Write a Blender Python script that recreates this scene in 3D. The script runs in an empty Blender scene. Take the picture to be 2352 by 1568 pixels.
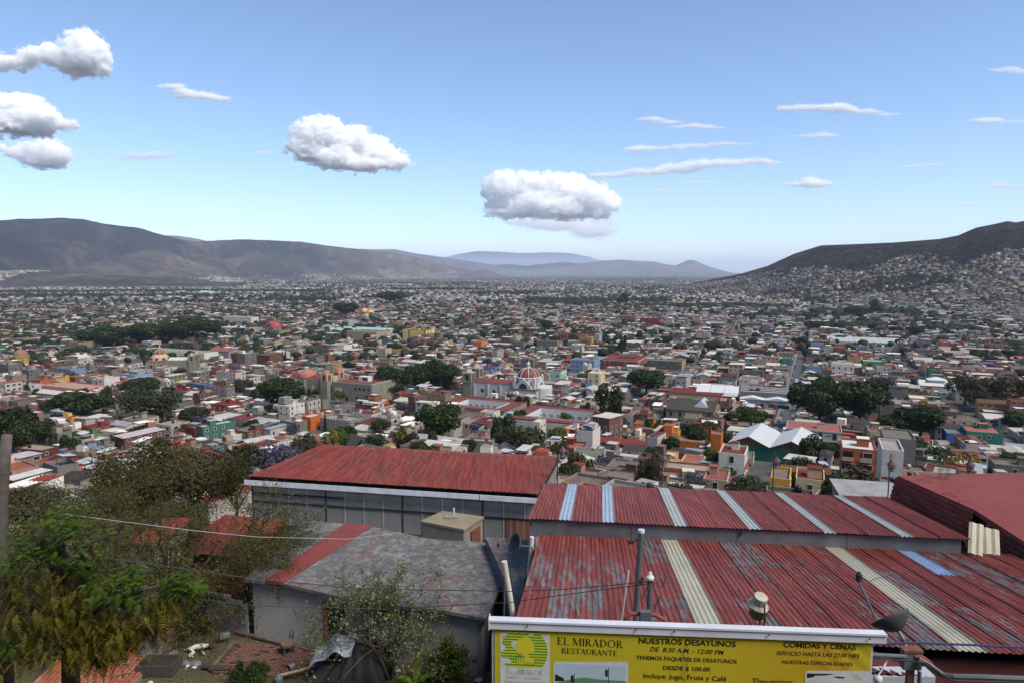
import bpy, bmesh, math, random
import numpy as np
from mathutils import Vector, Matrix
R = math.radians
PI = math.pi
rnd = random.Random(7)
SC = bpy.context.scene
COL = SC.collection

# ------------------------------------------------------------------ camera
CZ = 92.0                      # eye height above the valley floor
PITCH = R(5.79)
FS = 1568.0                    # focal length in units of a 2352 wide frame
cd = bpy.data.cameras.new('camera'); cam = bpy.data.objects.new('camera', cd); COL.objects.link(cam)
cd.sensor_width = 36.0; cd.lens = 24.0; cd.clip_start = 0.2; cd.clip_end = 200000
cam.location = (0, 0, CZ); cam.rotation_euler = (PI/2-PITCH, 0, 0)
SC.camera = cam

# ------------------------------------------------------------------ sky, sun, exposure
SUN_EL, SUN_AZ = R(52), R(128)          # azimuth clockwise from straight ahead: behind, to the right
W = bpy.data.worlds.new('World'); SC.world = W; W.use_nodes = True
nt = W.node_tree; bg = nt.nodes['Background']
sky = nt.nodes.new('ShaderNodeTexSky'); sky.sky_type = 'NISHITA'; sky.sun_disc = False
sky.sun_elevation = SUN_EL; sky.sun_rotation = SUN_AZ
sky.altitude = 1600; sky.air_density = 1.0; sky.dust_density = 1.3; sky.ozone_density = 3.0
nt.links.new(sky.outputs[0], bg.inputs[0]); bg.inputs[1].default_value = 0.119
sd = bpy.data.lights.new('sun', 'SUN'); sun = bpy.data.objects.new('sun', sd); COL.objects.link(sun)
sd.energy = 3.2; sd.angle = R(26); sd.color = (1, .93, .83)
sv = Vector((math.sin(SUN_AZ)*math.cos(SUN_EL), math.cos(SUN_AZ)*math.cos(SUN_EL), math.sin(SUN_EL)))
sun.rotation_euler = sv.to_track_quat('Z', 'Y').to_euler(); sun.location = sv*3000
SC.view_settings.view_transform = 'Standard'; SC.view_settings.look = 'None'
SC.view_settings.exposure = 0.75; SC.view_settings.gamma = 1.0; SC.view_settings.use_curve_mapping = False
SC.render.engine = 'CYCLES'
cy = SC.cycles
cy.use_denoising = True; cy.max_bounces = 24; cy.diffuse_bounces = 3; cy.glossy_bounces = 2; cy.transmission_bounces = 2
cy.transparent_max_bounces = 6; cy.volume_bounces = 24; cy.use_adaptive_sampling = True; cy.adaptive_threshold = 0.02
cy.caustics_reflective = False; cy.caustics_refractive = False; cy.sample_clamp_indirect = 6

# ------------------------------------------------------------------ helpers
def lin(c):
    return tuple((x/12.92 if x <= .04045 else ((x+.055)/1.055)**2.4) for x in c)
def srgb(r, g, b): return lin((r/255, g/255, b/255))

def hash2(ix, iy, s=0):
    n = (ix.astype(np.int64)*374761393 + iy.astype(np.int64)*668265263 + s*974711) & 0x7fffffff
    n = ((n ^ (n >> 13))*1274126177) & 0x7fffffff
    return ((n ^ (n >> 16)) & 0xffff)/65535.0
def vnoise(x, y, s=0):
    x = np.asarray(x, float); y = np.asarray(y, float)
    ix = np.floor(x); iy = np.floor(y); fx = x-ix; fy = y-iy
    fx = fx*fx*(3-2*fx); fy = fy*fy*(3-2*fy)
    a = hash2(ix, iy, s); b = hash2(ix+1, iy, s); c = hash2(ix, iy+1, s); d = hash2(ix+1, iy+1, s)
    return (a*(1-fx)+b*fx)*(1-fy)+(c*(1-fx)+d*fx)*fy
def fbm(x, y, o=4, s=0):
    t = 0; a = .5
    for i in range(o):
        t = t+a*vnoise(np.asarray(x)*2**i, np.asarray(y)*2**i, s+i*17); a *= .5
    return t/(1-.5**o)

# --- frame units (2352 x 1568) to directions and back
CP, SP = math.cos(PITCH), math.sin(PITCH)
def ray(sx, sy):
    x = (sx-1176)/FS; v = -(sy-784)/FS
    return Vector((x, CP+v*SP, -SP+v*CP))
def atY(sx, sy, Y):
    d = ray(sx, sy); return Vector((0, 0, CZ))+d*(Y/d.y)
def atZ(sx, sy, Z):
    d = ray(sx, sy); return Vector((0, 0, CZ))+d*((Z-CZ)/d.z)
def project(p):
    x, y, z = p[0], p[1], p[2]-CZ
    f = y*CP-z*SP; u = y*SP+z*CP
    if f <= .1: return None
    return (1176+x/f*FS, 784-u/f*FS, f)

# --- terrain
_RR = np.array([0, 3, 9, 22, 45, 60, 80, 100, 150, 200, 270, 400, 550, 800, 1200, 1e6])
_ZZ = np.array([90.3, 90.0, 84.5, 75.5, 75.4, 68, 60, 53, 39, 29, 19, 8.5, 3.5, .8, 0, 0])
def G0(x, y):
    x = np.asarray(x, float); y = np.asarray(y, float)
    yy = np.maximum(y, 0)
    r = np.sqrt(yy*yy+(.45*x)**2*np.clip(yy/30, 0, 1))
    z = np.interp(r, _RR, _ZZ)
    return z
def hill_az(x, y): return 1176+FS*np.asarray(x, float)/np.maximum(np.asarray(y, float), 1)
HR_S = np.array([1500, 1560, 1640, 1700, 1760, 1820, 1870, 1880, 1960, 2050, 2150, 2190, 2230, 2270, 2300, 2320, 2352, 2500, 2800, 3200])
HR_Y = np.array([668, 656, 640, 628, 610, 582, 566, 563, 560, 556, 548, 540, 522, 514, 507, 510, 504, 490, 480, 470])
HR_B = np.interp(HR_S, [1500, 1560, 1700, 1900, 2100, 2352, 3200], [4300, 3700, 2600, 1800, 1560, 1430, 1300])
HR_R = np.interp(HR_S, [1500, 1560, 1700, 1900, 2100, 2352, 3200], [4700, 4400, 3900, 3200, 2850, 2650, 2500])
def elev(sy, Y): return CZ + Y*((-SP-(sy-784)/FS*CP)/(CP-(sy-784)/FS*SP))
def hillR(x, y):
    s = hill_az(x, y); y = np.asarray(y, float)
    B = np.interp(s, HR_S, HR_B); Rg = np.interp(s, HR_S, HR_R); top = np.interp(s, HR_S, HR_Y)
    zt = np.maximum(elev(top, Rg), 0)
    t = (y-B)/(Rg-B)
    up = np.clip(t, 0, 1); up = .45*up+.55*(up*up*(3-2*up))
    dn = np.clip((t-1)/1.2, 0, 1); dn = dn*dn*(3-2*dn)
    h = zt*up*(1-dn)
    n = fbm(np.asarray(x)/170, y/260, 4, 5)-.5
    h = h*(1+.22*n*np.clip(4*up*(1-up), 0, 1))
    return np.where(s < 1500, 0, h)*np.clip((s-1500)/60, 0, 1)
def HT(x, y): return np.maximum(G0(x, y), hillR(x, y)-2)
def h1(x, y):
    yy = max(y, 0.0); r = math.sqrt(yy*yy+(.45*x)**2*min(1, yy/30))
    z = float(np.interp(r, _RR, _ZZ))
    if y > 1200 and 1176+FS*x/y > 1500: z = max(z, float(hillR(np.array([x]), np.array([y]))[0])-2)
    return z
def onground(sx, sy, up=0.0):
    """where the line of sight meets the land raised by `up` metres"""
    d = ray(sx, sy)
    def first(t):
        gz = HT(d.x*t, d.y*t)+up; k = np.argmax(CZ+d.z*t < gz)
        return max(1, int(k) if (CZ+d.z*t < gz).any() else len(t)-1)
    t = np.geomspace(52 if not up else 120, 12000, 500); i = first(t)
    t = np.linspace(t[i-1], t[i], 200); b = float(t[first(t)])
    return Vector((d.x*b, d.y*b, h1(d.x*b, d.y*b)))

# --- mesh builder
class MB:
    def __init__(s): s.v = []; s.f = []; s.m = []; s.c = []
    def face(s, pts, m=0, c=None):
        b = len(s.v); s.v += [tuple(p) for p in pts]; s.f.append(tuple(range(b, b+len(pts)))); s.m.append(m)
        s.c.append(c); return s
    def hexa(s, p, m=0, skip=(), c=None):
        b = len(s.v); s.v += [tuple(q) for q in p]
        for k, f in enumerate(((3, 2, 1, 0), (4, 5, 6, 7), (0, 1, 5, 4), (1, 2, 6, 5), (2, 3, 7, 6), (3, 0, 4, 7))):
            if k in skip: continue
            s.f.append(tuple(b+i for i in f)); s.m.append(m); s.c.append(c)
        return s
    def box(s, x0, y0, z0, x1, y1, z1, m=0, skip=(), c=None):
        return s.hexa([(x0, y0, z0), (x1, y0, z0), (x1, y1, z0), (x0, y1, z0), (x0, y0, z1), (x1, y0, z1), (x1, y1, z1), (x0, y1, z1)], m, skip, c)
    def bar(s, a, b, w, h=None, m=0, up=(0, 0, 1)):
        a = Vector(a); b = Vector(b); d = (b-a).normalized(); h = h or w
        u = Vector(up)
        if abs(d.dot(u)) > .98: u = Vector((0, 1, 0))
        x = d.cross(u).normalized()*w/2; y = x.cross(d).normalized()*h/2
        return s.hexa([a-x-y, a+x-y, b+x-y, b-x-y, a-x+y, a+x+y, b+x+y, b-x+y], m)
    def tube(s, pts, r, n=6, m=0, caps=True):
        pts = [Vector(p) for p in pts]; k = len(pts)
        rs = r if hasattr(r, '__len__') else [r]*k
        b = len(s.v); prev = None
        for i, p in enumerate(pts):
            d = (pts[min(i+1, k-1)]-pts[max(i-1, 0)])
            d = d.normalized() if d.length > 1e-9 else Vector((0, 0, 1))
            if prev is None:
                u = d.cross(Vector((0, 0, 1)) if abs(d.z) < .9 else Vector((1, 0, 0))).normalized()
            else:
                u = (prev-d*prev.dot(d))
                u = u.normalized() if u.length > 1e-6 else d.orthogonal().normalized()
            prev = u; w = d.cross(u)
            for j in range(n):
                a = 2*PI*j/n; s.v.append(tuple(p+(u*math.cos(a)+w*math.sin(a))*rs[i]))
        for i in range(k-1):
            for j in range(n):
                j2 = (j+1) % n
                s.f.append((b+i*n+j, b+i*n+j2, b+(i+1)*n+j2, b+(i+1)*n+j)); s.m.append(m); s.c.append(None)
        if caps:
            s.f.append(tuple(b+j for j in reversed(range(n)))); s.m.append(m); s.c.append(None)
            s.f.append(tuple(b+(k-1)*n+j for j in range(n))); s.m.append(m); s.c.append(None)
        return s
    def lathe(s, prof, n=16, o=(0, 0, 0), m=0, a0=0, a1=2*PI, sx=1, sy=1):
        b = len(s.v); k = len(prof)
        full = abs(a1-a0-2*PI) < 1e-6; nn = n if full else n+1
        for r, z in prof:
            for j in range(nn):
                a = a0+(a1-a0)*j/n; s.v.append((o[0]+r*math.cos(a)*sx, o[1]+r*math.sin(a)*sy, o[2]+z))
        for i in range(k-1):
            for j in range(n):
                j2 = (j+1) % nn
                s.f.append((b+i*nn+j, b+i*nn+j2, b+(i+1)*nn+j2, b+(i+1)*nn+j)); s.m.append(m); s.c.append(None)
        return s
    def prism(s, poly, z0, z1, m=0, bottom=False):
        b = len(s.v); n = len(poly)
        s.v += [(p[0], p[1], z0) for p in poly]+[(p[0], p[1], z1) for p in poly]
        for i in range(n):
            j = (i+1) % n; s.f.append((b+i, b+j, b+n+j, b+n+i)); s.m.append(m); s.c.append(None)
        s.f.append(tuple(b+n+i for i in range(n))); s.m.append(m); s.c.append(None)
        if bottom: s.f.append(tuple(b+i for i in reversed(range(n)))); s.m.append(m); s.c.append(None)
        return s
    def mesh(s, name, mats, smooth=False):
        me = bpy.data.meshes.new(name); me.from_pydata(s.v, [], s.f)
        mats = mats if isinstance(mats, (list, tuple)) else [mats]
        for q in mats: me.materials.append(q)
        if len(mats) > 1: me.polygons.foreach_set('material_index', s.m)
        if smooth: me.polygons.foreach_set('use_smooth', [True]*len(me.polygons))
        if any(c is not None for c in s.c):
            at = me.color_attributes.new('col', 'FLOAT_COLOR', 'CORNER')
            arr = np.ones((len(me.loops), 4), np.float32); i = 0
            for f, c in zip(s.f, s.c):
                if c is not None: arr[i:i+len(f), :3] = c
                i += len(f)
            at.data.foreach_set('color', arr.ravel())
        me.update(); return me
    def build(s, name, mats, parent=None, loc=(0, 0, 0), rz=0.0, smooth=False):
        return link(name, s.mesh(name, mats, smooth), parent, loc, rz)
def link(name, me, parent=None, loc=(0, 0, 0), rz=0.0):
    o = bpy.data.objects.new(name, me); COL.objects.link(o)
    o.location = loc; o.rotation_euler = (0, 0, rz)
    if parent is not None: o.parent = parent
    return o
LABELS = {}
def tag(o, label, cat, group=None):
    o['label'] = label; o['category'] = cat
    if group: o['group'] = group
    LABELS.setdefault(label, []).append(o)
    return o
def thing(name, label, cat, loc=(0, 0, 0), rz=0.0, group=None):
    o = bpy.data.objects.new(name, None); COL.objects.link(o); o.empty_display_size = .2
    o.location = loc; o.rotation_euler = (0, 0, rz); return tag(o, label, cat, group)
def structure(o): o['kind'] = 'structure'; return o
def stuff(o): o['kind'] = 'stuff'; return o
def npmesh(name, V, F, mats, col=None, smooth=False):
    """big meshes from arrays; F is (n,4) or (n,3); col is per-face rgb"""
    me = bpy.data.meshes.new(name); V = np.asarray(V, np.float32); F = np.asarray(F, np.int32); k = F.shape[1]
    me.vertices.add(len(V)); me.vertices.foreach_set('co', V.ravel())
    me.loops.add(F.size); me.loops.foreach_set('vertex_index', F.ravel())
    me.polygons.add(len(F)); me.polygons.foreach_set('loop_start', np.arange(0, F.size, k, dtype=np.int32))
    me.polygons.foreach_set('loop_total', np.full(len(F), k, np.int32))
    if smooth: me.polygons.foreach_set('use_smooth', np.ones(len(F), bool))
    for q in (mats if isinstance(mats, (list, tuple)) else [mats]): me.materials.append(q)
    me.update(calc_edges=True)
    if col is not None:
        at = me.color_attributes.new('col', 'FLOAT_COLOR', 'CORNER')
        a = np.ones((len(F), k, 4), np.float32); a[:, :, :3] = np.asarray(col, np.float32)[:, None, :]
        at.data.foreach_set('color', a.ravel())
    me.validate(); return me
# ------------------------------------------------------------------ materials
MATS = {}
def nodes(name):
    m = bpy.data.materials.new(name); m.use_nodes = True; n = m.node_tree
    return m, n, n.nodes['Principled BSDF']
def N(n, t, **k):
    x = n.nodes.new(t)
    for a, b in k.items():
        if a in x.inputs: x.inputs[a].default_value = b
        else: setattr(x, a, b)
    return x
def coord(n, kind='Object', scale=1.0):
    tc = n.nodes.new('ShaderNodeTexCoord'); mp = n.nodes.new('ShaderNodeMapping')
    s = scale if hasattr(scale, '__len__') else (scale,)*3
    mp.inputs['Scale'].default_value = s; n.links.new(tc.outputs[kind], mp.inputs[0]); return mp.outputs[0]
def worldpos(n, scale=1.0):
    g = n.nodes.new('ShaderNodeNewGeometry'); mp = n.nodes.new('ShaderNodeMapping')
    s = scale if hasattr(scale, '__len__') else (scale,)*3
    mp.inputs['Scale'].default_value = s; n.links.new(g.outputs['Position'], mp.inputs[0]); return mp.outputs[0]
def noise(n, vec, scale, detail=5, rough=.6, dist=0):
    x = N(n, 'ShaderNodeTexNoise'); x.inputs['Scale'].default_value = scale; x.inputs['Detail'].default_value = detail
    x.inputs['Roughness'].default_value = rough; x.inputs['Distortion'].default_value = dist
    if vec is not None: n.links.new(vec, x.inputs['Vector'])
    return x.outputs['Fac']
def ramp(n, fac, stops, interp='LINEAR'):
    r = n.nodes.new('ShaderNodeValToRGB'); cr = r.color_ramp; cr.interpolation = interp
    while len(cr.elements) < len(stops): cr.elements.new(.5)
    for e, (p, c) in zip(cr.elements, stops): e.position = p; e.color = (*c, 1) if len(c) == 3 else c
    n.links.new(fac, r.inputs[0]); return r.outputs[0]
def mix(n, fac, a, b, mode='MIX'):
    x = n.nodes.new('ShaderNodeMix'); x.data_type = 'RGBA'; x.blend_type = mode
    for s, q in ((0, fac), (6, a), (7, b)):
        if hasattr(q, 'node'): n.links.new(q, x.inputs[s])
        else: x.inputs[s].default_value = q if s == 0 else (*q, 1) if len(q) == 3 else q
    return x.outputs[2]
def math_(n, op, a, b=0.0, clamp=False):
    x = n.nodes.new('ShaderNodeMath'); x.operation = op; x.use_clamp = clamp
    for s, q in ((0, a), (1, b)):
        if hasattr(q, 'node'): n.links.new(q, x.inputs[s])
        else: x.inputs[s].default_value = q
    return x.outputs[0]
def bump(n, b, h, strength=.3, dist=.02):
    x = n.nodes.new('ShaderNodeBump'); x.inputs['Strength'].default_value = strength; x.inputs['Distance'].default_value = dist
    n.links.new(h, x.inputs['Height']); n.links.new(x.outputs[0], b.inputs['Normal'])
def plain(name, rgb, rough=.7, var=.18, scale=1.5, metal=0.0, dirt=None, bumpk=0.0, spec=.3, world=False):
    """painted or bare surface: base colour broken by two scales of grime"""
    if name in MATS: return MATS[name]
    m, n, b = nodes(name)
    v = worldpos(n) if world else coord(n)
    f = noise(n, v, scale, 6, .65)
    d = dirt or tuple(c*.45 for c in rgb)
    lo = tuple(c*(1-var) for c in rgb); hi = tuple(min(1, c*(1+var*.5)) for c in rgb)
    c = ramp(n, f, [(.3, lo), (.7, hi)])
    g = noise(n, v, scale*.23, 4, .7, .4)
    c2 = mix(n, ramp(n, g, [(.52, (0, 0, 0)), (.78, (var*1.6,)*3)]), c, d)
    n.links.new(c2, b.inputs['Base Color']); b.inputs['Roughness'].default_value = rough; b.inputs['Metallic'].default_value = metal
    b.inputs['Specular IOR Level'].default_value = spec
    if bumpk: bump(n, b, f, bumpk, .03)
    MATS[name] = m; return m
def attr_mat(name, rough=.8, var=.25, scale=.35):
    """colour of each piece stored on the mesh, broken by grime in place"""
    if name in MATS: return MATS[name]
    m, n, b = nodes(name)
    a = n.nodes.new('ShaderNodeAttribute'); a.attribute_name = 'col'
    v = worldpos(n); f = noise(n, v, scale, 5, .7)
    st = noise(n, worldpos(n, (1.3, 1.3, .16)), 1.0, 5, .7)
    c = mix(n, 1.0, a.outputs['Color'], ramp(n, f, [(.3, (1-var,)*3), (.7, (1+var*.3,)*3)]), 'MULTIPLY')
    c = mix(n, ramp(n, st, [(.55, (0, 0, 0)), (.75, (min(.8, var*1.8),)*3)]), c, mix(n, 1.0, c, (.42, .39, .36), 'MULTIPLY'))
    n.links.new(c, b.inputs['Base Color']); b.inputs['Roughness'].default_value = rough; b.inputs['Specular IOR Level'].default_value = .1
    MATS[name] = m; return m
def leaf_mat(name, rgb, rgb2, trans=.25, rough=.6, scale=.6, rand=.35):
    if name in MATS: return MATS[name]
    m, n, b = nodes(name)
    g = n.nodes.new('ShaderNodeNewGeometry'); oi = n.nodes.new('ShaderNodeObjectInfo')
    v = worldpos(n); f = noise(n, v, scale, 3, .6)
    k = math_(n, 'ADD', math_(n, 'MULTIPLY', f, .55), math_(n, 'MULTIPLY', g.outputs['Random Per Island'], .45))
    c = ramp(n, k, [(.25, rgb), (.75, rgb2)])
    hsv = n.nodes.new('ShaderNodeHueSaturation'); n.links.new(c, hsv.inputs['Color'])
    n.links.new(math_(n, 'ADD', math_(n, 'MULTIPLY', oi.outputs['Random'], rand), 1-rand*.5), hsv.inputs['Value'])
    n.links.new(hsv.outputs[0], b.inputs['Base Color']); b.inputs['Roughness'].default_value = rough
    b.inputs['Specular IOR Level'].default_value = .15
    if trans:
        t = n.nodes.new('ShaderNodeBsdfTranslucent'); n.links.new(hsv.outputs[0], t.inputs[0])
        ms = n.nodes.new('ShaderNodeMixShader'); ms.inputs[0].default_value = trans
        n.links.new(b.outputs[0], ms.inputs[1]); n.links.new(t.outputs[0], ms.inputs[2])
        n.links.new(ms.outputs[0], n.nodes['Material Output'].inputs['Surface'])
    MATS[name] = m; return m
M_glass = plain('window_glass', (.025, .03, .036), .25, .3, 2, spec=.5)
M_dark = plain('dark_interior', (.012, .012, .013), .9, .3, 1)
M_iron = plain('dark_iron', (.03, .028, .027), .6, .3, 6)
M_rust = plain('rusty_iron', (.16, .06, .035), .8, .4, 8)
M_white = plain('white_paint', (.50, .50, .49), .6, .14, .8, dirt=(.35, .32, .28))
M_conc = plain('raw_concrete', (.19, .183, .172), .9, .25, .9, bumpk=.1)
M_brick = None
# ------------------------------------------------------------------ land
def ground_material():
    m, n, b = nodes('land')
    v = worldpos(n)
    sep = n.nodes.new('ShaderNodeSeparateXYZ'); n.links.new(v, sep.inputs[0])
    y = sep.outputs[1]
    soil = ramp(n, noise(n, v, .8, 8, .7), [(.3, (.055, .038, .026)), (.55, (.10, .07, .048)), (.8, (.15, .115, .085))])
    scrub = ramp(n, noise(n, v, .12, 8, .7), [(.35, (.04, .042, .02)), (.6, (.085, .075, .042)), (.8, (.13, .105, .07))])
    near = mix(n, ramp(n, noise(n, v, .05, 4, .6), [(.4, (0, 0, 0)), (.6, (1, 1, 1))]), soil, scrub)
    town = ramp(n, noise(n, v, .06, 8, .75), [(.35, (.045, .045, .046)), (.55, (.085, .083, .08)), (.75, (.13, .12, .11))])
    # beyond the buildings: orchards, fields, roofs too small to tell apart
    vo = N(n, 'ShaderNodeTexVoronoi'); vo.inputs['Scale'].default_value = .022; n.links.new(v, vo.inputs['Vector'])
    hue = n.nodes.new('ShaderNodeSeparateColor'); n.links.new(vo.outputs['Color'], hue.inputs[0])
    roofs = ramp(n, hue.outputs[0], [(.0, (.025, .03, .016)), (.55, (.035, .038, .022)), (.66, (.16, .15, .135)), (.9, (.45, .44, .42))], 'CONSTANT')
    field = ramp(n, noise(n, v, .0009, 6, .62), [(.38, (.03, .034, .018)), (.5, (.06, .055, .032)), (.62, (.15, .115, .075))])
    dens = ramp(n, noise(n, v, .0006, 5, .6), [(.42, (0, 0, 0)), (.56, (1, 1, 1))])
    far = mix(n, dens, field, roofs)
    f1 = N(n, 'ShaderNodeMapRange'); f1.inputs[1].default_value = 70; f1.inputs[2].default_value = 170; n.links.new(y, f1.inputs[0])
    f2 = N(n, 'ShaderNodeMapRange'); f2.inputs[1].default_value = 2200; f2.inputs[2].default_value = 4200; n.links.new(y, f2.inputs[0])
    c = mix(n, f2.outputs[0], mix(n, f1.outputs[0], near, town), far)
    n.links.new(c, b.inputs['Base Color']); b.inputs['Roughness'].default_value = .95; b.inputs['Specular IOR Level'].default_value = .1
    bump(n, b, noise(n, v, 2.5, 8, .7), .3, .03)
    return m
def hill_material(name, dark, mid, light, sc, dry=None):  # dry: span along x over which the painted sunlight comes in
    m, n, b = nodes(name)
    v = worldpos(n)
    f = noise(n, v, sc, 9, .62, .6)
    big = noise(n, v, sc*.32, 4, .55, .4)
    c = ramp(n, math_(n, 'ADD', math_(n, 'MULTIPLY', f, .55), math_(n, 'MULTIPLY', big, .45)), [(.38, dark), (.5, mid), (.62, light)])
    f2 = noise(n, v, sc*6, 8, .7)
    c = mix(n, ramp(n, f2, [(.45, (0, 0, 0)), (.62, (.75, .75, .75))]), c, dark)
    if dry:                                                # tan mixed in towards one end paints sunlight on those slopes
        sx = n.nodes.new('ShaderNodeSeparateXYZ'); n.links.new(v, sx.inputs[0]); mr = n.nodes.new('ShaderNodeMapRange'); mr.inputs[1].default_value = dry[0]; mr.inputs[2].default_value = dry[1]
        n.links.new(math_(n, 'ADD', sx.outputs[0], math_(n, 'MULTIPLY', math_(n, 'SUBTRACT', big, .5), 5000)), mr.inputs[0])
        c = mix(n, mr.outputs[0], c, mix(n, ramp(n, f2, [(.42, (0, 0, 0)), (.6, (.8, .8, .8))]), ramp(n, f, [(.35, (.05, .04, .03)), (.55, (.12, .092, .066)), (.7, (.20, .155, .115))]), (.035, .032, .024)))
    n.links.new(c, b.inputs['Base Color']); b.inputs['Roughness'].default_value = 1; b.inputs['Specular IOR Level'].default_value = 0
    bump(n, b, noise(n, v, sc*9, 8, .72), .9, 14)
    return m

def make_ground():
    az = np.concatenate([np.linspace(-180, -62, 30)[:-1], np.linspace(-62, 62, 200), np.linspace(62, 180, 30)[1:-1]])
    rr = np.concatenate([[0], np.linspace(1, 60, 70), np.geomspace(61, 1500, 90), np.geomspace(1540, 90000, 60)])
    A, RR = np.meshgrid(np.radians(az), rr)
    x = RR*np.sin(A); y = RR*np.cos(A)
    z = G0(x, y)
    m = (y > 12) & (y < 60)
    z = z+np.where(m, (fbm(x*.35, y*.35, 4, 3)-.5)*.08, 0)-np.where(y > 5000, 2, 0)
    na = len(az); nr = len(rr)
    V = np.stack([x, y, z], -1).reshape(-1, 3)
    i, j = np.meshgrid(np.arange(nr-1), np.arange(na), indexing='ij'); j2 = (j+1) % na
    F = np.stack([i*na+j, (i+1)*na+j, (i+1)*na+j2, i*na+j2], -1).reshape(-1, 4)[:, ::-1]
    return structure(link('ground', npmesh('ground', V, F, ground_material(), smooth=True)))
make_ground()

def ridge(name, prof, base, crest, mat, seed, gully=.25, nx=260, ny=70, back=1.0):
    """a range of hills: crest line, foot and back slope, with gullies running down it"""
    S = np.linspace(prof[0][0], prof[-1][0], nx); T = np.concatenate([np.linspace(0, 1, ny), 1+np.geomspace(.05, back, 12)])
    top = np.interp(S, [p[0] for p in prof], [p[1] for p in prof])
    B = np.interp(S, [p[0] for p in base], [p[1] for p in base]); C = np.interp(S, [p[0] for p in crest], [p[1] for p in crest])
    tt, ss = np.meshgrid(T, np.arange(nx), indexing='ij')
    Y = B[ss]+(C[ss]-B[ss])*tt
    X = (S[ss]-1176)/FS*Y
    zt = np.maximum(elev(top, C), 0)[ss]
    u = np.clip(tt, 0, 1); up = .35*u+.65*u*u*(3-2*u)
    d = np.clip((tt-1)/back, 0, 1)
    L = (C-B).mean()
    n = 1-np.abs(2*fbm(X/L*5.5+9, Y/L*2.2, 6, seed)-1)*2.2
    n2 = fbm(X/L*9, Y/L*6, 5, seed+3)-.5
    w = np.clip(4*u*(1-u), 0, 1)**.8
    Z = zt*up*(1-d*d*(3-2*d))*(1-gully*w*np.clip(.85-n, 0, 1)*.9+.05*w*np.minimum(n2, 0))+zt*.006*n2*(1-d)-3*(u <= 0)
    Z = Z+np.where(tt == 1, zt*.012*(vnoise(S[ss]/9, S[ss]*0, seed)-.5), 0)
    V = np.stack([X, Y, Z], -1).reshape(-1, 3); k = nx
    i, j = np.meshgrid(np.arange(len(T)-1), np.arange(nx-1), indexing='ij')
    F = np.stack([i*k+j, i*k+j+1, (i+1)*k+j+1, (i+1)*k+j], -1).reshape(-1, 4)
    return structure(link(name, npmesh(name, V, F, mat, smooth=True)))
MH1 = hill_material('scrub_slope_painted_sun', (.007, .008, .010), (.018, .0175, .018), (.066, .053, .043), .0016, (-4200, -1800))  # patches and tan end: sun and cloud shade painted into the scrub colour
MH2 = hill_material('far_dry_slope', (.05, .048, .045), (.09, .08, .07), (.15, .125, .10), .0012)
MH3 = hill_material('burnt_grass_slope', (.012, .010, .009), (.030, .024, .018), (.07, .052, .037), .006)
LEFT = [(-900, 560), (-500, 530), (-200, 516), (0, 508), (60, 503), (150, 501), (200, 503), (260, 516), (330, 524), (380, 540), (450, 556), (500, 553), (560, 550), (640, 553), (700, 556), (760, 565), (820, 572), (900, 580), (960, 592), (1000, 604), (1060, 617), (1110, 628), (1150, 634)]
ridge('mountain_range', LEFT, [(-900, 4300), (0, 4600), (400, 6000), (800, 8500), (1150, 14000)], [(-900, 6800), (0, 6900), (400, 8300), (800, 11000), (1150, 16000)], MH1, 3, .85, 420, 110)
ridge('foothill', [(-600, 640), (-200, 632), (0, 625), (80, 622), (200, 628), (330, 636), (450, 645), (560, 652)], [(-600, 4000), (560, 4500)], [(-600, 4500), (560, 5100)], hill_material('pale_scrub_slope', (.022, .02, .018), (.05, .042, .035), (.11, .09, .07), .003), 13, .5, 160, 40)
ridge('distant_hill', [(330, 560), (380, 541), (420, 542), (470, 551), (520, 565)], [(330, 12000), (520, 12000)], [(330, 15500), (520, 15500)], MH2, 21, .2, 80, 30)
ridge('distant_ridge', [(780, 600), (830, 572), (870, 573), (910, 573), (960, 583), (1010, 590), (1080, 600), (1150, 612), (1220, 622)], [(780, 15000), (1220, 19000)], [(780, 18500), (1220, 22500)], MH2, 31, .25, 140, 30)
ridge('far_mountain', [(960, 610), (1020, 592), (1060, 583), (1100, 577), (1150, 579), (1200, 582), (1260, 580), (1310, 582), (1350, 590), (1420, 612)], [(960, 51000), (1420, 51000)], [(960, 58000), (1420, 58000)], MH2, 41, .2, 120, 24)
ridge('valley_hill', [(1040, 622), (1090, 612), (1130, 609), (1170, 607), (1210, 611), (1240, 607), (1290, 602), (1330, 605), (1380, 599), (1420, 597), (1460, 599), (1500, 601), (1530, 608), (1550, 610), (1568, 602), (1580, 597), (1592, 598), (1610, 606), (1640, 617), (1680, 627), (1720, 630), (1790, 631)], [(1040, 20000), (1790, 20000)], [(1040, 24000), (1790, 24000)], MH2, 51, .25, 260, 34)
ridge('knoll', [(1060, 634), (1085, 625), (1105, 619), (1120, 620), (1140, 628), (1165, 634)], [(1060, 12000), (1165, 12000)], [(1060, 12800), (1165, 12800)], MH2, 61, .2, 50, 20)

def make_hill_right():
    S = np.linspace(1500, 3200, 420); T = np.concatenate([np.linspace(0, 1, 150), np.linspace(1.05, 2.2, 14)])
    B = np.interp(S, HR_S, HR_B); C = np.interp(S, HR_S, HR_R)
    tt, ss = np.meshgrid(T, np.arange(len(S)), indexing='ij')
    Y = B[ss]+(C[ss]-B[ss])*tt; X = (S[ss]-1176)/FS*Y
    Z = hillR(X, Y)-2
    V = np.stack([X, Y, Z], -1).reshape(-1, 3); k = len(S)
    i, j = np.meshgrid(np.arange(len(T)-1), np.arange(k-1), indexing='ij')
    F = np.stack([i*k+j, i*k+j+1, (i+1)*k+j+1, (i+1)*k+j], -1).reshape(-1, 4)
    return structure(link('hill', npmesh('hill', V, F, MH3, smooth=True)))
make_hill_right()
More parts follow.
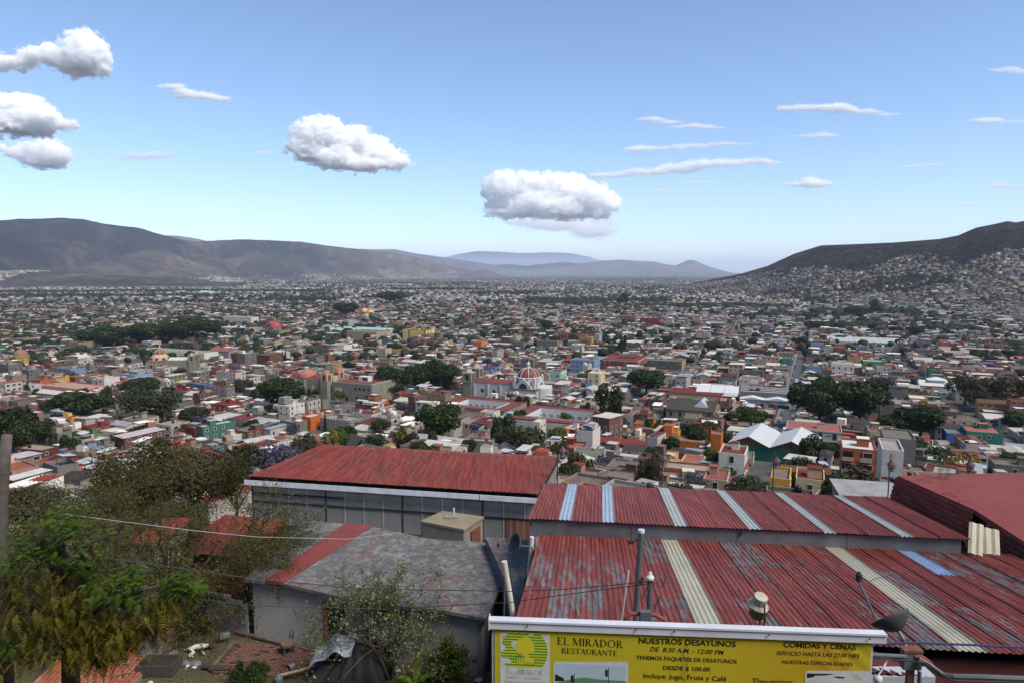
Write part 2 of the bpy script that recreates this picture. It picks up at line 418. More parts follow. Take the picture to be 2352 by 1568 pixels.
# ------------------------------------------------------------------ foreground roofs and houses
def peel_mat(name, red, under, amount, stretch=4.0, rot=0.0, sc=2.6, rough=.55):
    """red paint flaking off metal sheets; how far it has gone differs from sheet to sheet"""
    m, n, b = nodes(name)
    g = n.nodes.new('ShaderNodeNewGeometry'); mp = n.nodes.new('ShaderNodeMapping')
    mp.inputs['Rotation'].default_value = (0, 0, rot); mp.inputs['Scale'].default_value = (1, 1/stretch, 1)
    n.links.new(g.outputs['Position'], mp.inputs[0]); v = mp.outputs[0]
    oi = n.nodes.new('ShaderNodeObjectInfo')
    f = noise(n, v, sc, 9, .72, .2); big = noise(n, v, sc*.13, 3, .6)
    k = math_(n, 'ADD', math_(n, 'ADD', math_(n, 'MULTIPLY', f, .78), math_(n, 'MULTIPLY', big, .24)), math_(n, 'MULTIPLY', math_(n, 'POWER', oi.outputs['Random'], 1.6), .12))
    mask = ramp(n, k, [(1-amount, (0, 0, 0)), (1-amount+.018, (1, 1, 1))])
    tone = noise(n, v, .9, 5, .6)
    paint = ramp(n, tone, [(.3, tuple(c*.78 for c in red)), (.7, tuple(c*1.15 for c in red))])
    metal = ramp(n, noise(n, v, 5, 4, .6), [(.3, tuple(c*.75 for c in under)), (.7, tuple(c*1.2 for c in under))])
    mp2 = n.nodes.new('ShaderNodeMapping'); mp2.inputs['Rotation'].default_value = (0, 0, rot); mp2.inputs['Scale'].default_value = (5, .22, 1); n.links.new(g.outputs['Position'], mp2.inputs[0])
    dirt = ramp(n, noise(n, mp2.outputs[0], 1.3, 7, .7), [(.38, (.55, .5, .47)), (.58, (1, 1, 1)), (.75, (1.12, 1.1, 1.08))])
    n.links.new(mix(n, 1.0, mix(n, mask, paint, metal), dirt, 'MULTIPLY'), b.inputs['Base Color'])
    b.inputs['Roughness'].default_value = rough; b.inputs['Specular IOR Level'].default_value = .12
    bump(n, b, mask, .35, .004)
    return m
RED = srgb(142, 62, 56)
M_peel = peel_mat('peeling_red_paint', (.195, .044, .034), (.145, .134, .137), .40, 4, R(6.4), 4.2)
M_red = peel_mat('worn_red_paint', (.205, .046, .036), (.22, .10, .085), .26, 6, R(7.6), 1.6)
M_redtile = peel_mat('red_fibre_cement', (.190, .043, .034), (.16, .048, .040), .45, 5, R(11), .8, .8)
M_redslab = plain('red_waterproofing', (.175, .038, .032), .75, .16, .6, bumpk=.1, world=True)
M_fibre = plain('yellowed_fibreglass', (.36, .33, .24), .45, .22, 1.2, world=True)
M_fibreg = plain('grey_fibreglass', (.31, .32, .29), .45, .2, 1.2, world=True)
M_blues = plain('bluish_fibreglass', (.26, .32, .40), .45, .2, 1.2, world=True)
M_bluesk = plain('blue_streaked_fibreglass', (.20, .28, .42), .45, .35, 3, world=True)
M_zinc = plain('weathered_zinc', (.12, .125, .132), .5, .25, 1.6, spec=.5, world=True)
M_flash = plain('bright_flashing', (.62, .64, .68), .35, .22, 2, spec=.6, world=True)
M_panel = plain('grey_cement_panel', (.20, .20, .195), .85, .16, .8, world=True)
M_batten = plain('pale_joint_strip', (.33, .33, .33), .8, .3, 3, world=True)
def brick_mat(name, base, mortar, sc=1.0, dark=.5):
    m, n, b = nodes(name); v = coord(n)
    t = n.nodes.new('ShaderNodeTexBrick'); n.links.new(v, t.inputs['Vector'])
    t.inputs['Color1'].default_value = (*base, 1); t.inputs['Color2'].default_value = (*[c*.6 for c in base], 1); t.inputs['Mortar'].default_value = (*mortar, 1)
    t.inputs['Scale'].default_value = sc; t.inputs['Mortar Size'].default_value = .012; t.inputs['Brick Width'].default_value = .26; t.inputs['Row Height'].default_value = .075
    n.links.new(t.outputs['Color'], b.inputs['Base Color']); b.inputs['Roughness'].default_value = .9
    return m

def corr_mesh(name, w, L, pitch, amp, mat, trap=False, ny=3, sag=0.0, seed=0):
    """one corrugated sheet: x across, y along the ribs, real waves"""
    n = int(round(w/pitch)); k = 8
    xs = np.linspace(0, n, n*k+1); ph = xs % 1
    if trap: z = np.interp(ph, [0, .12, .25, .75, .88, 1], [0, 0, 0, 1, 1, 0]) if False else np.clip(np.abs(((ph+.5) % 1)-.5)*-5+1.35, 0, 1)
    else: z = .5+.5*np.cos(2*PI*xs)
    x = xs*w/n; ys = np.linspace(0, L, ny+1)
    X, Y = np.meshgrid(x, ys); Z = np.tile(z*amp, (ny+1, 1))
    Z = Z+sag*(vnoise(X*1.3+seed, Y*.6, seed)-.5)
    V = np.stack([X, Y, Z], -1).reshape(-1, 3); kx = len(x)
    i, j = np.meshgrid(np.arange(ny), np.arange(kx-1), indexing='ij')
    F = np.stack([i*kx+j, i*kx+j+1, (i+1)*kx+j+1, (i+1)*kx+j], -1).reshape(-1, 4)
    return npmesh(name, V, F, mat, smooth=True)
def axes(h, s):
    """frame with x to the right, y along the ribs heading h and falling by s"""
    h = R(h); s = R(s)
    X = Vector((math.cos(h), -math.sin(h), 0)); Y = Vector((math.sin(h)*math.cos(s), math.cos(h)*math.cos(s), -math.sin(s)))
    m = Matrix((X, Y, X.cross(Y))).transposed(); return m.to_4x4()
def put(o, m): o.matrix_basis = m; return o
def corr_roof(parent, name, base, h, s, cols, rows, pitch, amp, mats, pick, trap=False, under=M_iron, seed=0, lap=.12):
    """roof of separate sheets laid on purlins; parent gets roof > corrugated_sheet"""
    rg = random.Random(seed)
    Wt = sum(cols); Lt = sum(rows)
    mb = MB()
    y = .3
    while y < Lt: mb.box(0.02, y-.04, -.12, Wt-.02, y+.04, -.015); y += 1.25
    for x in (0.02, Wt*.5, Wt-.1): mb.box(x, 0.05, -.3, x+.08, Lt-.05, -.121)
    roof = mb.build(name, under, parent)
    put(roof, Matrix.Translation(base) @ axes(h, s) if parent is None else parent.matrix_basis.inverted() @ Matrix.Translation(base) @ axes(h, s))
    cache = {}; y = 0
    for j, L in enumerate(rows):
        x = 0
        for i, w in enumerate(cols):
            mt = pick(i, j)
            if mt is not None:
                key = (round(w, 3), round(L, 3), mt, (i+j) % 3)
                if key not in cache: cache[key] = corr_mesh('corrugated_sheet', w+.03, L+lap, pitch, amp, mats[mt], trap, 3, .012, i % 3)
                o = link('corrugated_sheet', cache[key], roof)
                o.location = (x, y-lap/2+rg.uniform(-.035, .035), .006*((len(rows)-j)+(i % 2)*.6)); o.rotation_euler = (R(rg.uniform(-.12, .12)), 0, R(rg.uniform(-.1, .1)))
            x += w
        y += L
    return roof

# --- lower red roof (nearest)
A1 = atY(1240, 1228, 27.7)
b1 = thing('restaurant_building', 'low building whose red corrugated roof flakes to bare grey, behind the yellow banner', 'building', (A1.x+8, A1.y-6, 75.4))
cols1 = [.8267]*6+[.74]+[.8086]*7+[.75]+[.66]*3+[.69]+[.905]*4; rows1 = [3.3, 3.4, 3.3]
base1 = A1 - axes(6.4, 7.7).to_3x3() @ Vector((0, 10, 0))
YEL = {6: 'y', 13: 'y'}
def pick1(i, j):
    if i in (6, 14): return 'y'
    if i == 18 and j == 2: return 'b'
    return 'r'
corr_roof(b1, 'roof', base1, 6.4, 7.7, cols1, rows1, .16, .038, {'r': M_peel, 'y': M_fibre, 'b': M_bluesk}, pick1, True, seed=3)
F1 = Matrix.Translation(base1) @ axes(6.4, 7.7)
def loc1(x, y, z=0): return F1 @ Vector((x, y, z))
def wall_strip(parent, pts, z0, z1, mat, name='wall', th=.15):
    mb = MB(); pm = parent.matrix_basis.inverted() if parent else Matrix()
    for a, b in zip(pts, pts[1:]):
        a = Vector((a[0], a[1], 0)); b = Vector((b[0], b[1], 0)); d = (b-a).normalized(); nrm = Vector((-d.y, d.x, 0))*th
        q = [a, b, b+nrm, a+nrm]
        mb.hexa([(p.x, p.y, z0) for p in q]+[(p.x, p.y, z1) for p in q])
    o = mb.build(name, mat, parent)
    if parent: o.matrix_basis = pm
    return o
M_ochre = plain('stained_red_render', (.17, .05, .042), .9, .35, 1.4, world=True, dirt=(.05, .035, .03))
g = [loc1(.4, .5), loc1(18, .5), loc1(18, 9.7), loc1(.4, 9.7), loc1(.4, .5)]
wall_strip(b1, [g[0], g[3]], 75, 80.9, M_conc); wall_strip(b1, [g[1], g[0]], 75, 81.9, M_ochre); wall_strip(b1, [g[2], g[1]], 75, 80.9, M_ochre); wall_strip(b1, [g[3], g[2]], 75, 80.7, M_conc)

# --- upper red roof with pale strips
B2 = atY(1215, 1190, 27.9)
b2 = thing('restaurant_hall', 'long hall with brick red corrugated roof and six pale light strips', 'building', (B2.x+8, B2.y+3, 75.4))
EDG = [0, 1.25, 1.76, 3.06, 3.56, 5.98, 6.5, 8.91, 9.42, 11.81, 12.27, 14.66, 15.14, 17.2]
cols2 = []; STRIP = {}
for k in range(len(EDG)-1):
    w = EDG[k+1]-EDG[k]
    if k % 2: STRIP[len(cols2)] = 'b' if k < 4 else 'g'; cols2.append(w)
    else: m = max(1, round(w/1.0)); cols2 += [w/m]*m
def pick2(i, j): return STRIP.get(i, 'r')
corr_roof(b2, 'roof', B2, 7.6, 7, cols2, [8.0], .16, .04, {'r': M_red, 'b': M_blues, 'g': M_fibreg}, pick2, True, seed=5)
F2 = Matrix.Translation(B2) @ axes(7.6, 7)
W2 = sum(cols2)
# dark zinc fascia along the step between the two roofs, in four lengths
for k in range(4):
    x0 = W2*k/4*.985; x1 = W2*(k+1)/4*.985-.02
    mb = MB(); a = F2 @ Vector((x0+.05, .1, 0)); b = F2 @ Vector((x1+.05, .1, 0)); dz = .004*(k % 2)
    d = (b-a).normalized(); nn = Vector((d.y, -d.x, 0))
    mb.hexa([a+nn*(.02+dz)-Vector((0, 0, .78)), b+nn*(.02+dz)-Vector((0, 0, .78)), b-nn*.05-Vector((0, 0, .78)), a-nn*.05-Vector((0, 0, .78)), a+nn*(.02+dz)-Vector((0, 0, .06)), b+nn*(.02+dz)-Vector((0, 0, .06)), b-nn*.05-Vector((0, 0, .06)), a-nn*.05-Vector((0, 0, .06))])
    o = mb.build('fascia_sheet', M_zinc, b2); o.matrix_basis = b2.matrix_basis.inverted()
g = [F2 @ Vector(p) for p in ((.5, .4, 0), (W2-.5, .4, 0), (W2-.5, 7.7, 0), (.5, 7.7, 0))]
wall_strip(b2, [g[1], g[0]], 75, 80.9, M_conc); wall_strip(b2, [g[0], g[3]], 75, 80.3, M_conc); wall_strip(b2, [g[3], g[2]], 70, 80.2, M_conc); wall_strip(b2, [g[2], g[1]], 73, 80.6, M_conc)

# --- flat red slab on the right with corrugated skirt
SL = [atZ(2062, 1092, 81.68), atZ(2240, 1170, 81.7), atZ(2352, 1240, 81.7)]
b3 = thing('slab_building', 'flat red painted concrete roof slab with corrugated skirt at right edge', 'building', (24, 29, 75.4))
pm = b3.matrix_basis.inverted()
c0, c1, c2 = SL
poly = [(c0.x, c0.y), (c1.x, c1.y), (c2.x-.1, c2.y-.4), (c2.x+.1, 21.5), (38, 21.5), (38, 35.5)]
mb = MB().prism(poly[::-1], 81.5, 81.69); o = mb.build('roof_slab', M_redslab, b3); o.matrix_basis = pm
mb = MB().prism([(c0.x+.4, c0.y-.3), (c1.x+.4, c1.y), (c2.x+.4, 21.8), (37.5, 21.8), (37.5, 35)][::-1], 70, 81.49); o = mb.build('wall', M_ochre, b3); o.matrix_basis = pm
def skirt(a, b, drop, out, n, seed, mat):
    """corrugated sheets hung below the slab edge, ribs level, leaning outwards"""
    a = Vector(a); b = Vector(b); d = b-a; L = d.length/n; d.normalize(); nn = Vector((d.y, -d.x, 0))
    if nn.x > 0: nn = -nn
    for k in range(n):
        p = a+d*(L*k); dn = (Vector((0, 0, -drop))+nn*out).normalized(); w = math.hypot(drop, out)
        me = corr_mesh('corrugated_sheet', w, L+.1, .2, .05, mat, True, 3, .02, k)
        o = link('corrugated_sheet', me, b3); o.matrix_basis = pm @ Matrix.Translation(p+nn*(.04+.008*(k % 2))) @ Matrix((dn, d, dn.cross(d))).transposed().to_4x4()
skirt((c1.x, c1.y, 81.62), (c0.x, c0.y, 81.62), 1.25, .32, 3, 1, M_red)
skirt((c2.x+.1, 21.6, 81.6), (c1.x, c1.y-.9, 81.55), 1.5, .2, 3, 4, M_peel)
rg = random.Random(4)
for (sx, sy, dx, dy, z, l) in ((1350, 1190, 160, 20, 0, 0), (1370, 1205, 130, 8, 0, 0), (1530, 1285, 90, -18, 0, 0), (1590, 1310, 150, 40, 0, 0), (1610, 1335, 120, 15, 0, 0), (1740, 1390, 130, 18, 0, 0)):
    p = atZ(1764+sx/4, 804+sy/4, 81.70); q = atZ(1764+(sx+dx)/4, 804+(sy+dy)/4, 81.70)
    o = MB().tube([p, (p+q)/2+Vector((0, 0, .12)), q+Vector((0, 0, .02))], .012, 5).build('rebar', M_rust, b3); o.matrix_basis = pm
for (sx, sy) in ((2157, 1100), (2173, 1101)):
    p = atZ(sx, sy, 81.68)
    mb = MB()
    for k in range(4):
        o_ = Vector(((k % 2)*.14, (k//2)*.14, 0)); mb.tube([p+o_, p+o_+Vector((.05+.02*k, 0, 1.0+.1*k))], .011, 5)
    for z in (.25, .5): mb.tube([p+Vector((0, 0, z)), p+Vector((.15, 0, z)), p+Vector((.15, .15, z)), p+Vector((0, .15, z)), p+Vector((0, 0, z))], .008, 4)
    o = mb.build('rebar_cage', M_rust, b3); o.matrix_basis = pm
# leaning yellow fibreglass offcuts
for k, (x0, x1, y0, y1) in enumerate(((2197, 2232, 1196, 1262), (2226, 2268, 1208, 1280))):
    a = atY(x0+30, y0, 26.3); b = atY(x1+28, y0+8, 26.1); c = atY(x1-8, y1, 25.6)
    X = (b-a).normalized(); Y = (c-b).normalized(); Z = X.cross(Y).normalized(); Y = Z.cross(X)
    me = corr_mesh('fibreglass_offcut', (b-a).length, (c-b).length, .3, .05, M_fibre, False)
    o = link('fibreglass_offcut', me); o.matrix_basis = Matrix.Translation(a) @ Matrix((X, Y, Z)).transposed().to_4x4()
    tag(o, ['yellowed fibreglass offcut propped in roof corner, the left one', 'yellowed fibreglass offcut propped against red slab, the right one'][k], 'roof sheet', 'fibreglass offcuts')

# --- long grey panel building with red fibre cement roof
C3 = atY(570, 1093, 42)
b4 = thing('panel_building', 'long grey panel building with large brick red corrugated roof and white eaves strip', 'building', (C3.x+9, C3.y, 75.3))
pm = b4.matrix_basis.inverted()
corr_roof(b4, 'roof', C3, 11, 3, [.925]*20, [3.4, 3.4, 3.4], .154, .045, {'r': M_redtile}, lambda i, j: 'r', False, seed=9)
F4 = Matrix.Translation(C3) @ axes(11, 3)
h4 = R(11); X4 = Vector((math.cos(h4), -math.sin(h4), 0)); Y4 = Vector((math.sin(h4), math.cos(h4), 0))
O4 = C3+Y4*.35; O4 = Vector((O4.x, O4.y, 0))
def w4(x, y, z): return O4+X4*x+Y4*y+Vector((0, 0, z))
def box4(mb, x0, x1, y0, y1, z0, z1):
    mb.hexa([w4(x0, y0, z0), w4(x1, y0, z0), w4(x1, y1, z0), w4(x0, y1, z0), w4(x0, y0, z1), w4(x1, y0, z1), w4(x1, y1, z1), w4(x0, y1, z1)]); return mb
zt = C3.z-.15
def part4(name, mb, mat): o = mb.build(name, mat, b4); o.matrix_basis = pm; return o
box4(mb := MB(), .2, 18.3, .12, 9.6, 70, zt-.35); part4('wall', mb, M_conc)
rails = [zt-.42, zt-1.0 , zt-1.42, zt-3.05]
# panels between posts
xs = [0.0]
while xs[-1] < 18.2: xs.append(xs[-1]+1.26)
for i in range(len(xs)-1):
    x0, x1 = xs[i], min(xs[i+1], 18.3)
    left = i < 5
    rows = [(zt-1.5, zt-.45), (zt-3.0, zt-1.56)] if not left else [(zt-.95, zt-.45), (zt-1.5, zt-1.0), (zt-3.0, zt-1.56)]
    for (z0, z1) in rows:
        if x0 > 16.4 and z1 < zt-1.5: continue
        part4('wall_panel', box4(MB(), x0+.03, x1-.03, .06+.004*(i % 3), .115, z0, z1), M_panel)
    part4('joint_strip', box4(MB(), x0-.05, x0+.03, .03, .07, zt-3.0, zt-.46), M_batten if i % 4 else M_iron)
for z in (zt-1.53, zt-3.06)+(zt-.98,):
    x1 = 18.3 if z != zt-.98 else 6.3
    part4('rail', box4(MB(), 0, x1, -.02, .055, z-.03, z+.03), M_iron)
part4('eaves_beam', box4(MB(), -.1, 18.4, -.05, .1, zt-.16, zt-.05), M_iron)
fx = [(-.25, 11.6), (11.55, 15.0), (15.05, 18.45)]
for k, (a, b) in enumerate(fx):
    part4('eaves_flashing', box4(MB(), a, b, -.44-.012*k, -.40, zt-.36-.02*(k == 0), zt-.06), M_flash)
M_brick = brick_mat('red_brick', (.23, .075, .045), (.16, .13, .11))
part4('brick_infill', box4(MB(), 16.5, 18.2, .02, .11, 74.5, zt-1.6), M_brick)
part4('sill', box4(MB(), 15.9, 18.6, -.5, .0, zt-3.3, zt-3.15), M_redslab)

# --- small white house with patchy roof
def house_roof_mat():
    m, n, b = nodes('patchy_painted_slab'); v = worldpos(n)
    f = noise(n, v, .9, 9, .78, .3); f2 = noise(n, v, .4, 8, .75, .5); f3 = noise(n, v, 3.0, 9, .8)
    grey = ramp(n, f3, [(.3, (.03, .028, .026)), (.5, (.085, .082, .077)), (.7, (.20, .195, .187))])
    red = ramp(n, f3, [(.3, (.10, .025, .025)), (.7, (.18, .048, .048))])
    c = mix(n, ramp(n, f2, [(.54, (0, 0, 0)), (.66, (.8, .8, .8))]), grey, red)
    c = mix(n, ramp(n, f, [(.52, (0, 0, 0)), (.58, (.8, .8, .8))]), c, ramp(n, f3, [(.4, (.085, .082, .078)), (.65, (.23, .225, .22))]))
    n.links.new(c, b.inputs['Base Color']); b.inputs['Roughness'].default_value = .9; bump(n, b, f3, .4, .03)
    return m
M_patch = house_roof_mat()
M_lime = plain('limewashed_wall', (.31, .30, .285), .9, .16, .5, dirt=(.2, .17, .14), world=True)
M_block = plain('concrete_block', (.16, .155, .15), .95, .3, 2, world=True)
def skew_house():
    h = thing('white_house', 'low limewashed house with patchy red and grey slab roof behind pale leafed tree', 'house', (-6.5, 30.5, 75.5))
    pm = h.matrix_basis.inverted()
    P = [Vector((-12.0, 29.6, 0)), Vector((-1.0, 26.3, 0)), Vector((.3, 32.5, 0)), Vector((-11.3, 36.0, 0))]
    def part(name, mb, mat): o = mb.build(name, mat, h); o.matrix_basis = pm; return o
    # roof slab, slightly wavy, split lengthwise into three lifts
    cut = [0, .10, .18, 1.0]; cutf = [0, .20, .33, 1.0]
    for k in range(3):
        mb = MB(); n = 10
        ring = []
        for i in range(n+1):
            t = cut[k]+(cut[k+1]-cut[k])*i/n; tf = cutf[k]+(cutf[k+1]-cutf[k])*i/n
            nr = P[0].lerp(P[1], t); fr = P[3].lerp(P[2], tf)
            z = 78.3+.10*math.sin(t*9)+(.05 if k == 1 else 0)-.15*t
            ring.append((nr+(nr-fr)*.03, fr+(fr-nr)*.02, z))
        for (n0, f0, z0), (n1, f1, z1) in zip(ring, ring[1:]):
            mb.hexa([(n0.x, n0.y, z0-.14), (n1.x, n1.y, z1-.14), (f1.x, f1.y, z1+.1), (f0.x, f0.y, z0+.1), (n0.x, n0.y, z0), (n1.x, n1.y, z1), (f1.x, f1.y, z1+.24), (f0.x, f0.y, z0+.24)])
        part('roof_slab', mb, [M_patch, M_redslab, M_patch][k])
    q = [P[0].lerp(P[2], .02), P[1].lerp(P[3], .02), P[2].lerp(P[0], .02), P[3].lerp(P[1], .02)]
    dr0, dr1 = .335, .425
    A = q[0]; B = q[1]; d = (B-A)
    def seg(t0, t1, z0, z1, mat, name='wall', off=0):
        a = A+d*t0; b = A+d*t1; nn = Vector((-d.y, d.x, 0)).normalized()
        a = a-nn*off; b = b-nn*off
        part(name, MB().hexa([(a.x, a.y, z0), (b.x, b.y, z0), (b.x+nn.x*.2, b.y+nn.y*.2, z0), (a.x+nn.x*.2, a.y+nn.y*.2, z0), (a.x, a.y, z1), (b.x, b.y, z1), (b.x+nn.x*.2, b.y+nn.y*.2, z1), (a.x+nn.x*.2, a.y+nn.y*.2, z1)]), mat)
    seg(0, dr0, 75.2, 78.05, M_lime); seg(dr1, 1, 75.2, 77.95, M_lime); seg(dr0, dr1, 77.65, 77.97, M_lime)
    seg(dr0-.006, dr0+.004, 75.6, 77.7, plain('orange_door_frame', (.28, .07, .03), .7, .3, 3), 'door_frame', .03)
    seg(dr0+.005, dr1, 75.5, 77.65, M_dark, 'doorway', -.12)
    for a, b in ((q[1], q[2]), (q[2], q[3]), (q[3], q[0])):
        nn = Vector((-(b-a).y, (b-a).x, 0)).normalized()*.2
        part('wall', MB().hexa([(a.x, a.y, 75), (b.x, b.y, 75), (b.x+nn.x, b.y+nn.y, 75), (a.x+nn.x, a.y+nn.y, 75), (a.x, a.y, 78), (b.x, b.y, 78), (b.x+nn.x, b.y+nn.y, 78), (a.x+nn.x, a.y+nn.y, 78)]), M_conc if a is q[1] else M_lime)
    a = A+d*.0
    return h
skew_house()
# block wall running on to the left of the house, course by course
bw = thing('block_wall', 'rough grey concrete block wall joining the white house on its left', 'wall', (-14.5, 30.3, 75.3))
a = Vector((-17.5, 31.3, 75.2)); b = Vector((-12.1, 29.75, 75.2)); d = (b-a); L = d.length; d.normalize(); nn = Vector((-d.y, d.x, 0))
MBLK = MB().box(0, 0, 0, .39, .15, .19).mesh('block', M_block)
for r in range(10):
    for c in range(int(L/.41)):
        if r > 7 and rg.random() < .35: continue
        o = link('block', MBLK, bw); p = a+d*(c*.41+(r % 2)*.2)+Vector((0, 0, r*.205))
        o.location = p-bw.location+nn*rg.uniform(-.012, .012); o.rotation_euler = (0, 0, math.atan2(d.y, d.x)+R(rg.uniform(-1, 1)))
o = MB().hexa([a+nn*.03, b+nn*.03, b+nn*.12, a+nn*.12, a+nn*.03+Vector((0, 0, 1.6)), b+nn*.03+Vector((0, 0, 1.6)), b+nn*.12+Vector((0, 0, 1.6)), a+nn*.12+Vector((0, 0, 1.6))]).build('mortar', plain('mortar', (.26, .25, .24), .95, .2, 3), bw); o.matrix_basis = bw.matrix_basis.inverted()
# orange wall house and red roof scraps among the trees
def simple_shed(label, name, x0, x1, ytop, Y, depth, hgt, roofm, wallm, rz, cat='shed', roof_over=.25, tilt=.06):
    a = atY(x0, ytop, Y); b = atY(x1, ytop, Y); w = (b-a).length; c = (a+b)/2
    t = thing(name, label, cat, (c.x, c.y, c.z-hgt), rz)
    MB().box(-w/2+.1, .1, -.6, w/2-.1, depth, hgt-.12).build('wall', wallm, t)
    me = corr_mesh('roof', w+roof_over*2, depth+.6, .16, .035, roofm, True); o = link('roof', me, t)
    o.location = (-w/2-roof_over, -.3, hgt-.1); o.rotation_euler = (tilt, 0, 0); return t
M_orange = plain('orange_render', (.22, .055, .016), .9, .3, 1.2)
simple_shed('orange walled shed under a faded red roof among the left trees', 'shed', 395, 560, 1262, 34, 4, 2.4, M_red, M_orange, R(-14))
simple_shed('small white edged red roofed lean-to glimpsed through left branches', 'lean_to', 300, 360, 1242, 36, 3, 2.0, M_red, M_lime, R(-8))
# concrete tank housing in front of the panel wall
a = [atZ(965, 1196, 78.95), atZ(1066, 1216, 78.95), atZ(1112, 1186, 78.95), atZ(1016, 1173, 78.95)]
t = thing('tank_housing', 'squat weathered concrete box with flat tan top before the grey panel wall', 'tank housing', (sum(p.x for p in a)/4, sum(p.y for p in a)/4, 75.3))
pm = t.matrix_basis.inverted()
M_tan = plain('tan_screed', (.21, .17, .115), .95, .25, 1.5, world=True)
M_stain = plain('stained_concrete', (.22, .195, .165), .95, .35, 1.6, world=True, dirt=(.06, .055, .05))
c = sum((Vector(p) for p in a), Vector())/4
o = MB().prism([(p.x, p.y) for p in a], 78.85, 78.97).build('top_slab', M_tan, t); o.matrix_basis = pm
o = MB().prism([tuple((Vector((p.x, p.y))-c.xy)*.95+c.xy) for p in a], 75, 78.85).build('wall', M_stain, t); o.matrix_basis = pm
e = (a[1]-a[2]); m0 = a[1].lerp(a[2], .35); m1 = a[1].lerp(a[2], .8); nv = Vector((-e.y, e.x, 0)).normalized()
if nv.x < 0: nv = -nv
o = MB().hexa([(*(m0-nv*.1).xy, 76.9), (*(m1-nv*.1).xy, 76.9), (*(m1+nv*.02).xy, 76.9), (*(m0+nv*.02).xy, 76.9), (*(m0-nv*.1).xy, 78.6), (*(m1-nv*.1).xy, 78.6), (*(m1+nv*.02).xy, 78.6), (*(m0+nv*.02).xy, 78.6)]).build('door', M_rust, t); o.matrix_basis = pm
o = MB().tube([a[3].lerp(a[2], .3)+Vector((0, -.5, 0)), a[3].lerp(a[2], .3)+Vector((0, -.5, .45))], .05, 8).build('vent_pipe', M_white, t); o.matrix_basis = pm
o = MB().box(*(c+Vector((-.5, .1, .03))), *(c+Vector((.25, .55, .08)))).build('hatch', M_conc, t); o.matrix_basis = pm
# grey rubble slab between the white house and the restaurant
t = thing('rear_slab', 'stained grey slab roof squeezed between white house and lower red roof', 'roof slab', (1.0, 29, 76))
p = [atZ(1115, 1232, 79.0), atZ(1225, 1240, 79.0), atZ(1190, 1410, 79.0), atZ(1160, 1330, 79.0)]
o = MB().prism([(q.x, q.y) for q in p][::-1], 75, 79.0).build('slab', M_patch, t); o.matrix_basis = t.matrix_basis.inverted()
# ------------------------------------------------------------------ town: building blocks
TH = R(24); TA = Vector((math.sin(TH), math.cos(TH), 0)); TB = Vector((math.cos(TH), -math.sin(TH), 0))
M_town = attr_mat('town_render', .85, .22, .5)
M_roofd = attr_mat('town_roof', .8, .32, .45)
M_stuffw = attr_mat('town_mass', .85, .25, .25)
WALLS = {'white': srgb(208, 206, 200), 'cream': srgb(205, 188, 150), 'grey': srgb(140, 138, 132), 'dark grey': srgb(98, 98, 98), 'brick red': srgb(140, 62, 50),
         'terracotta': srgb(168, 98, 70), 'yellow': srgb(208, 158, 62), 'orange': srgb(200, 108, 42), 'pink': srgb(198, 146, 128), 'sky blue': srgb(120, 160, 200), 'blue': srgb(78, 108, 182),
         'teal': srgb(62, 140, 122), 'green': srgb(120, 160, 110), 'stone': srgb(150, 138, 108), 'bare brick': srgb(142, 92, 70), 'tan': srgb(165, 145, 118), 'mint': srgb(160, 205, 190), 'purple': srgb(120, 90, 160), 'butter': srgb(235, 204, 118)}
ROOFS = {'grey': srgb(128, 124, 118), 'white': srgb(212, 212, 210), 'red': srgb(140, 58, 50), 'metal': srgb(168, 174, 182), 'brown': srgb(122, 84, 66), 'pale red': srgb(172, 100, 88), 'dark': srgb(78, 76, 76), 'pale grey': srgb(165, 162, 155), 'mint': srgb(160, 205, 190), 'pink': srgb(198, 150, 132)}
def mute(c, k=.34, v=.54):
    l = c[0]*.3+c[1]*.55+c[2]*.15; return tuple((x*(1-k)+l*k)*v for x in c)
def jit(c, a, rg): k = 1+rg.uniform(-a, a); return tuple(min(.8, max(.004, x*w*k*(1+rg.uniform(-.05, .05)))) for x, w in zip(c, (1.07, 1.0, .92)))

def win_mesh(w, h, frame=(.5, .48, .44)):
    mb = MB(); t = .12
    mb.face([(-w/2, -.02, -h/2), (w/2, -.02, -h/2), (w/2, -.02, h/2), (-w/2, -.02, h/2)], 0)
    for (a, b, c, d) in ((-w/2-t, w/2+t, h/2, h/2+t), (-w/2-t, w/2+t, -h/2-t, -h/2), (-w/2-t, -w/2, -h/2, h/2), (w/2, w/2+t, -h/2, h/2)):
        mb.box(a, -.09, c, b, .0, d, 1)
    return mb.mesh('window', [M_glass, plain('window_surround_%d' % int(frame[0]*100), frame, .8)])
WIN = {'s': win_mesh(1.1, 1.2), 't': win_mesh(1.2, 2.0), 'w': win_mesh(2.2, 1.3), 'W': win_mesh(1.3, 2.2, (.72, .72, .70)), 'd': win_mesh(1.4, 2.4, (.2, .12, .08))}
HOUSES = []      # every house built as a thing: (object, record)
FOOT = []        # circles already built on

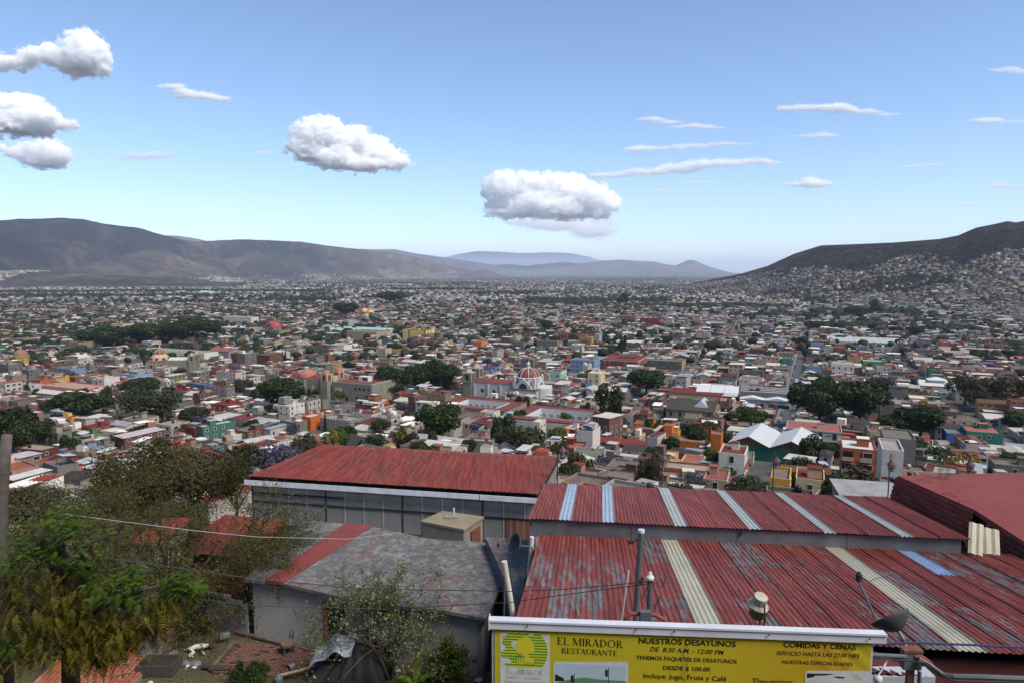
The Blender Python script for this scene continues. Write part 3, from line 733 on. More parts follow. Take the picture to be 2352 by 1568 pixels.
def flat_roof(t, w, d, h, rc, par=.55, th=.22, z=None):
    z = h-par if z is None else z
    MB().face([(-w/2+th, th, z), (w/2-th, th, z), (w/2-th, d-th, z), (-w/2+th, d-th, z)], 0, rc).build('roof', M_roofd, t)
def wall_shell(mb, x0, y0, x1, y1, z0, z1, c, th=.22, inner=.55):
    for (a, b) in (((x0, y0), (x1, y0)), ((x1, y0), (x1, y1)), ((x1, y1), (x0, y1)), ((x0, y1), (x0, y0))):
        mb.face([(*a, z0), (*b, z0), (*b, z1), (*a, z1)], 0, c)
    X0, Y0, X1, Y1 = x0+th, y0+th, x1-th, y1-th
    O = [(x0, y0), (x1, y0), (x1, y1), (x0, y1)]; I = [(X0, Y0), (X1, Y0), (X1, Y1), (X0, Y1)]
    for i in range(4):
        j = (i+1) % 4
        mb.face([(*O[i], z1), (*O[j], z1), (*I[j], z1), (*I[i], z1)], 0, c)
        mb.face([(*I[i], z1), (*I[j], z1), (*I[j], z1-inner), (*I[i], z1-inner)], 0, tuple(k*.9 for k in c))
def gable_roof(t, w, d, h, rc, rise, along='x', over=.4, name='roof', m=None):
    mb = MB(); o = over; e = .12
    if along == 'x':
        A = [(-w/2-o, -o, h), (w/2+o, -o, h), (w/2+o, d/2, h+rise), (-w/2-o, d/2, h+rise), (-w/2-o, d+o, h), (w/2+o, d+o, h)]
        q = [(0, 1, 2, 3), (3, 2, 5, 4)]; gb = [(-w/2, 0, d), (w/2, 0, d)]
    else:
        A = [(-w/2-o, -o, h), (-w/2-o, d+o, h), (0, d+o, h+rise), (0, -o, h+rise), (w/2+o, -o, h), (w/2+o, d+o, h)]
        q = [(0, 3, 2, 1), (3, 4, 5, 2)]
    for f in q:
        p = [A[i] for i in f]; mb.hexa([(x, y, z-e) for x, y, z in p]+p, 0, (), rc)
    return mb.build(name, m or M_roofd, t)
def gable_wall(mb, w, d, h, rise, c, along='x'):
    mb.box(-w/2, 0, -3, w/2, d, h-.05, 0, (0, 1), c)
    if along == 'x':
        for x in (-w/2, w/2): mb.face([(x, 0, h-.05), (x, d, h-.05), (x, d/2, h-.14+rise)], 0, c)
    else:
        for y in (0, d): mb.face([(-w/2, y, h-.05), (w/2, y, h-.05), (0, y, h-.14+rise)], 0, c)
def add_windows(t, w, d, storeys, sh, rg, kind='s', front=True, side=True, dens=3.4, z0=0.0):
    for s in range(storeys):
        z = z0+s*sh+(1.65 if kind != 't' else 1.45)
        for (L, fx, rz) in ((w, lambda q: (q, 0, z), 0), (d, lambda q: (w/2, q, z), PI/2)):
            if (rz == 0 and not front) or (rz and not side): continue
            n = max(1, int(L/dens))
            for i in range(n):
                if rg.random() < .22: continue
                q = (i+.5)*L/n
                o = link('window', WIN[kind], t); o.location = fx(q-w/2 if rz == 0 else q); o.rotation_euler = (0, 0, rz)
TANK = MB().lathe([(.01, 0), (.55, 0), (.55, .95), (.5, 1.12), (.2, 1.25), (.16, 1.34), (.01, 1.35)], 12)
def tank_mesh(name, rgb): return TANK.mesh(name, plain(name, rgb, .5, .2, 2), True)
TANKS = {'black': tank_mesh('black_tank_plastic', (.018, .018, .02)), 'beige': tank_mesh('beige_tank_plastic', (.47, .41, .33))}
NTANK = []
def tank(x, y, z, kind, hlabel):
    o = link('water_tank', TANKS[kind], None, (x, y, z), 0); NTANK.append((o, kind)); FOOT_T.append((x, y)); return o
FOOT_T = []
def house(label, p, rz, w, d, h, wall, roof, rc, storeys=2, rg=None, kind='s', cat='house', clutter=True, name='house', group=None, rec=None, win=True, wc=None, dens=3.4):
    """a town house: walls with parapet, roof deck or sheet roof, windows, stair head, tank"""
    rg = rg or random.Random(int(abs(p.x*7+p.y*3)))
    t = thing(name, label, cat, (p.x, p.y, p.z), rz, group)
    c = wc or jit(mute(WALLS[wall]) if rec else mute(WALLS[wall], .06, .76), .10, rg); r = jit(mute(ROOFS[rc], .15, .58 if rec else .68), .16, rg)
    mb = MB(); sh = h/storeys
    if roof == 'flat':
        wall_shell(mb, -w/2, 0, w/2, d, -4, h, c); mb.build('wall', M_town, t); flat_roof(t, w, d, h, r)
    elif roof == 'gable':
        ri = min(w, d)*.16; al = 'x' if w > d else 'y'
        gable_wall(mb, w, d, h, ri, c, al); mb.build('wall', M_town, t); gable_roof(t, w, d, h, r, ri, al)
    else:                                                     # single pitch of sheets
        mb.box(-w/2, 0, -4, w/2, d, h-.3, 0, (0, 1), c); mb.build('wall', M_town, t)
        f = .5 if roof == 'shed' else -.4
        q = [(-w/2-.4, -.5, h-.1-f/2), (w/2+.4, -.5, h-.1-f/2), (w/2+.4, d+.4, h-.1+f/2), (-w/2-.4, d+.4, h-.1+f/2)]
        MB().hexa([(x, y, z-.1) for x, y, z in q]+q, 0, (), r).build('roof', M_roofd, t)
    if win: add_windows(t, w, d, storeys, sh, rg, kind, dens=dens)
    if clutter and roof == 'flat' and min(w, d) > 5:
        if rg.random() < .55:
            a = rg.uniform(-w/2+1.6, w/2-1.6); b = rg.uniform(d*.35, d-1.8); e = rg.uniform(1.0, 1.8)
            MB().box(a-e, b-e, h-.6, a+e, b+e, h+1.6, 0, (0,), jit(c, .15, rg)).box(a-e-.15, b-e-.15, h+1.6, a+e+.15, b+e+.15, h+1.75, 0, (), jit(r, .2, rg)).build('stair_head', M_town, t)
    FOOT.append((p.x, p.y, max(w, d)*.55)); HOUSES.append((t, rec))
    return t
def seen_house(label, x0, x1, ytop, h, depth, wall, roof, rc, storeys=2, kind='s', cat='house', rz=None, name='house', group=None, clutter=True, win=True, wc=None, dens=3.4):
    """a particular building: the frame span of its near eaves, its height and depth in metres"""
    xm = (x0+x1)/2; p = onground(xm, ytop, h)
    dist = p.y; a = -TH if rz is None else rz
    ext = (x1-x0)/FS*math.hypot(dist, 0)
    w = max(3.5, (ext-depth*abs(math.sin(a))*.8)/math.cos(a)) if ext > depth*.9 else max(3.5, ext*.8)
    off = Vector((-depth*math.sin(-a)*.35, 0, 0)); p = p+off
    return house(label, p, a, w, depth, h, wall, roof, rc, storeys, None, kind, cat, clutter, name, group, None, win, wc, dens)

# ------------------------------------------------------------------ churches and other landmarks
M_whitewash = plain('aged_whitewash', (.44, .425, .40), .85, .22, .22, dirt=(.25, .22, .19))
M_stone = plain('green_grey_stone', (.19, .178, .13), .9, .25, .35, dirt=(.09, .085, .07))
M_gold = plain('ochre_limewash', (.37, .23, .06), .85, .22, .3)
M_cream = plain('cream_limewash', (.40, .31, .18), .85, .2, .3)
M_rdome = plain('red_dome_tile', (.18, .042, .035), .7, .2, .5)
M_rroof = plain('red_flat_roof', (.145, .038, .032), .85, .25, .3, dirt=(.10, .05, .045))
M_sand = plain('sandstone_trim', (.31, .27, .20), .9, .25, .5)
def clear_front(p, r):
    q = Vector((p.x, p.y)).normalized(); FOOT.append((p.x-q.x*r, p.y-q.y*r, r*.75))
def part(t, name, mb, mat, smooth=False): return mb.build(name, mat, t, smooth=smooth)
def dome_prof(r, hgt, n=8, z=0): return [(r*math.cos(PI/2*i/n), z+hgt*math.sin(PI/2*i/n)) for i in range(n)]+[(.05, z+hgt)]
def arch_wall(w, h, n, ow, oh, th=.5, spring=None):
    """wall of n bays each with a round-headed opening down to the floor"""
    mb = MB(); bw = w/n; r = ow/2; sp = oh-r
    for i in range(n):
        x0 = i*bw; c = x0+bw/2
        arc = [(c-r*math.cos(PI*k/8), sp+r*math.sin(PI*k/8)) for k in range(9)]
        out = [(x0, 0), (c-r, 0)]+arc+[(c+r, 0), (x0+bw, 0), (x0+bw, h), (x0, h)]
        L = [(x0, 0), (c-r, 0), arc[0]]
        for y, sgn in ((0, 1), (th, -1)):
            fs = []
            fs.append([(x0, 0), (c-r, 0), (c-r, sp), (x0, sp)]); fs.append([(c+r, 0), (x0+bw, 0), (x0+bw, sp), (c+r, sp)])
            fs.append([(x0, sp)]+arc[:5]+[(c, h), (x0, h)]); fs.append(arc[4:]+[(x0+bw, sp), (x0+bw, h), (c, h)])
            for f in fs:
                q = [(a, y, b) for a, b in f]; mb.face(q if sgn > 0 else q[::-1])
        pr = [(c-r, 0)]+arc+[(c+r, 0)]
        for a, b in zip(pr, pr[1:]): mb.face([(a[0], 0, a[1]), (a[0], th, a[1]), (b[0], th, b[1]), (b[0], 0, b[1])])
    return mb
def bell_tower(t, x, y, w, h, mat, cap, z0=0, openings=True, dome=True):
    """square tower: base, cornice, belfry with openings, small dome and lantern"""
    b = MB().box(x-w/2, y-w/2, z0-3, x+w/2, y+w/2, z0+h*.5)
    tw = part(t, 'tower_base', b, mat)
    part(t, 'cornice', MB().box(x-w*.57, y-w*.57, z0+h*.5, x+w*.57, y+w*.57, z0+h*.535).box(x-w*.57, y-w*.57, z0+h*.8, x+w*.57, y+w*.57, z0+h*.835), M_sand if mat is not M_whitewash else M_whitewash)
    q = w*.44; c = w*.13
    m = MB()
    for sx in (-1, 1):
        for sy in (-1, 1): m.box(x+sx*q-c, y+sy*q-c, z0+h*.535, x+sx*q+c, y+sy*q+c, z0+h*.8)
    m.box(x-w*.2, y-w*.2, z0+h*.535, x+w*.2, y+w*.2, z0+h*.8)
    m.box(x-q, y-q, z0+h*.735, x+q, y+q, z0+h*.8)
    for k in (-1, 1):
        m.box(x-q, y-q-.02, z0+h*.535, x-w*.14, y+q+.02, z0+h*.74); m.box(x+w*.14, y-q-.02, z0+h*.535, x+q, y+q+.02, z0+h*.74)
        break
    part(t, 'belfry', m, mat)
    part(t, 'belfry_opening', MB().box(x-w*.13, y-q-.03, z0+h*.55, x+w*.13, y-q+.2, z0+h*.73).box(x+q-.2, y-w*.13, z0+h*.55, x+q+.03, y+w*.13, z0+h*.73), M_dark)
    part(t, 'tower_dome', MB().lathe([(w*.42, z0+h*.835), (w*.42, z0+h*.86)]+dome_prof(w*.38, h*.1, 6, z0+h*.86)+[(.3, z0+h*.955), (.3, z0+h*.98), (.02, z0+h)], 12, (x, y, 0)), cap, True)
    for sx in (-1, 1):
        for sy in (-1, 1): m2 = MB().lathe([(.25, 0), (.35, .5), (.1, 1.2), (.02, 1.5)], 6, (x+sx*w*.5, y+sy*w*.5, z0+h*.835)); part(t, 'pinnacle', m2, M_sand)

def church_white():
    p = onground(1135, 908, 0)
    t = thing('church', 'white church with large ribbed red dome and two grey stone bell towers', 'church', p, -TH)
    FOOT.append((p.x, p.y, 30)); FOOT.append((p.x+TB.x*28, p.y+TB.y*28, 20))
    # nave along x, towers at -x, dome at +x
    part(t, 'nave_wall', MB().box(-16, -6.5, -3, 16, 6.5, 10.2), M_whitewash)
    part(t, 'nave_roof', MB().hexa([(-16, -6.9, 10.21), (16, -6.9, 10.21), (16, 6.9, 10.21), (-16, 6.9, 10.21), (-16, -3, 11.6), (16, -3, 11.6), (16, 3, 11.6), (-16, 3, 11.6)]), M_rroof)
    for x in (-6, 3):
        o = part(t, 'side_window', MB().box(x-1.1, -6.56, 3.2, x+1.1, -6.4, 5.2), M_glass)
        part(t, 'window_hood', MB().tube([(x-1.7, -6.6, 5.0), (x-1.2, -6.6, 6.0), (x, -6.6, 6.4), (x+1.2, -6.6, 6.0), (x+1.7, -6.6, 5.0)], .22, 5), M_whitewash)
    for x in (-12, -1.5, 8): part(t, 'buttress', MB().box(x-.6, -7.3, -3, x+.6, -6.49, 9.4), M_whitewash)
    for x in (0, 8):
        part(t, 'cupola', MB().lathe([(1.0, 11.4), (1.0, 13.2), (1.2, 13.3)], 8, (x, 2.5, 0)), M_whitewash)
        part(t, 'cupola_dome', MB().lathe([(1.15, 13.3)]+dome_prof(1.1, 1.1, 5, 13.3), 10, (x, 2.5, 0)), M_rdome, True)
    bell_tower(t, -17.5, -4.5, 6.6, 19.5, M_stone, M_sand); bell_tower(t, -17.5, 7.5, 6.6, 21.5, M_stone, M_sand)
    part(t, 'facade', MB().box(-18.6, -1.5, -3, -16.01, 4.4, 13), M_stone)
    # crossing
    cx = 26
    part(t, 'crossing', MB().box(cx-10, -10, -3, cx+10, 10, 7.6), M_whitewash)
    part(t, 'transept_roof', MB().box(cx-10.3, -10.3, 7.61, cx+10.3, 10.3, 8.0), M_rroof)
    part(t, 'drum', MB().lathe([(8.6, 7.9), (8.6, 14.6), (9.0, 14.8), (9.0, 15.2), (7.4, 15.3)], 8, (cx, 0, 0), 0, R(22.5), R(382.5)), M_whitewash)
    for k in range(4):                                        # gabled lunettes
        a = k*PI/2; m = MB(); o = thingless = None
        g = [(-6.5, 8), (6.5, 8), (5.2, 10.5), (0, 15.4), (-5.2, 10.5)]
        m2 = MB()
        for y0 in (-9.6,):
            m2.face([(x, y0, z) for x, z in g]); m2.face([(x, y0+1.2, z) for x, z in reversed(g)])
            for i in range(5):
                a0, a1 = g[i], g[(i+1) % 5]; m2.face([(a0[0], y0, a0[1]), (a0[0], y0+1.2, a0[1]), (a1[0], y0+1.2, a1[1]), (a1[0], y0, a1[1])])
        o = part(t, 'gable', m2, M_whitewash); o.location = (cx, 0, 0); o.rotation_euler = (0, 0, a)
        l = MB(); arc = [(3.0*math.cos(PI*i/10), 8.3+3.6*math.sin(PI*i/10)) for i in range(11)]
        l.face([(x, -9.66, z) for x, z in arc]); o = part(t, 'lunette_window', l, M_glass); o.location = (cx, 0, 0); o.rotation_euler = (0, 0, a)
        o = part(t, 'corner_pier', MB().box(6.4, -8.0, 7.9, 8.0, -6.4, 14.5).lathe([(.9, 14.5), (.9, 15.5), (.3, 16.5), (.02, 17)], 8, (7.2, -7.2, 0)), M_whitewash); o.location = (cx, 0, 0); o.rotation_euler = (0, 0, a)
    part(t, 'dome', MB().lathe(dome_prof(7.3, 6.0, 9, 15.3), 16, (cx, 0, 0)), M_rdome, True)
    for k in range(8):
        a = k*PI/4+PI/8
        part(t, 'dome_rib', MB().tube([(cx+7.4*math.cos(PI/2*i/8)*math.cos(a), 7.4*math.cos(PI/2*i/8)*math.sin(a), 15.3+6.1*math.sin(PI/2*i/8)) for i in range(8)], .28, 5), M_whitewash)
    part(t, 'lantern', MB().lathe([(1.6, 21), (1.6, 21.5), (1.1, 21.6), (1.1, 23.6), (1.5, 23.8), (1.1, 24.4), (.4, 25.2), (.1, 25.6), (.08, 27)], 8, (cx, 0, 0)), M_whitewash)
    part(t, 'apse', MB().lathe([(7, -3), (7, 8.5), (6.5, 9.4), (.1, 10.4)], 14, (cx+10, 0, 0)), M_whitewash)
church_white()

def cloister(label, x0, x1, y0, d, h, mat_wall, nb, name='cloister', rot=-TH):
    """one-storey range round a court with a white arcade, red flat roofs"""
    xm = (x0+x1)/2; p = onground(xm, y0, h); w = (x1-x0)/FS*p.y/math.cos(TH)*.93
    t = thing(name, label, 'cloister', p, rot); FOOT.append((p.x+TA.x*d/2, p.y+TA.y*d/2, max(w, d)*.62))
    FOOT.append((p.x+TA.x*d/2-TB.x*w*.3, p.y+TA.y*d/2-TB.y*w*.3, d*.6)); FOOT.append((p.x+TA.x*d/2+TB.x*w*.3, p.y+TA.y*d/2+TB.y*w*.3, d*.6))
    k = 7.5
    m = MB(); r = MB()
    for (a, b, c, e) in ((-w/2, 0, w/2, k), (-w/2, d-k, w/2, d), (-w/2, k+.01, -w/2+k, d-k-.01), (w/2-k, k+.01, w/2, d-k-.01)):
        m.box(a, b, -4, c, e, h-.3, 0, (0,)); 
        r.box(a+.3, b+.3, h-.29, c-.3, e-.3, h-.05)
    part(t, 'wall', m, mat_wall); part(t, 'roof', r, M_rroof)
    part(t, 'parapet', MB().box(-w/2, 0, h-.3, w/2, .28, h+.35).box(-w/2, .281, h-.3, -w/2+.28, d, h+.35).box(w/2-.28, .281, h-.3, w/2, d, h+.35).box(-w/2+.281, d-.28, h-.3, w/2-.281, d, h+.35), M_rroof)
    wi, di = w-2*k, d-2*k
    for (nm, W_, px, py, rz, n) in (('a', wi, -wi/2, d-k-.35, 0, nb), ('b', wi, wi/2, k+.35, PI, nb), ('c', di, -wi/2+.35, k, PI/2, max(2, nb-3)), ('d', di, wi/2-.35, d-k, -PI/2, max(2, nb-3))):
        o = part(t, 'arcade', arch_wall(W_, h+.25, n, W_/n*.62, h*.62, .3), M_white); o.location = (px, py, 0); o.rotation_euler = (0, 0, rz)
    part(t, 'court_floor', MB().box(-wi/2, k, -.1, wi/2, d-k, .05), M_conc)
    return t
cloister('red roofed cloister with white arcaded court left of the white church dome', 990, 1165, 938, 32, 6.5, M_stone, 7)
cloister('red roofed cloister with white arches, right of the other arcaded court', 1150, 1372, 968, 36, 6.5, M_whitewash, 8)

def church_stone():
    p = onground(716, 912, 0); clear_front(p, 22); clear_front(p+TB*34, 26)
    t = thing('church', 'low stone church with terracotta dome and two squat cream towers', 'church', p, -TH)
    FOOT.append((p.x, p.y, 26)); FOOT.append((p.x+TA.x*12, p.y+TA.y*12, 24))
    part(t, 'nave_wall', MB().box(-16, -6, -3, 14, 8, 13.5), M_stone)
    part(t, 'nave_roof', MB().hexa([(-15.8, -5.8, 13.51), (13.8, -5.8, 13.51), (13.8, 7.8, 13.51), (-15.8, 7.8, 13.51), (-15, -2, 15.2), (13, -2, 15.2), (13, 4, 15.2), (-15, 4, 15.2)]), M_rroof)
    part(t, 'dome', MB().lathe([(6.5, 14.2)]+dome_prof(6.3, 4.2, 8, 15), 18, (-4, 1, 0)), plain('terracotta_dome', (.31, .125, .075), .8, .2, .5), True)
    part(t, 'dome_lantern', MB().lathe([(.8, 18.9), (.8, 20.3), (1.0, 20.4), (.1, 21.3)], 8, (-4, 1, 0)), M_whitewash)
    for x in (-11, 6): part(t, 'vault_swell', MB().lathe(dome_prof(5, 2.3, 5, 14.2), 14, (x, 1, 0)), M_rroof, True)
    for x in (-14, -8, 0, 7): part(t, 'buttress', MB().box(x-1, -8.4, -3, x+1, -5.99, 9.5), M_stone)
    for x in (-8, 0): part(t, 'white_pilaster', MB().box(x-.5, -6.2, 9.6, x+.5, -5.99, 13.2), M_white)
    for y in (-4.5, 8.5):
        part(t, 'tower_base', MB().box(14.01, y-3, -3, 19.5, y+3, 13.5), M_stone)
        m = MB(); 
        for sx in (-1, 1):
            for sy in (-1, 1): m.box(16.75+sx*2.0-.6, y+sy*2.2-.6, 13.51, 16.75+sx*2.0+.6, y+sy*2.2+.6, 18)
        m.box(14.3, y-2.7, 17.4, 19.2, y+2.7, 18.4); m.box(15.6, y-1.5, 13.51, 17.9, y+1.5, 17.4)
        part(t, 'belfry', m, M_cream)
        part(t, 'louvre', MB().box(15.4, y-2.6, 13.8, 18.1, y-2.4, 17.0).box(18.95, y-1.4, 13.8, 19.15, y+1.4, 17.0), plain('maroon_paint', (.13, .04, .035), .8))
        part(t, 'tower_dome', MB().lathe([(2.9, 18.4), (2.9, 18.8)]+dome_prof(2.5, 2.2, 6, 18.8)+[(.4, 21), (.05, 22.2)], 8, (16.75, y, 0)), plain('terracotta_dome', (.31, .125, .075), .8), True)
    part(t, 'pediment', MB().hexa([(18, -1.5, 0), (19.3, -1.5, 0), (19.3, 5.5, 0), (18, 5.5, 0), (18, -.5, 16), (19.3, -.5, 16), (19.3, 4.5, 16), (18, 4.5, 16)]), M_cream)
    t2 = thing('convent', 'long yellowish stone convent with red flat roofs beside the terracotta domed church', 'convent', p+TB*37+TA*4, -TH)
    FOOT.append((t2.location.x, t2.location.y, 24)); FOOT.append((t2.location.x-TB.x*14+TA.x*14, t2.location.y-TB.y*14+TA.y*14, 22))
    part(t2, 'wall', MB().box(-16, -8, -3, 16, 24, 12.5), M_stone)
    part(t2, 'roof', MB().box(-15.6, -7.6, 12.51, 15.6, 23.6, 12.8), M_rroof)
    part(t2, 'parapet', MB().box(-16.1, -8.1, 12.4, 16.1, -7.7, 13.3).box(15.7, -7.69, 12.4, 16.1, 24, 13.3), M_sand)
    part(t2, 'side_portal', MB().box(-13.5, -8.6, -2, -8.5, -8.01, 9).box(-12.6, -8.9, -2, -9.4, -8.61, 4), M_cream)
    part(t2, 'portal_window', MB().box(-11.8, -8.96, 4.4, -10.2, -8.6, 7.4), M_glass)
    for (x, z, h_) in ((-4, 1, 2.6), (4, 1.6, 2.6), (12, 1.5, 4)): part(t2, 'doorway', MB().box(x-.8, -8.08, z, x+.8, -7.9, z+h_), M_dark)
    for x in (3, 6.5, 10, 13.5): part(t2, 'high_window', MB().box(x-.7, -8.08, 8.6, x+.7, -7.9, 10.4), M_dark)
    part(t2, 'roof_house', MB().box(-2, 2, 12.8, 6, 7, 16), M_white); part(t2, 'roof_house_window', MB().box(1.5, 1.93, 13.6, 5.5, 2.0, 15.4), M_glass)
    part(t2, 'roof_ridge', MB().box(-15, 9, 12.81, 15, 9.6, 13.6).box(-15, 14, 12.81, 15, 14.6, 13.6), M_rroof)
church_stone()

def church_ochre():
    p = onground(368, 852, 0); clear_front(p, 22); clear_front(p+Vector((20, 0, 0)), 18)
    t = thing('church', 'stone church with ochre octagon and small maroon dome, bell towers to its right', 'church', p, -TH+R(30))
    FOOT.append((p.x, p.y, 24)); FOOT.append((p.x+22, p.y+8, 18))
    part(t, 'body', MB().box(-9, -8, -3, 9, 10, 9.5), M_stone); part(t, 'nave_wall', MB().box(9.01, -5, -3, 28, 7, 10.5), M_stone)
    part(t, 'nave_roof', MB().hexa([(9, -5, 10.51), (28, -5, 10.51), (28, 7, 10.51), (9, 7, 10.51), (9, -1.5, 12.4), (28, -1.5, 12.4), (28, 3.5, 12.4), (9, 3.5, 12.4)]), M_whitewash)
    for s in (-1, 1): part(t, 'corner_roof', MB().hexa([(s*4.5-4, -8.2, 9.51), (s*4.5+4, -8.2, 9.51), (s*4.5+4, -1, 9.51), (s*4.5-4, -1, 9.51), (s*4.5-2.5, -5, 11.4), (s*4.5+2.5, -5, 11.4), (s*4.5+2, -2, 11.4), (s*4.5-2, -2, 11.4)]), M_rdome)
    part(t, 'octagon', MB().lathe([(8.6, 9.6), (7.4, 13.2), (5.4, 15.4), (5.0, 15.8), (.1, 15.9)], 8, (0, 1, 0), 0, R(22.5), R(382.5)), M_cream)
    for k in range(8):
        a = k*PI/4
        o = part(t, 'round_window', MB().lathe([(.01, 0), (1.25, 0), (1.25, .3), (.01, .3)], 10), M_dark); o.location = (7.5*math.cos(a), 1+7.5*math.sin(a), 11.7); o.rotation_euler = (0, R(62), a)
    part(t, 'dome', MB().lathe(dome_prof(4.9, 4.0, 8, 15.8), 16, (0, 1, 0)), M_rdome, True)
    for k in range(8):
        a = k*PI/4+PI/8
        part(t, 'dome_rib', MB().tube([(5.0*math.cos(PI/2*i/6)*math.cos(a), 1+5.0*math.cos(PI/2*i/6)*math.sin(a), 15.8+4.1*math.sin(PI/2*i/6)) for i in range(7)], .25, 5), M_cream)
    part(t, 'lantern', MB().lathe([(.9, 19.6), (.9, 21.6), (1.1, 21.7), (.1, 23.4)], 8, (0, 1, 0)), M_cream)
    bell_tower(t, 29.5, -4, 4.6, 17.5, M_stone, M_sand); bell_tower(t, 29.5, 8, 4.6, 17.5, M_stone, M_sand)
    for x in (-4.5, 4.5): part(t, 'side_window', MB().box(x-.9, -8.06, 4, x+.9, -7.9, 6.6), M_dark)
    for x in (-8.4, 0, 8.4): part(t, 'buttress', MB().box(x-.9, -9.2, -3, x+.9, -8.01, 7.5), M_stone)
church_ochre()
def dome_church(label, x, ybase, r, drum, mdrum, mdome, body, mbody, hb, n=8, twin=False):
    p = onground(x, ybase, 0); clear_front(p, body*1.2); t = thing('church', label, 'church', p, -TH); FOOT.append((p.x, p.y, body*.9))
    part(t, 'body', MB().box(-body, -body*.6, -3, body, body*.6, hb), mbody)
    part(t, 'body_roof', MB().box(-body+.4, -body*.6+.4, hb+.01, body-.4, body*.6-.4, hb+.4), M_rroof if mbody is M_stone else M_conc)
    for k in (range(2) if twin else range(1)):
        o = (-r*.9+k*r*2.0, k*1.5, 0) if twin else (0, 0, 0); z = hb+(0 if not k else -r*.4)
        part(t, 'drum', MB().lathe([(r*1.12, z), (r*1.1, z+drum*.8), (r*1.18, z+drum*.85), (r*1.18, z+drum), (r, z+drum)], n, o, 0, R(22.5), R(382.5)), mdrum)
        part(t, 'dome', MB().lathe(dome_prof(r, r*.95, 8, z+drum), 18, o), mdome, True)
        part(t, 'lantern', MB().lathe([(r*.16, z+drum+r*.9), (r*.16, z+drum+r*1.2), (r*.2, z+drum+r*1.22), (.05, z+drum+r*1.5)], 8, o), mdrum)
        for j in range(4):
            a = R(-110)+j*R(45)
            w_ = part(t, 'drum_window', MB().box(-.5, -.1, -.9, .5, .1, .9), M_dark); w_.location = (o[0]+r*1.09*math.cos(a), o[1]+r*1.09*math.sin(a), z+drum*.45); w_.rotation_euler = (0, 0, a+PI/2)
    for x_ in (-body*.5, body*.5): part(t, 'side_window', MB().box(x_-.8, -body*.6-.06, hb*.4, x_+.8, -body*.6+.1, hb*.7), M_dark)
    for sx in (-1, 1): part(t, 'buttress', MB().box(sx*body*.97-.8, -body*.6-1.0, -3, sx*body*.97+.8, -body*.6-.01, hb*.8), mbody)
    return t
dome_church('ochre drum church with brown striped dome near the left edge', 50, 842, 6.2, 7.0, M_gold, plain('brown_dome_tile', (.24, .12, .09), .8, .5, 1.2), 9, M_whitewash, 4)
dome_church('stone church with bright red dome behind the park trees', 632, 774, 8.5, 4, M_stone, plain('bright_red_dome', (.33, .05, .05), .7), 18, M_stone, 10)
dome_church('distant stone church with twin yellow domes', 843, 728, 7.0, 3.0, M_sand, plain('yellow_dome_tile', (.52, .34, .10), .7), 20, M_stone, 8, twin=True)

def market(label, x0, x1, y, h, d, roofm, wallc, n, rise, cat='market hall', name='market_hall', along='x', rz=-TH):
    p = onground((x0+x1)/2, y, h); w = (x1-x0)/FS*p.y*.95; t = thing(name, label, cat, p, rz); FOOT.append((p.x+TA.x*d/2, p.y+TA.y*d/2, max(w, d)*.6))
    if w > d*1.5: FOOT.append((p.x+TA.x*d/2+TB.x*w*.33, p.y+TA.y*d/2+TB.y*w*.33, d*.6)); FOOT.append((p.x+TA.x*d/2-TB.x*w*.33, p.y+TA.y*d/2-TB.y*w*.33, d*.6))
    wm = plain('render_'+label.split()[0]+name, wallc, .9)
    if along == 'x':
        bd = d/n
        for k in range(n):
            part(t, 'wall', MB().box(-w/2, k*bd+.01, -4, w/2, (k+1)*bd-.01, h), wm)
            m = MB(); a, b, c = k*bd, (k+.5)*bd, (k+1)*bd
            for f in ([(-w/2-.6, a, h+.02), (w/2+.6, a, h+.02), (w/2+.6, b, h+rise), (-w/2-.6, b, h+rise)], [(-w/2-.6, b, h+rise), (w/2+.6, b, h+rise), (w/2+.6, c, h+.02), (-w/2-.6, c, h+.02)]):
                m.hexa([(x, y_, z-.15) for x, y_, z in f]+f)
            for x in (-w/2-.02, w/2+.02): m.face([(x, a, h), (x, c, h), (x, b, h+rise-.15)])
            part(t, 'roof', m, roofm)
            for j in range(int(w/7)): part(t, 'roof_seam', MB().bar((-w/2+3+j*7, a-.05, h+.14), (-w/2+3+j*7, b, h+rise+.12), .25, .12), M_zinc)
    else:
        bw = w/n
        for k in range(n):
            x = -w/2+k*bw
            part(t, 'wall', MB().box(x+.01, 0, -4, x+bw-.01, d, h), wm)
            m = MB(); a, b, c = x, x+bw/2, x+bw
            for f in ([(a, -.8, h+.02), (b, -.8, h+rise), (b, d+.8, h+rise), (a, d+.8, h+.02)], [(b, -.8, h+rise), (c, -.8, h+.02), (c, d+.8, h+.02), (b, d+.8, h+rise)]):
                m.hexa([(q[0], q[1], q[2]-.15) for q in f]+f)
            part(t, 'roof', m, roofm)
            part(t, 'gable', MB().face([(a, -.02, h), (c, -.02, h), (b, -.02, h+rise-.15)]), plain('timber_gable', (.22, .085, .03), .9, .4, 2))
            for j in range(5): part(t, 'gable_post', MB().box(x+bw*(j+1)/6-.08, -.08, h, x+bw*(j+1)/6+.08, -.021, h+rise*(1-abs((j+1)/3-1))*.95), M_dark)
    return t
market('pale mint green market hall with stepped sheet roofs', 735, 880, 760, 7, 50, plain('mint_sheet', (.27, .42, .37), .6, .15, .3), (.38, .5, .44), 3, 2.2)
market('big white twin gabled sports hall with green lower wall', 1668, 1868, 1026, 5.5, 26, plain('white_sheet', (.42, .43, .415), .5, .12, .5), srgb(40, 100, 76), 2, 3.4, 'sports hall', 'sports_hall', 'y', -R(30))
market('row of long white market sheds below the right hill', 1905, 2076, 786, 5, 60, plain('white_sheet_old', (.36, .36, .355), .6, .2, .3), (.3, .36, .34), 4, 1.8)
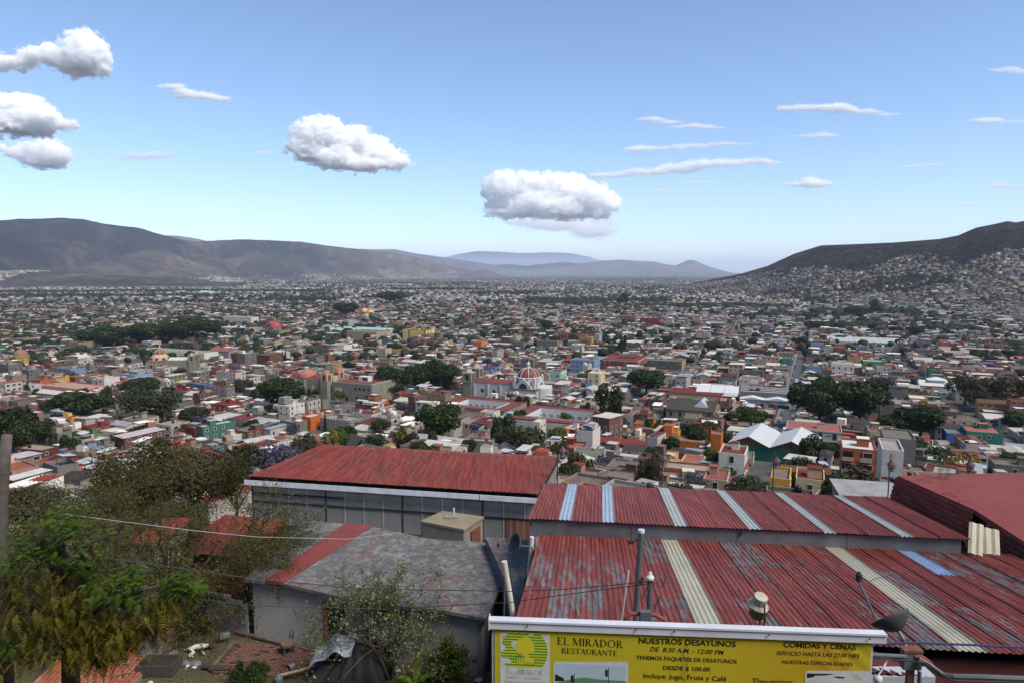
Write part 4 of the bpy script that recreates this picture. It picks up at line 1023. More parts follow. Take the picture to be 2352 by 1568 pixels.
market('pale warehouse with broad shallow roof by the right edge', 2180, 2352, 812, 5, 50, plain('pinkish_sheet', (.30, .23, .19), .7, .25, .2), (.4, .3, .26), 4, 1.6, 'warehouse', 'warehouse')

def tool_store():
    p = onground(1757, 918, 5); w = 112/FS*p.y; d = 34
    t = thing('hardware_store', 'white shed with DELFER sign and dark striped sawtooth roof by the street', 'store', p, -TH+R(4)); FOOT.append((p.x+TA.x*14, p.y+TA.y*14, 24)); FOOT.append((p.x, p.y, 12))
    part(t, 'wall', MB().box(-w/2, 0, -4, w/2, d, 5), M_white)
    for x in (-w*.25, w*.25): part(t, 'roof_canopy', MB().hexa([(x-w*.25, -1, 5.02), (x+w*.25, -1, 5.02), (x+w*.25, 7, 5.02), (x-w*.25, 7, 5.02), (x-.1, -1, 6.6), (x+.1, -1, 6.6), (x+.1, 7, 6.6), (x-.1, 7, 6.6)]), M_white)
    part(t, 'opening', MB().box(-w*.48, -.08, -1, w*.48, 0.0, 2.3), M_dark)
    dm = plain('dark_glazed_roof', (.045, .045, .042), .6, .3, .6)
    for k in range(4):
        y = 8+k*6.4
        part(t, 'sawtooth', MB().hexa([(-w/2, y, 5.02), (w/2, y, 5.02), (w/2, y+6.1, 5.02), (-w/2, y+6.1, 5.02), (-w/2, y+5.2, 7.6), (w/2, y+5.2, 7.6), (w/2, y+6.1, 7.6), (-w/2, y+6.1, 7.6)]), dm)
        part(t, 'roof_rib', MB().box(-w/2, y+5.2, 7.61, w/2, y+6.1, 7.95), M_white)
    part(t, 'sign_board', MB().box(-2, -.2, 2.5, 11, -.1, 5.1), M_white)
    part(t, 'sign_border', MB().box(-2.2, -.24, 2.3, 11.2, -.205, 2.55).box(-2.2, -.24, 5.05, 11.2, -.205, 5.3).box(-2.2, -.24, 2.56, -1.95, -.205, 5.04).box(10.95, -.24, 2.56, 11.2, -.205, 5.04), plain('sign_navy', (.03, .05, .1), .6))
    text_part('sign_lettering', 'DELFER', t, (-1.5, -.26, 3.0), 2.1, plain('sign_navy', (.03, .05, .1), .6), fit=12.0)
    for k in range(3):
        part(t, 'white_barrel_roof', MB().hexa([(-w/2-10-9*k, 12, 4), (-w/2-1.2-9*k, 12, 4), (-w/2-1.2-9*k, 30, 4), (-w/2-10-9*k, 30, 4), (-w/2-10-9*k, 13, 6), (-w/2-1.2-9*k, 13, 6), (-w/2-1.2-9*k, 27, 8.5), (-w/2-10-9*k, 27, 8.5)]), M_white)
def text_part(name, s, parent, loc, size, mat, rot=(PI/2, 0, 0), fit=None, shear=0.0, offset=0.0, space=1.0):
    cu = bpy.data.curves.new(name, 'FONT'); cu.body = s; cu.size = size; cu.shear = shear; cu.offset = offset; cu.space_character = space; cu.resolution_u = 3
    o = bpy.data.objects.new(name, cu); COL.objects.link(o)
    dg = bpy.context.evaluated_depsgraph_get(); me = bpy.data.meshes.new_from_object(o.evaluated_get(dg)); COL.objects.unlink(o); bpy.data.objects.remove(o)
    v = np.empty(len(me.vertices)*3, np.float32); me.vertices.foreach_get('co', v); v = v.reshape(-1, 3)
    if fit: v[:, 0] = (v[:, 0]-v[:, 0].min())*fit/max(1e-6, v[:, 0].max()-v[:, 0].min())
    me.vertices.foreach_set('co', v.ravel()); me.materials.clear(); me.materials.append(mat); me.update()
    o = link(name, me, parent, loc); o.rotation_euler = rot; return o
tool_store()
# ------------------------------------------------------------------ buildings one can pick out
SEEN = [
 # label, x0, x1, y of near eaves, height, depth, wall, roof, roof colour, storeys, window kind
 ('tall blank yellow block with rust red vertical stripes', 922, 992, 758, 14, 22, 'butter', 'flat', 'brown', 3, None),
 ('big windowless grey tan block beside the mint market', 790, 886, 762, 12, 34, 'tan', 'flat', 'grey', 3, None),
 ('cream three storey office with rows of dark windows', 708, 752, 797, 10, 22, 'cream', 'flat', 'pale grey', 3, 's'),
 ('long white blank walled block right of the cream office', 752, 808, 792, 10, 26, 'white', 'flat', 'pale grey', 3, None),
 ('plain yellow box house behind the plaza trees', 895, 934, 801, 7, 16, 'yellow', 'flat', 'grey', 2, None),
 ('long yellow two storey hotel with white roof clutter', 993, 1054, 792, 7.5, 14, 'yellow', 'flat', 'white', 2, 's'),
 ('plain orange block behind the white church', 1086, 1114, 785, 8, 14, 'orange', 'flat', 'grey', 2, None),
 ('large dark red palace with white framed windows and courtyard', 1383, 1492, 826, 9, 40, 'brick red', 'flat', 'red', 2, 'W'),
 ('sky blue block with banded windows above the market street', 1310, 1378, 826, 11, 18, 'sky blue', 'flat', 'grey', 3, 'w'),
 ('tall crimson block rising above mid town roofs', 1492, 1520, 732, 15, 16, 'brick red', 'flat', 'red', 3, None),
 ('wide bare brick block left of the crimson block', 1428, 1466, 726, 13, 22, 'bare brick', 'flat', 'grey', 4, 's'),
 ('long maroon arcade building with white window frames', 1284, 1376, 768, 8, 18, 'brick red', 'flat', 'red', 2, 'W'),
 ('small crimson house with white window frames', 1231, 1262, 785, 8, 12, 'brick red', 'flat', 'grey', 2, 'W'),
 ('white roofed workshop behind the red palace', 1412, 1482, 785, 6, 24, 'tan', 'shed', 'white', 1, None),
 ('grey and yellow street block right of the red palace', 1488, 1572, 828, 8, 14, 'dark grey', 'flat', 'grey', 2, 's'),
 ('small yellow house at the grey block corner', 1545, 1574, 829, 8, 10, 'yellow', 'flat', 'grey', 2, 't'),
 ('bright blue cube with painted lettering above the street', 1864, 1898, 789, 9, 14, 'sky blue', 'flat', 'grey', 3, None),
 ('large white block with deep blue windows right of the mural', 1912, 1976, 836, 10, 22, 'white', 'flat', 'pale grey', 2, 'W'),
 ('pale green row building with small dark windows', 1986, 2040, 829, 7, 12, 'green', 'flat', 'white', 2, 's'),
 ('petrol blue corner building by the long street', 1797, 1828, 822, 9, 14, 'teal', 'flat', 'grey', 3, 's'),
 ('sky blue wall with a round mural by the street', 1856, 1890, 841, 7, 8, 'sky blue', 'flat', 'grey', 1, None),
 ('long white building with green trim beside the big laurels', 1812, 1950, 986, 8, 16, 'white', 'flat', 'pale red', 2, 'd'),
 ('bright teal two storey building with balcony near right edge', 2228, 2318, 992, 7.5, 14, 'teal', 'flat', 'pale red', 2, 's'),
 ('cobalt blue house beside the bright teal building', 2182, 2226, 995, 6, 12, 'blue', 'flat', 'grey', 1, 't'),
 ('unfinished grey concrete tower wrapped in netting', 2042, 2124, 1006, 15, 14, 'grey', 'flat', 'grey', 4, None),
 ('red and beige apartment block with dark balconies', 1938, 2040, 1030, 13, 12, 'terracotta', 'flat', 'white', 4, 'w'),
 ('tall stained white gable block beside the apartment balconies', 2040, 2096, 1032, 14, 12, 'white', 'flat', 'pale grey', 4, None),
 ('bright yellow house with flat terrace just above the red roof', 1780, 1834, 1098, 8, 9, 'yellow', 'flat', 'grey', 2, 's'),
 ('cream house with brown red roof right of the yellow terrace house', 1836, 1914, 1100, 7, 10, 'cream', 'flat', 'red', 2, 's'),
 ('bold yellow block among low red roofs at right', 2095, 2140, 914, 7, 14, 'yellow', 'flat', 'white', 2, 's'),
 ('white hall with raised roof lantern near the dry trees', 2120, 2204, 886, 7, 18, 'white', 'gable', 'white', 1, 'w'),
 ('green fronted corner house with red roof at right', 2135, 2166, 848, 9, 12, 'teal', 'flat', 'red', 3, 't'),
 ('grey slate roofed old mansion with skylight', 1532, 1666, 942, 8, 24, 'stone', 'gable', 'dark', 2, 'd'),
 ('cream long house with brick red verandah roofs', 1540, 1668, 902, 6.5, 16, 'cream', 'shed', 'red', 1, 's'),
 ('white three storey house with little red window awnings', 1652, 1734, 1040, 10, 11, 'white', 'flat', 'red', 3, 't'),
 ('white tower house with curved glass roof', 1327, 1376, 988, 11, 10, 'white', 'flat', 'white', 3, None),
 ('long brick house with bright red sheet roof', 1362, 1484, 1016, 5, 7, 'bare brick', 'shed', 'red', 1, None),
 ('cream four storey old building on the market corner', 1352, 1388, 856, 14, 14, 'cream', 'flat', 'white', 4, 't'),
 ('mint green facade with brick top floor', 1258, 1300, 852, 10, 14, 'mint', 'flat', 'brown', 2, 't'),
 ('slate blue old house left of the mint facade', 1228, 1258, 852, 8, 14, 'dark grey', 'flat', 'grey', 2, 't'),
 ('white cubic house with blue pool roof and open frame', 622, 684, 930, 9, 12, 'white', 'flat', 'white', 3, 's'),
 ('orange house with two black tanks above the trees', 690, 728, 956, 7, 9, 'orange', 'flat', 'white', 2, None),
 ('long grey block house with white glazed box room', 728, 822, 962, 6, 10, 'grey', 'flat', 'pale grey', 2, 's'),
 ('grey hut with brick side wall behind the large red roof', 793, 838, 997, 6, 6, 'grey', 'flat', 'pale grey', 2, None),
 ('small yellow hut with red sheet roof beside the round laurel', 1080, 1118, 976, 5, 6, 'cream', 'shed', 'red', 1, 's'),
 ('red painted house with washing line on its terrace', 480, 541, 928, 8, 11, 'brick red', 'flat', 'red', 2, 's'),
 ('very long pink blank wall building at left', 75, 216, 888, 7, 18, 'pink', 'flat', 'pink', 2, None),
 ('white three storey house with ribbon windows beside the pink wall', 218, 254, 868, 11, 12, 'white', 'flat', 'metal', 3, 'w'),
 ('salmon fronted house with three doors at left', 66, 108, 872, 6.5, 12, 'terracotta', 'flat', 'red', 1, 'd'),
 ('yellow fronted house right of the salmon house', 108, 141, 868, 6.5, 12, 'yellow', 'flat', 'red', 1, 'd'),
 ('pale blue mansion with tall windows below the ochre church', 268, 330, 860, 8, 16, 'sky blue', 'flat', 'grey', 1, 't'),
 ('white sawtooth sheet roof workshop at left', 52, 132, 910, 5, 14, 'white', 'shed', 'white', 1, None),
 ('blue facade row house with dark doors behind the church towers', 1102, 1145, 842, 7, 10, 'blue', 'flat', 'red', 2, 't'),
 ('cream row house joined to the blue facade', 1145, 1170, 842, 7, 10, 'cream', 'flat', 'red', 2, 't'),
 ('golden yellow row house with tall white windows', 1182, 1216, 822, 7, 10, 'yellow', 'flat', 'grey', 2, 'W'),
 ('large blue grey sheet roof hall behind the church dome', 1232, 1295, 830, 6, 22, 'grey', 'shed', 'metal', 1, None),
 ('light blue end house with black and white parapet', 1348, 1370, 878, 7, 16, 'sky blue', 'flat', 'grey', 1, 't'),
 ('white house with green windows and red flat roof at bottom street', 1700, 1760, 870, 7, 14, 'white', 'flat', 'grey', 2, 's'),
 ('orange brown tower of the yellow inn, the taller one', 1638, 1662, 996, 12, 6, 'orange', 'flat', 'grey', 3, None),
 ('orange brown stub tower of the yellow inn, the lower one', 1527, 1550, 976, 10, 6, 'orange', 'flat', 'grey', 3, None),
 ('ochre inn building below the two orange towers', 1527, 1570, 992, 7, 8, 'yellow', 'flat', 'white', 2, 's'),
 ('long ochre terrace range below the taller orange tower', 1530, 1640, 1012, 5, 8, 'orange', 'flat', 'grey', 1, None),
 ('teal patched house between the inn towers', 1562, 1588, 986, 7, 8, 'teal', 'flat', 'red', 2, None),
 ('brick brown house with tanks left of the inn', 1458, 1522, 984, 8, 10, 'bare brick', 'flat', 'grey', 2, None),
 ('ochre house with water tanks right of the brick house', 1455, 1525, 974, 9, 9, 'orange', 'flat', 'grey', 2, 's'),
 ('red house with white roof parapets near the sports hall', 1590, 1650, 978, 8, 12, 'brick red', 'flat', 'red', 2, 's'),
 ('small yellow house with terrace below the inn', 1530, 1560, 1046, 6, 7, 'yellow', 'flat', 'white', 2, 's'),
 ('low white curved wall house above the red roof', 1495, 1568, 1066, 5, 8, 'white', 'flat', 'white', 1, None),
 ('pinkish roofed house with four black tanks', 1566, 1626, 1060, 6, 9, 'cream', 'flat', 'pale red', 2, None),
 ('crumbling grey house with black tank above the ridge', 1396, 1452, 1072, 6, 9, 'grey', 'flat', 'grey', 1, None),
 ('rusty sheet roofed shack with open porch', 1352, 1430, 1036, 4, 7, 'grey', 'shed', 'metal', 1, None),
 ('bare brick house with columns behind the yellow shrub', 842, 868, 914, 6, 9, 'bare brick', 'flat', 'white', 1, None),
 ('white sheet canopy house over the big red roof', 800, 870, 985, 5, 8, 'tan', 'shed', 'white', 1, None),
 ('orange low house with red walls by the plaza steps', 846, 890, 920, 4, 10, 'orange', 'flat', 'white', 1, None),
 ('white house with black tanks in front of the cloister', 1100, 1145, 946, 7, 8, 'white', 'flat', 'metal', 2, 's'),
 ('pale blue house with pink walls left of the cloister', 1145, 1180, 958, 7, 9, 'sky blue', 'flat', 'white', 2, None),
 ('white square house right below the arcaded court', 1232, 1242, 968, 8, 8, 'white', 'flat', 'white', 2, 's'),
 ('orange wooden box house on grey roof above the lamps', 1260, 1306, 990, 6, 8, 'orange', 'flat', 'metal', 2, None),
 ('white metal roof house at left under laurels', 128, 192, 958, 4, 8, 'tan', 'shed', 'metal', 1, None),
 ('white gable house with sheet roof beside the laurel clump', 245, 305, 976, 5, 7, 'white', 'gable', 'metal', 1, None),
 ('red and white boxy house left of the slanted sheet roofs', 180, 235, 980, 6, 8, 'brick red', 'flat', 'red', 2, 's'),
 ('brick house with long tilted grey roof at left', 262, 340, 955, 5, 8, 'bare brick', 'shed', 'dark', 1, None),
 ('wide pale blue sheet roof house above the left trees', 555, 622, 968, 5, 10, 'grey', 'shed', 'metal', 1, None),
 ('small white box house above the left branches', 505, 548, 998, 5, 6, 'white', 'flat', 'white', 1, None),
 ('green walled long roof house at left', 410, 472, 978, 4, 7, 'teal', 'shed', 'metal', 1, None),
 ('white broad terrace house with dark green wall at left', 222, 290, 990, 5, 8, 'white', 'flat', 'white', 1, None),
 ('cream tall hotel block near the far left edge', 250, 295, 744, 11, 20, 'cream', 'flat', 'red', 3, 's'),
 ('pale green four storey block between the park trees', 282, 302, 758, 14, 12, 'mint', 'flat', 'white', 4, 's'),
 ('long white palace front with arched windows right of park', 300, 500, 806, 9, 18, 'white', 'flat', 'pale grey', 1, 't'),
 ('white zigzag roofed civic building right of the park trees', 500, 572, 752, 8, 24, 'white', 'flat', 'white', 2, 'w'),
 ('grey white office blocks above the zigzag roof', 505, 590, 728, 15, 18, 'white', 'flat', 'pale grey', 4, 's'),
 ('stone ruin chapel with blank gables left of the big park tree', 160, 196, 786, 13, 26, 'stone', 'flat', 'brown', 3, None),
 ('long grey shed with red roof right of the ochre church', 472, 542, 806, 9, 18, 'grey', 'gable', 'pale red', 1, None),
 ('ochre long hall with barrel roofs at left', 90, 140, 838, 5, 20, 'yellow', 'flat', 'brown', 1, None),
 ('colourful striped school wall high on the right hill', 2218, 2262, 622, 7, 10, 'green', 'flat', 'pink', 2, None),
 ('white tower flats in the far valley', 641, 652, 645, 26, 16, 'white', 'flat', 'pale grey', 6, None),
 ('grey tower flats in the far valley right of the white ones', 776, 797, 656, 22, 18, 'grey', 'flat', 'pale grey', 6, None),
 ('large white warehouse box in the far valley', 640, 687, 662, 14, 40, 'white', 'flat', 'white', 1, None),
 ('long far white factory below the sunlit slope', 858, 945, 652, 10, 60, 'white', 'flat', 'white', 1, None),
 ('turquoise roofed far warehouse at left', 450, 490, 672, 10, 40, 'mint', 'gable', 'mint', 1, None),
]
DENS = {'W': 4.5, 't': 4.0, 'd': 4.5, 'w': 4.0, 's': 3.2}
NAMES = [('tower', 'tower_block'), ('hall', 'hall'), ('block', 'block'), ('hut', 'hut'), ('shack', 'shack'), ('palace', 'palace'), ('building', 'building'), ('house', 'house'), ('mansion', 'mansion'), ('inn', 'inn'), ('warehouse', 'warehouse'), ('factory', 'factory'), ('workshop', 'workshop'), ('hotel', 'hotel')]
def kindname(l):
    ws = l.split()
    for a, b in (('warehouse', 'warehouse'), ('factory', 'factory'), ('workshop', 'workshop'), ('hotel', 'hotel'), ('flats', 'apartment_block'), ('apartment', 'apartment_block'), ('church', 'house')):
        if a in ws[:7] and a != 'church': return b
    for a, b in (('house', 'house'), ('hut', 'hut'), ('shack', 'shack'), ('palace', 'palace'), ('mansion', 'mansion'), ('hall', 'hall'), ('chapel', 'chapel'), ('shed', 'shed'), ('tower', 'tower'), ('building', 'building'), ('block', 'building'), ('wall', 'building'), ('office', 'office_building'), ('facade', 'house'), ('inn', 'inn'), ('range', 'inn_range'), ('blocks', 'office_building')):
        if a in ws[:6]: return b
    return 'building'
SEENOBJ = {}
for (lb, x0, x1, yt, h, d, wl, rf, rc, st, k) in SEEN:
    nm = kindname(lb)
    SEENOBJ[lb] = seen_house(lb, x0, x1, yt, h, d, wl, rf, rc, st, k or 's', nm.replace('_', ' '), None, nm, None, True, k is not None, None, DENS.get(k, 3.4))
# stripes on the yellow block, mural, green trim, awnings and the like
def deco(lb, name, rects, mat, y=-.04, side=None):
    t = SEENOBJ[lb]
    for (x0, x1, z0, z1) in rects:
        if side is None: MB().box(x0, y-.05, z0, x1, y, z1).build(name, mat, t)
        else: MB().box(side+.01, x0, z0, side+.08, x1, z1).build(name, mat, t)
def extent(lb):
    me = [c for c in SEENOBJ[lb].children if c.name.startswith('wall')][0].data
    v = np.empty(len(me.vertices)*3, np.float32); me.vertices.foreach_get('co', v); v = v.reshape(-1, 3); return v.min(0), v.max(0)
a, b = extent(SEEN[0][0]); s = plain('rust_stripe', (.22, .055, .03), .8)
deco(SEEN[0][0], 'painted_stripe', [(b[0]-3, b[0]-2, 0, 14.1), (a[0]+9, a[0]+11, 0, 14)], s)
deco(SEEN[0][0], 'painted_stripe', [(4, 6, 0, 14), (11, 13, 0, 14)], s, side=b[0])
lb = 'sky blue wall with a round mural by the street'; a, b = extent(lb)
for k, (r, c) in enumerate(((4.2, (.05, .16, .3)), (3.3, (.25, .4, .5)), (2.2, (.1, .3, .22)), (1.2, (.5, .3, .12)))):
    o = MB().lathe([(.01, 0), (r, 0)], 16).build('mural_disc', plain('mural_%d' % k, c, .8), SEENOBJ[lb]); o.location = ((a[0]+b[0])/2, -.04-.015*k, 2.6); o.rotation_euler = (PI/2, 0, 0); o.scale = (1, .75, 1)
lb = 'long white building with green trim beside the big laurels'; a, b = extent(lb)
deco(lb, 'green_cornice', [(a[0], b[0], 7.0, 7.4)], plain('green_trim', (.04, .16, .10), .7))
deco(lb, 'window_hood', [(x-1, x+1, 5.7, 6.1) for x in np.arange(a[0]+3, b[0]-2, 4.6)], plain('green_trim', (.04, .16, .10), .7), -.1)
lb = 'white three storey house with little red window awnings'; a, b = extent(lb)
for z in (2.6, 6.0):
    for y in np.arange(1.2, b[1]-1, 2.2):
        MB().hexa([(b[0]+.01, y-.8, z), (b[0]+.9, y-.8, z-.4), (b[0]+.9, y+.8, z-.4), (b[0]+.01, y+.8, z), (b[0]+.01, y-.8, z+.15), (b[0]+.9, y-.8, z-.3), (b[0]+.9, y+.8, z-.3), (b[0]+.01, y+.8, z+.15)]).build('awning', M_rdome, SEENOBJ[lb])
lb = 'colourful striped school wall high on the right hill'; a, b = extent(lb); n = 6
for k, c in enumerate(('yellow', 'green', 'teal', 'brick red', 'orange', 'purple')):
    deco(lb, 'wall_stripe', [(a[0]+(b[0]-a[0])*k/n, a[0]+(b[0]-a[0])*(k+1)/n-.01, .2, 6.6)], plain('stripe_'+c.replace(' ', '_'), WALLS[c], .8))
lb = 'red and beige apartment block with dark balconies'; a, b = extent(lb)
for z in (3.2, 6.5, 9.8):
    for x in np.arange(a[0]+1.5, b[0]-1.5, 4.2): MB().box(x-1.4, -1.1, z-.1, x+1.4, -.01, z+.12).box(x-1.4, -1.1, z+.12, x+1.4, -1.0, z+.95).build('balcony', M_town if False else plain('beige_render', (.42, .33, .24), .9), SEENOBJ[lb])
    for x in np.arange(a[0]+1.5, b[0]-1.5, 4.2): MB().box(x-1.2, -.05, z+.13, x+1.2, .03, z+2.3).build('balcony_door', M_dark, SEENOBJ[lb])
lb = 'white cubic house with blue pool roof and open frame'; a, b = extent(lb)
MB().box(b[0]-.4, 1, 9, b[0], 1.4, 12).box(b[0]+4, 1, 5, b[0]+4.4, 1.4, 12).box(b[0]-.4, 1, 12.01, b[0]+4.4, 1.4, 12.5).build('open_frame', M_white, SEENOBJ[lb])
MB().box(a[0]+1, 3, 9, a[0]+5.5, 9, 12.5).build('roof_room', M_conc, SEENOBJ[lb])
lb = 'large dark red palace with white framed windows and courtyard'; a, b = extent(lb)
MB().box(a[0], -.12, 8.0, b[0], -.01, 8.5).build('white_cornice', M_white, SEENOBJ[lb]); MB().box(b[0]+.01, 0, 8.0, b[0]+.12, b[1], 8.5).build('white_cornice', M_white, SEENOBJ[lb])
MB().box(a[0]+8, 16, 8.3, a[0]+26, 30, 8.5).build('courtyard_opening', M_dark, SEENOBJ[lb])
lb = 'grey slate roofed old mansion with skylight'; a, b = extent(lb)
MB().hexa([(1, 4, 9.2), (9, 4, 9.2), (9, 18, 9.2), (1, 18, 9.2), (4.8, 5, 12.6), (5.2, 5, 12.6), (5.2, 17, 12.6), (4.8, 17, 12.6)]).build('skylight', plain('skylight_glass', (.32, .36, .38), .3), SEENOBJ[lb])
lb = 'white hall with raised roof lantern near the dry trees'; a, b = extent(lb)
MB().box(-5, 5, 8, 5, 13, 10.5).hexa([(-6, 4, 10.5), (6, 4, 10.5), (6, 14, 10.5), (-6, 14, 10.5), (-.5, 8.8, 12.5), (.5, 8.8, 12.5), (.5, 9.2, 12.5), (-.5, 9.2, 12.5)]).build('roof_lantern', M_white, SEENOBJ[lb])
lb = 'white tower house with curved glass roof'; a, b = extent(lb)
for y in (1.5, 6.2):
    m = MB(); n = 8
    for i in range(n):
        p = [(b[0]*.9*math.cos(PI*(i+q)/n), .5+1.6*math.sin(PI*(i+q)/n)) for q in (0, 1)]
        m.face([(p[0][0], y, 10.6+p[0][1]), (p[1][0], y, 10.6+p[1][1]), (p[1][0], y+3.4, 10.6+p[1][1]), (p[0][0], y+3.4, 10.6+p[0][1])])
    m.build('barrel_skylight', plain('tinted_polycarbonate', (.16, .18, .2), .3), SEENOBJ[lb])

# ------------------------------------------------------------------ the rest of the town
PAL_W = [('white', 26), ('cream', 12), ('grey', 28), ('bare brick', 10), ('terracotta', 5), ('yellow', 3), ('orange', 1.6), ('pink', 4), ('sky blue', 2), ('blue', .7), ('teal', .9), ('green', 1), ('brick red', 3), ('tan', 10)]
PAL_R = [('grey', 27), ('pale grey', 15), ('white', 16), ('red', 15), ('metal', 13), ('brown', 6), ('pale red', 5), ('dark', 5)]
def wpick(pal, rg):
    t = rg.uniform(0, sum(p[1] for p in pal))
    for n, w in pal:
        t -= w
        if t <= 0: return n
    return pal[-1][0]
TREEFOOT = []    # filled by the tree table before the town is laid out
REC = []
def split(x0, y0, x1, y1, lim, rg, out):
    w, h = x1-x0, y1-y0
    if w*h < lim*rg.uniform(.6, 1.7) or max(w, h) < 9: out.append((x0, y0, x1, y1)); return
    k = rg.uniform(.36, .64)
    if (w > h*rg.uniform(.8, 1.25)): split(x0, y0, x0+w*k, y1, lim, rg, out); split(x0+w*k, y0, x1, y1, lim, rg, out)
    else: split(x0, y0, x1, y0+h*k, lim, rg, out); split(x0, y0+h*k, x1, y1, lim, rg, out)
V0 = -12.7; BLK = 95.0; STR = 11.0
OPEN = []        # plazas, river bed, fields: (x, y, rx, ry)
BANDS = ((1370, 694, 150, 420, 12), (1300, 702, 90, 260, 12), (1640, 708, 160, 360, 11), (2000, 726, 120, 300, 13), (1400, 641, 330, 500, 10), (1300, 635, 400, 500, 10), (250, 682, 260, 620, 11), (500, 670, 260, 500, 11), (100, 673, 110, 300, 11), (850, 652, 300, 500, 10), (1000, 666, 120, 260, 11), (1950, 753, 70, 130, 9), (1800, 731, 130, 160, 9), (2180, 762, 60, 110, 8), (700, 690, 60, 160, 11), (900, 684, 50, 140, 12), (1160, 676, 80, 200, 11))
for (sx, sy, hw, k, hh) in BANDS:
    p = onground(sx, sy); OPEN.append((p.x, p.y, hw/FS*p.y, p.y*.028))
for (sx, sy, rx, ry) in ((880, 905, 26, 20), (1990, 985, 22, 16), (1480, 676, 330, 60), (1700, 722, 330, 26), (300, 790, 70, 40), (440, 760, 75, 30)):
    p = onground(sx, sy); OPEN.append((p.x, p.y, rx, ry))
def lay_town():
    rg = random.Random(11)
    for iu in range(-2, 30):
        for iv in range(-26, 26):
            u0 = 150+iu*BLK; v0 = V0+iv*BLK
            c = TA*(u0+BLK/2)+TB*(v0+BLK/2)
            if c.y < 40 or c.y > 1900 or abs(c.x) > c.y*.82+60: continue
            if c.y > 1250 and hillR(c.x, c.y) > 25: pass
            d = c.y; lots = []
            lim = 105 if d < 330 else 160 if d < 520 else 220 if d < 1000 else 280
            split(u0+STR/2, v0+STR/2, u0+BLK-STR/2, v0+BLK-STR/2, lim, rg, lots)
            for (a0, b0, a1, b1) in lots:
                ca = TA*((a0+a1)/2)+TB*((b0+b1)/2); x, y = ca.x, ca.y
                if y < 95: continue
                r = rg.random()
                if rg.random() < (.13 if y < 330 else .08): REC.append(dict(yard=1, x=x, y=y)); continue
                w = (b1-b0)-rg.uniform(.2, 1.2); dd = (a1-a0)-rg.uniform(.2, 1.5)
                if any((x-f[0])**2+(y-f[1])**2 < (f[2]+min(w, dd)*.35)**2 for f in FOOT): continue
                if any((x-f[0])**2+(y-f[1])**2 < (f[2])**2 for f in TREEFOOT): continue
                if any(((x-o[0])/o[2])**2+((y-o[1])/o[3])**2 < 1 for o in OPEN): continue
                st = 1 if r < .56 else 2 if r < .92 else 3 if r < .985 else 4
                if y < 250: st = min(st, 2)
                h = st*3.0+rg.uniform(.1, .9)
                q = project((x, y, h1(x, y)+h))
                if q is None: continue
                rc = wpick(PAL_R, rg)
                if q[0] < 1250 and rg.random() < .16: rc = 'red'
                if q[0] > 1750 and y > 800 and rg.random() < .35: rc = rg.choice(['white', 'metal'])
                wl = wpick(PAL_W, rg)
                if y > 900 and rg.random() < .4: wl = rg.choice(['grey', 'white', 'tan'])
                rf = 'flat' if rc in ('grey', 'pale grey', 'red', 'pale red') or rg.random() < .35 else rg.choice(['shed', 'lean', 'gable'])
                rz = -TH+(R(rg.uniform(-14, 14)) if y < 330 else R(rg.uniform(-2, 2)))
                REC.append(dict(x=x, y=y, z=h1(x, y), rz=rz, w=w, d=dd, h=h, st=st, wall=wl, roof=rf, rc=rc, q=q))
# ------------------------------------------------------------------ trees of the town
def leaf_cloud(lobes, n, size, seed, flat=1.0, shell=.72, aspect=1.0):
    """leaf clumps spread through and over a set of lobes; returns verts and quads"""
    g = np.random.default_rng(seed)
    wts = np.array([l[3]**2 for l in lobes]); wts /= wts.sum(); k = g.choice(len(lobes), n, p=wts); L = np.array(lobes)[k]
    d = g.normal(size=(n, 3)); d /= np.linalg.norm(d, axis=1, keepdims=True)
    rr = L[:, 3]*(shell+(1.06-shell)*g.random(n)**.6)
    P = L[:, :3]+d*rr[:, None]*np.array([1, 1, flat])
    nrm = d+g.normal(size=(n, 3))*.55; nrm /= np.linalg.norm(nrm, axis=1, keepdims=True)
    t = np.cross(nrm, g.normal(size=(n, 3))); t /= np.linalg.norm(t, axis=1, keepdims=True)+1e-9; b = np.cross(nrm, t)
    s = size*g.uniform(.55, 1.35, n)[:, None]
    fold = nrm*s*g.uniform(-.25, .25, n)[:, None]
    V = np.stack([P-t*s*aspect-b*s*.6, P+t*s*aspect*.7-b*s+fold, P+t*s*aspect+b*s*.5, P-t*s*aspect*.6+b*s+fold], 1).reshape(-1, 3)
    return V, np.arange(4*n).reshape(-1, 4)
def lobes_round(seed, n=11, low=.30):
    g = random.Random(seed); L = [(0, 0, .56, .30)]
    for i in range(n):
        a = g.uniform(0, 2*PI); e = g.uniform(-.25, .95); r = g.uniform(.13, .21); R_ = .5-r
        L.append((math.cos(a)*R_*math.cos(e)*1.0, math.sin(a)*R_*math.cos(e), low+.28+math.sin(e)*(.70-low-r*.6)*.75, r))
    return L
def lobes_tall(seed):
    g = random.Random(seed); L = []
    for i in range(12):
        z = .2+.72*i/11; r = g.uniform(.15, .22)*(1.1-.5*abs(z-.5)); a = g.uniform(0, 2*PI); L.append((math.cos(a)*.24, math.sin(a)*.24, z, r))
    return L
M_laurel = leaf_mat('laurel_leaf', (.006, .011, .0025), (.034, .052, .008), .12, .5, .5)
M_olive = leaf_mat('grey_green_leaf', (.018, .022, .009), (.055, .060, .024), .2, .7, .5)
M_bright = leaf_mat('fresh_leaf', (.03, .055, .008), (.10, .14, .02), .3, .6, .6)
M_dry = leaf_mat('dry_twig', (.025, .021, .010), (.085, .068, .034), .1, .9, .5)
M_jaca = leaf_mat('lilac_blossom', (.035, .034, .034), (.105, .09, .135), .25, .8, .5)
M_yell = leaf_mat('yellow_leaf', (.09, .075, .012), (.26, .20, .035), .35, .7, .6)
M_bark = plain('bark', (.055, .042, .032), .95, .4, 4)
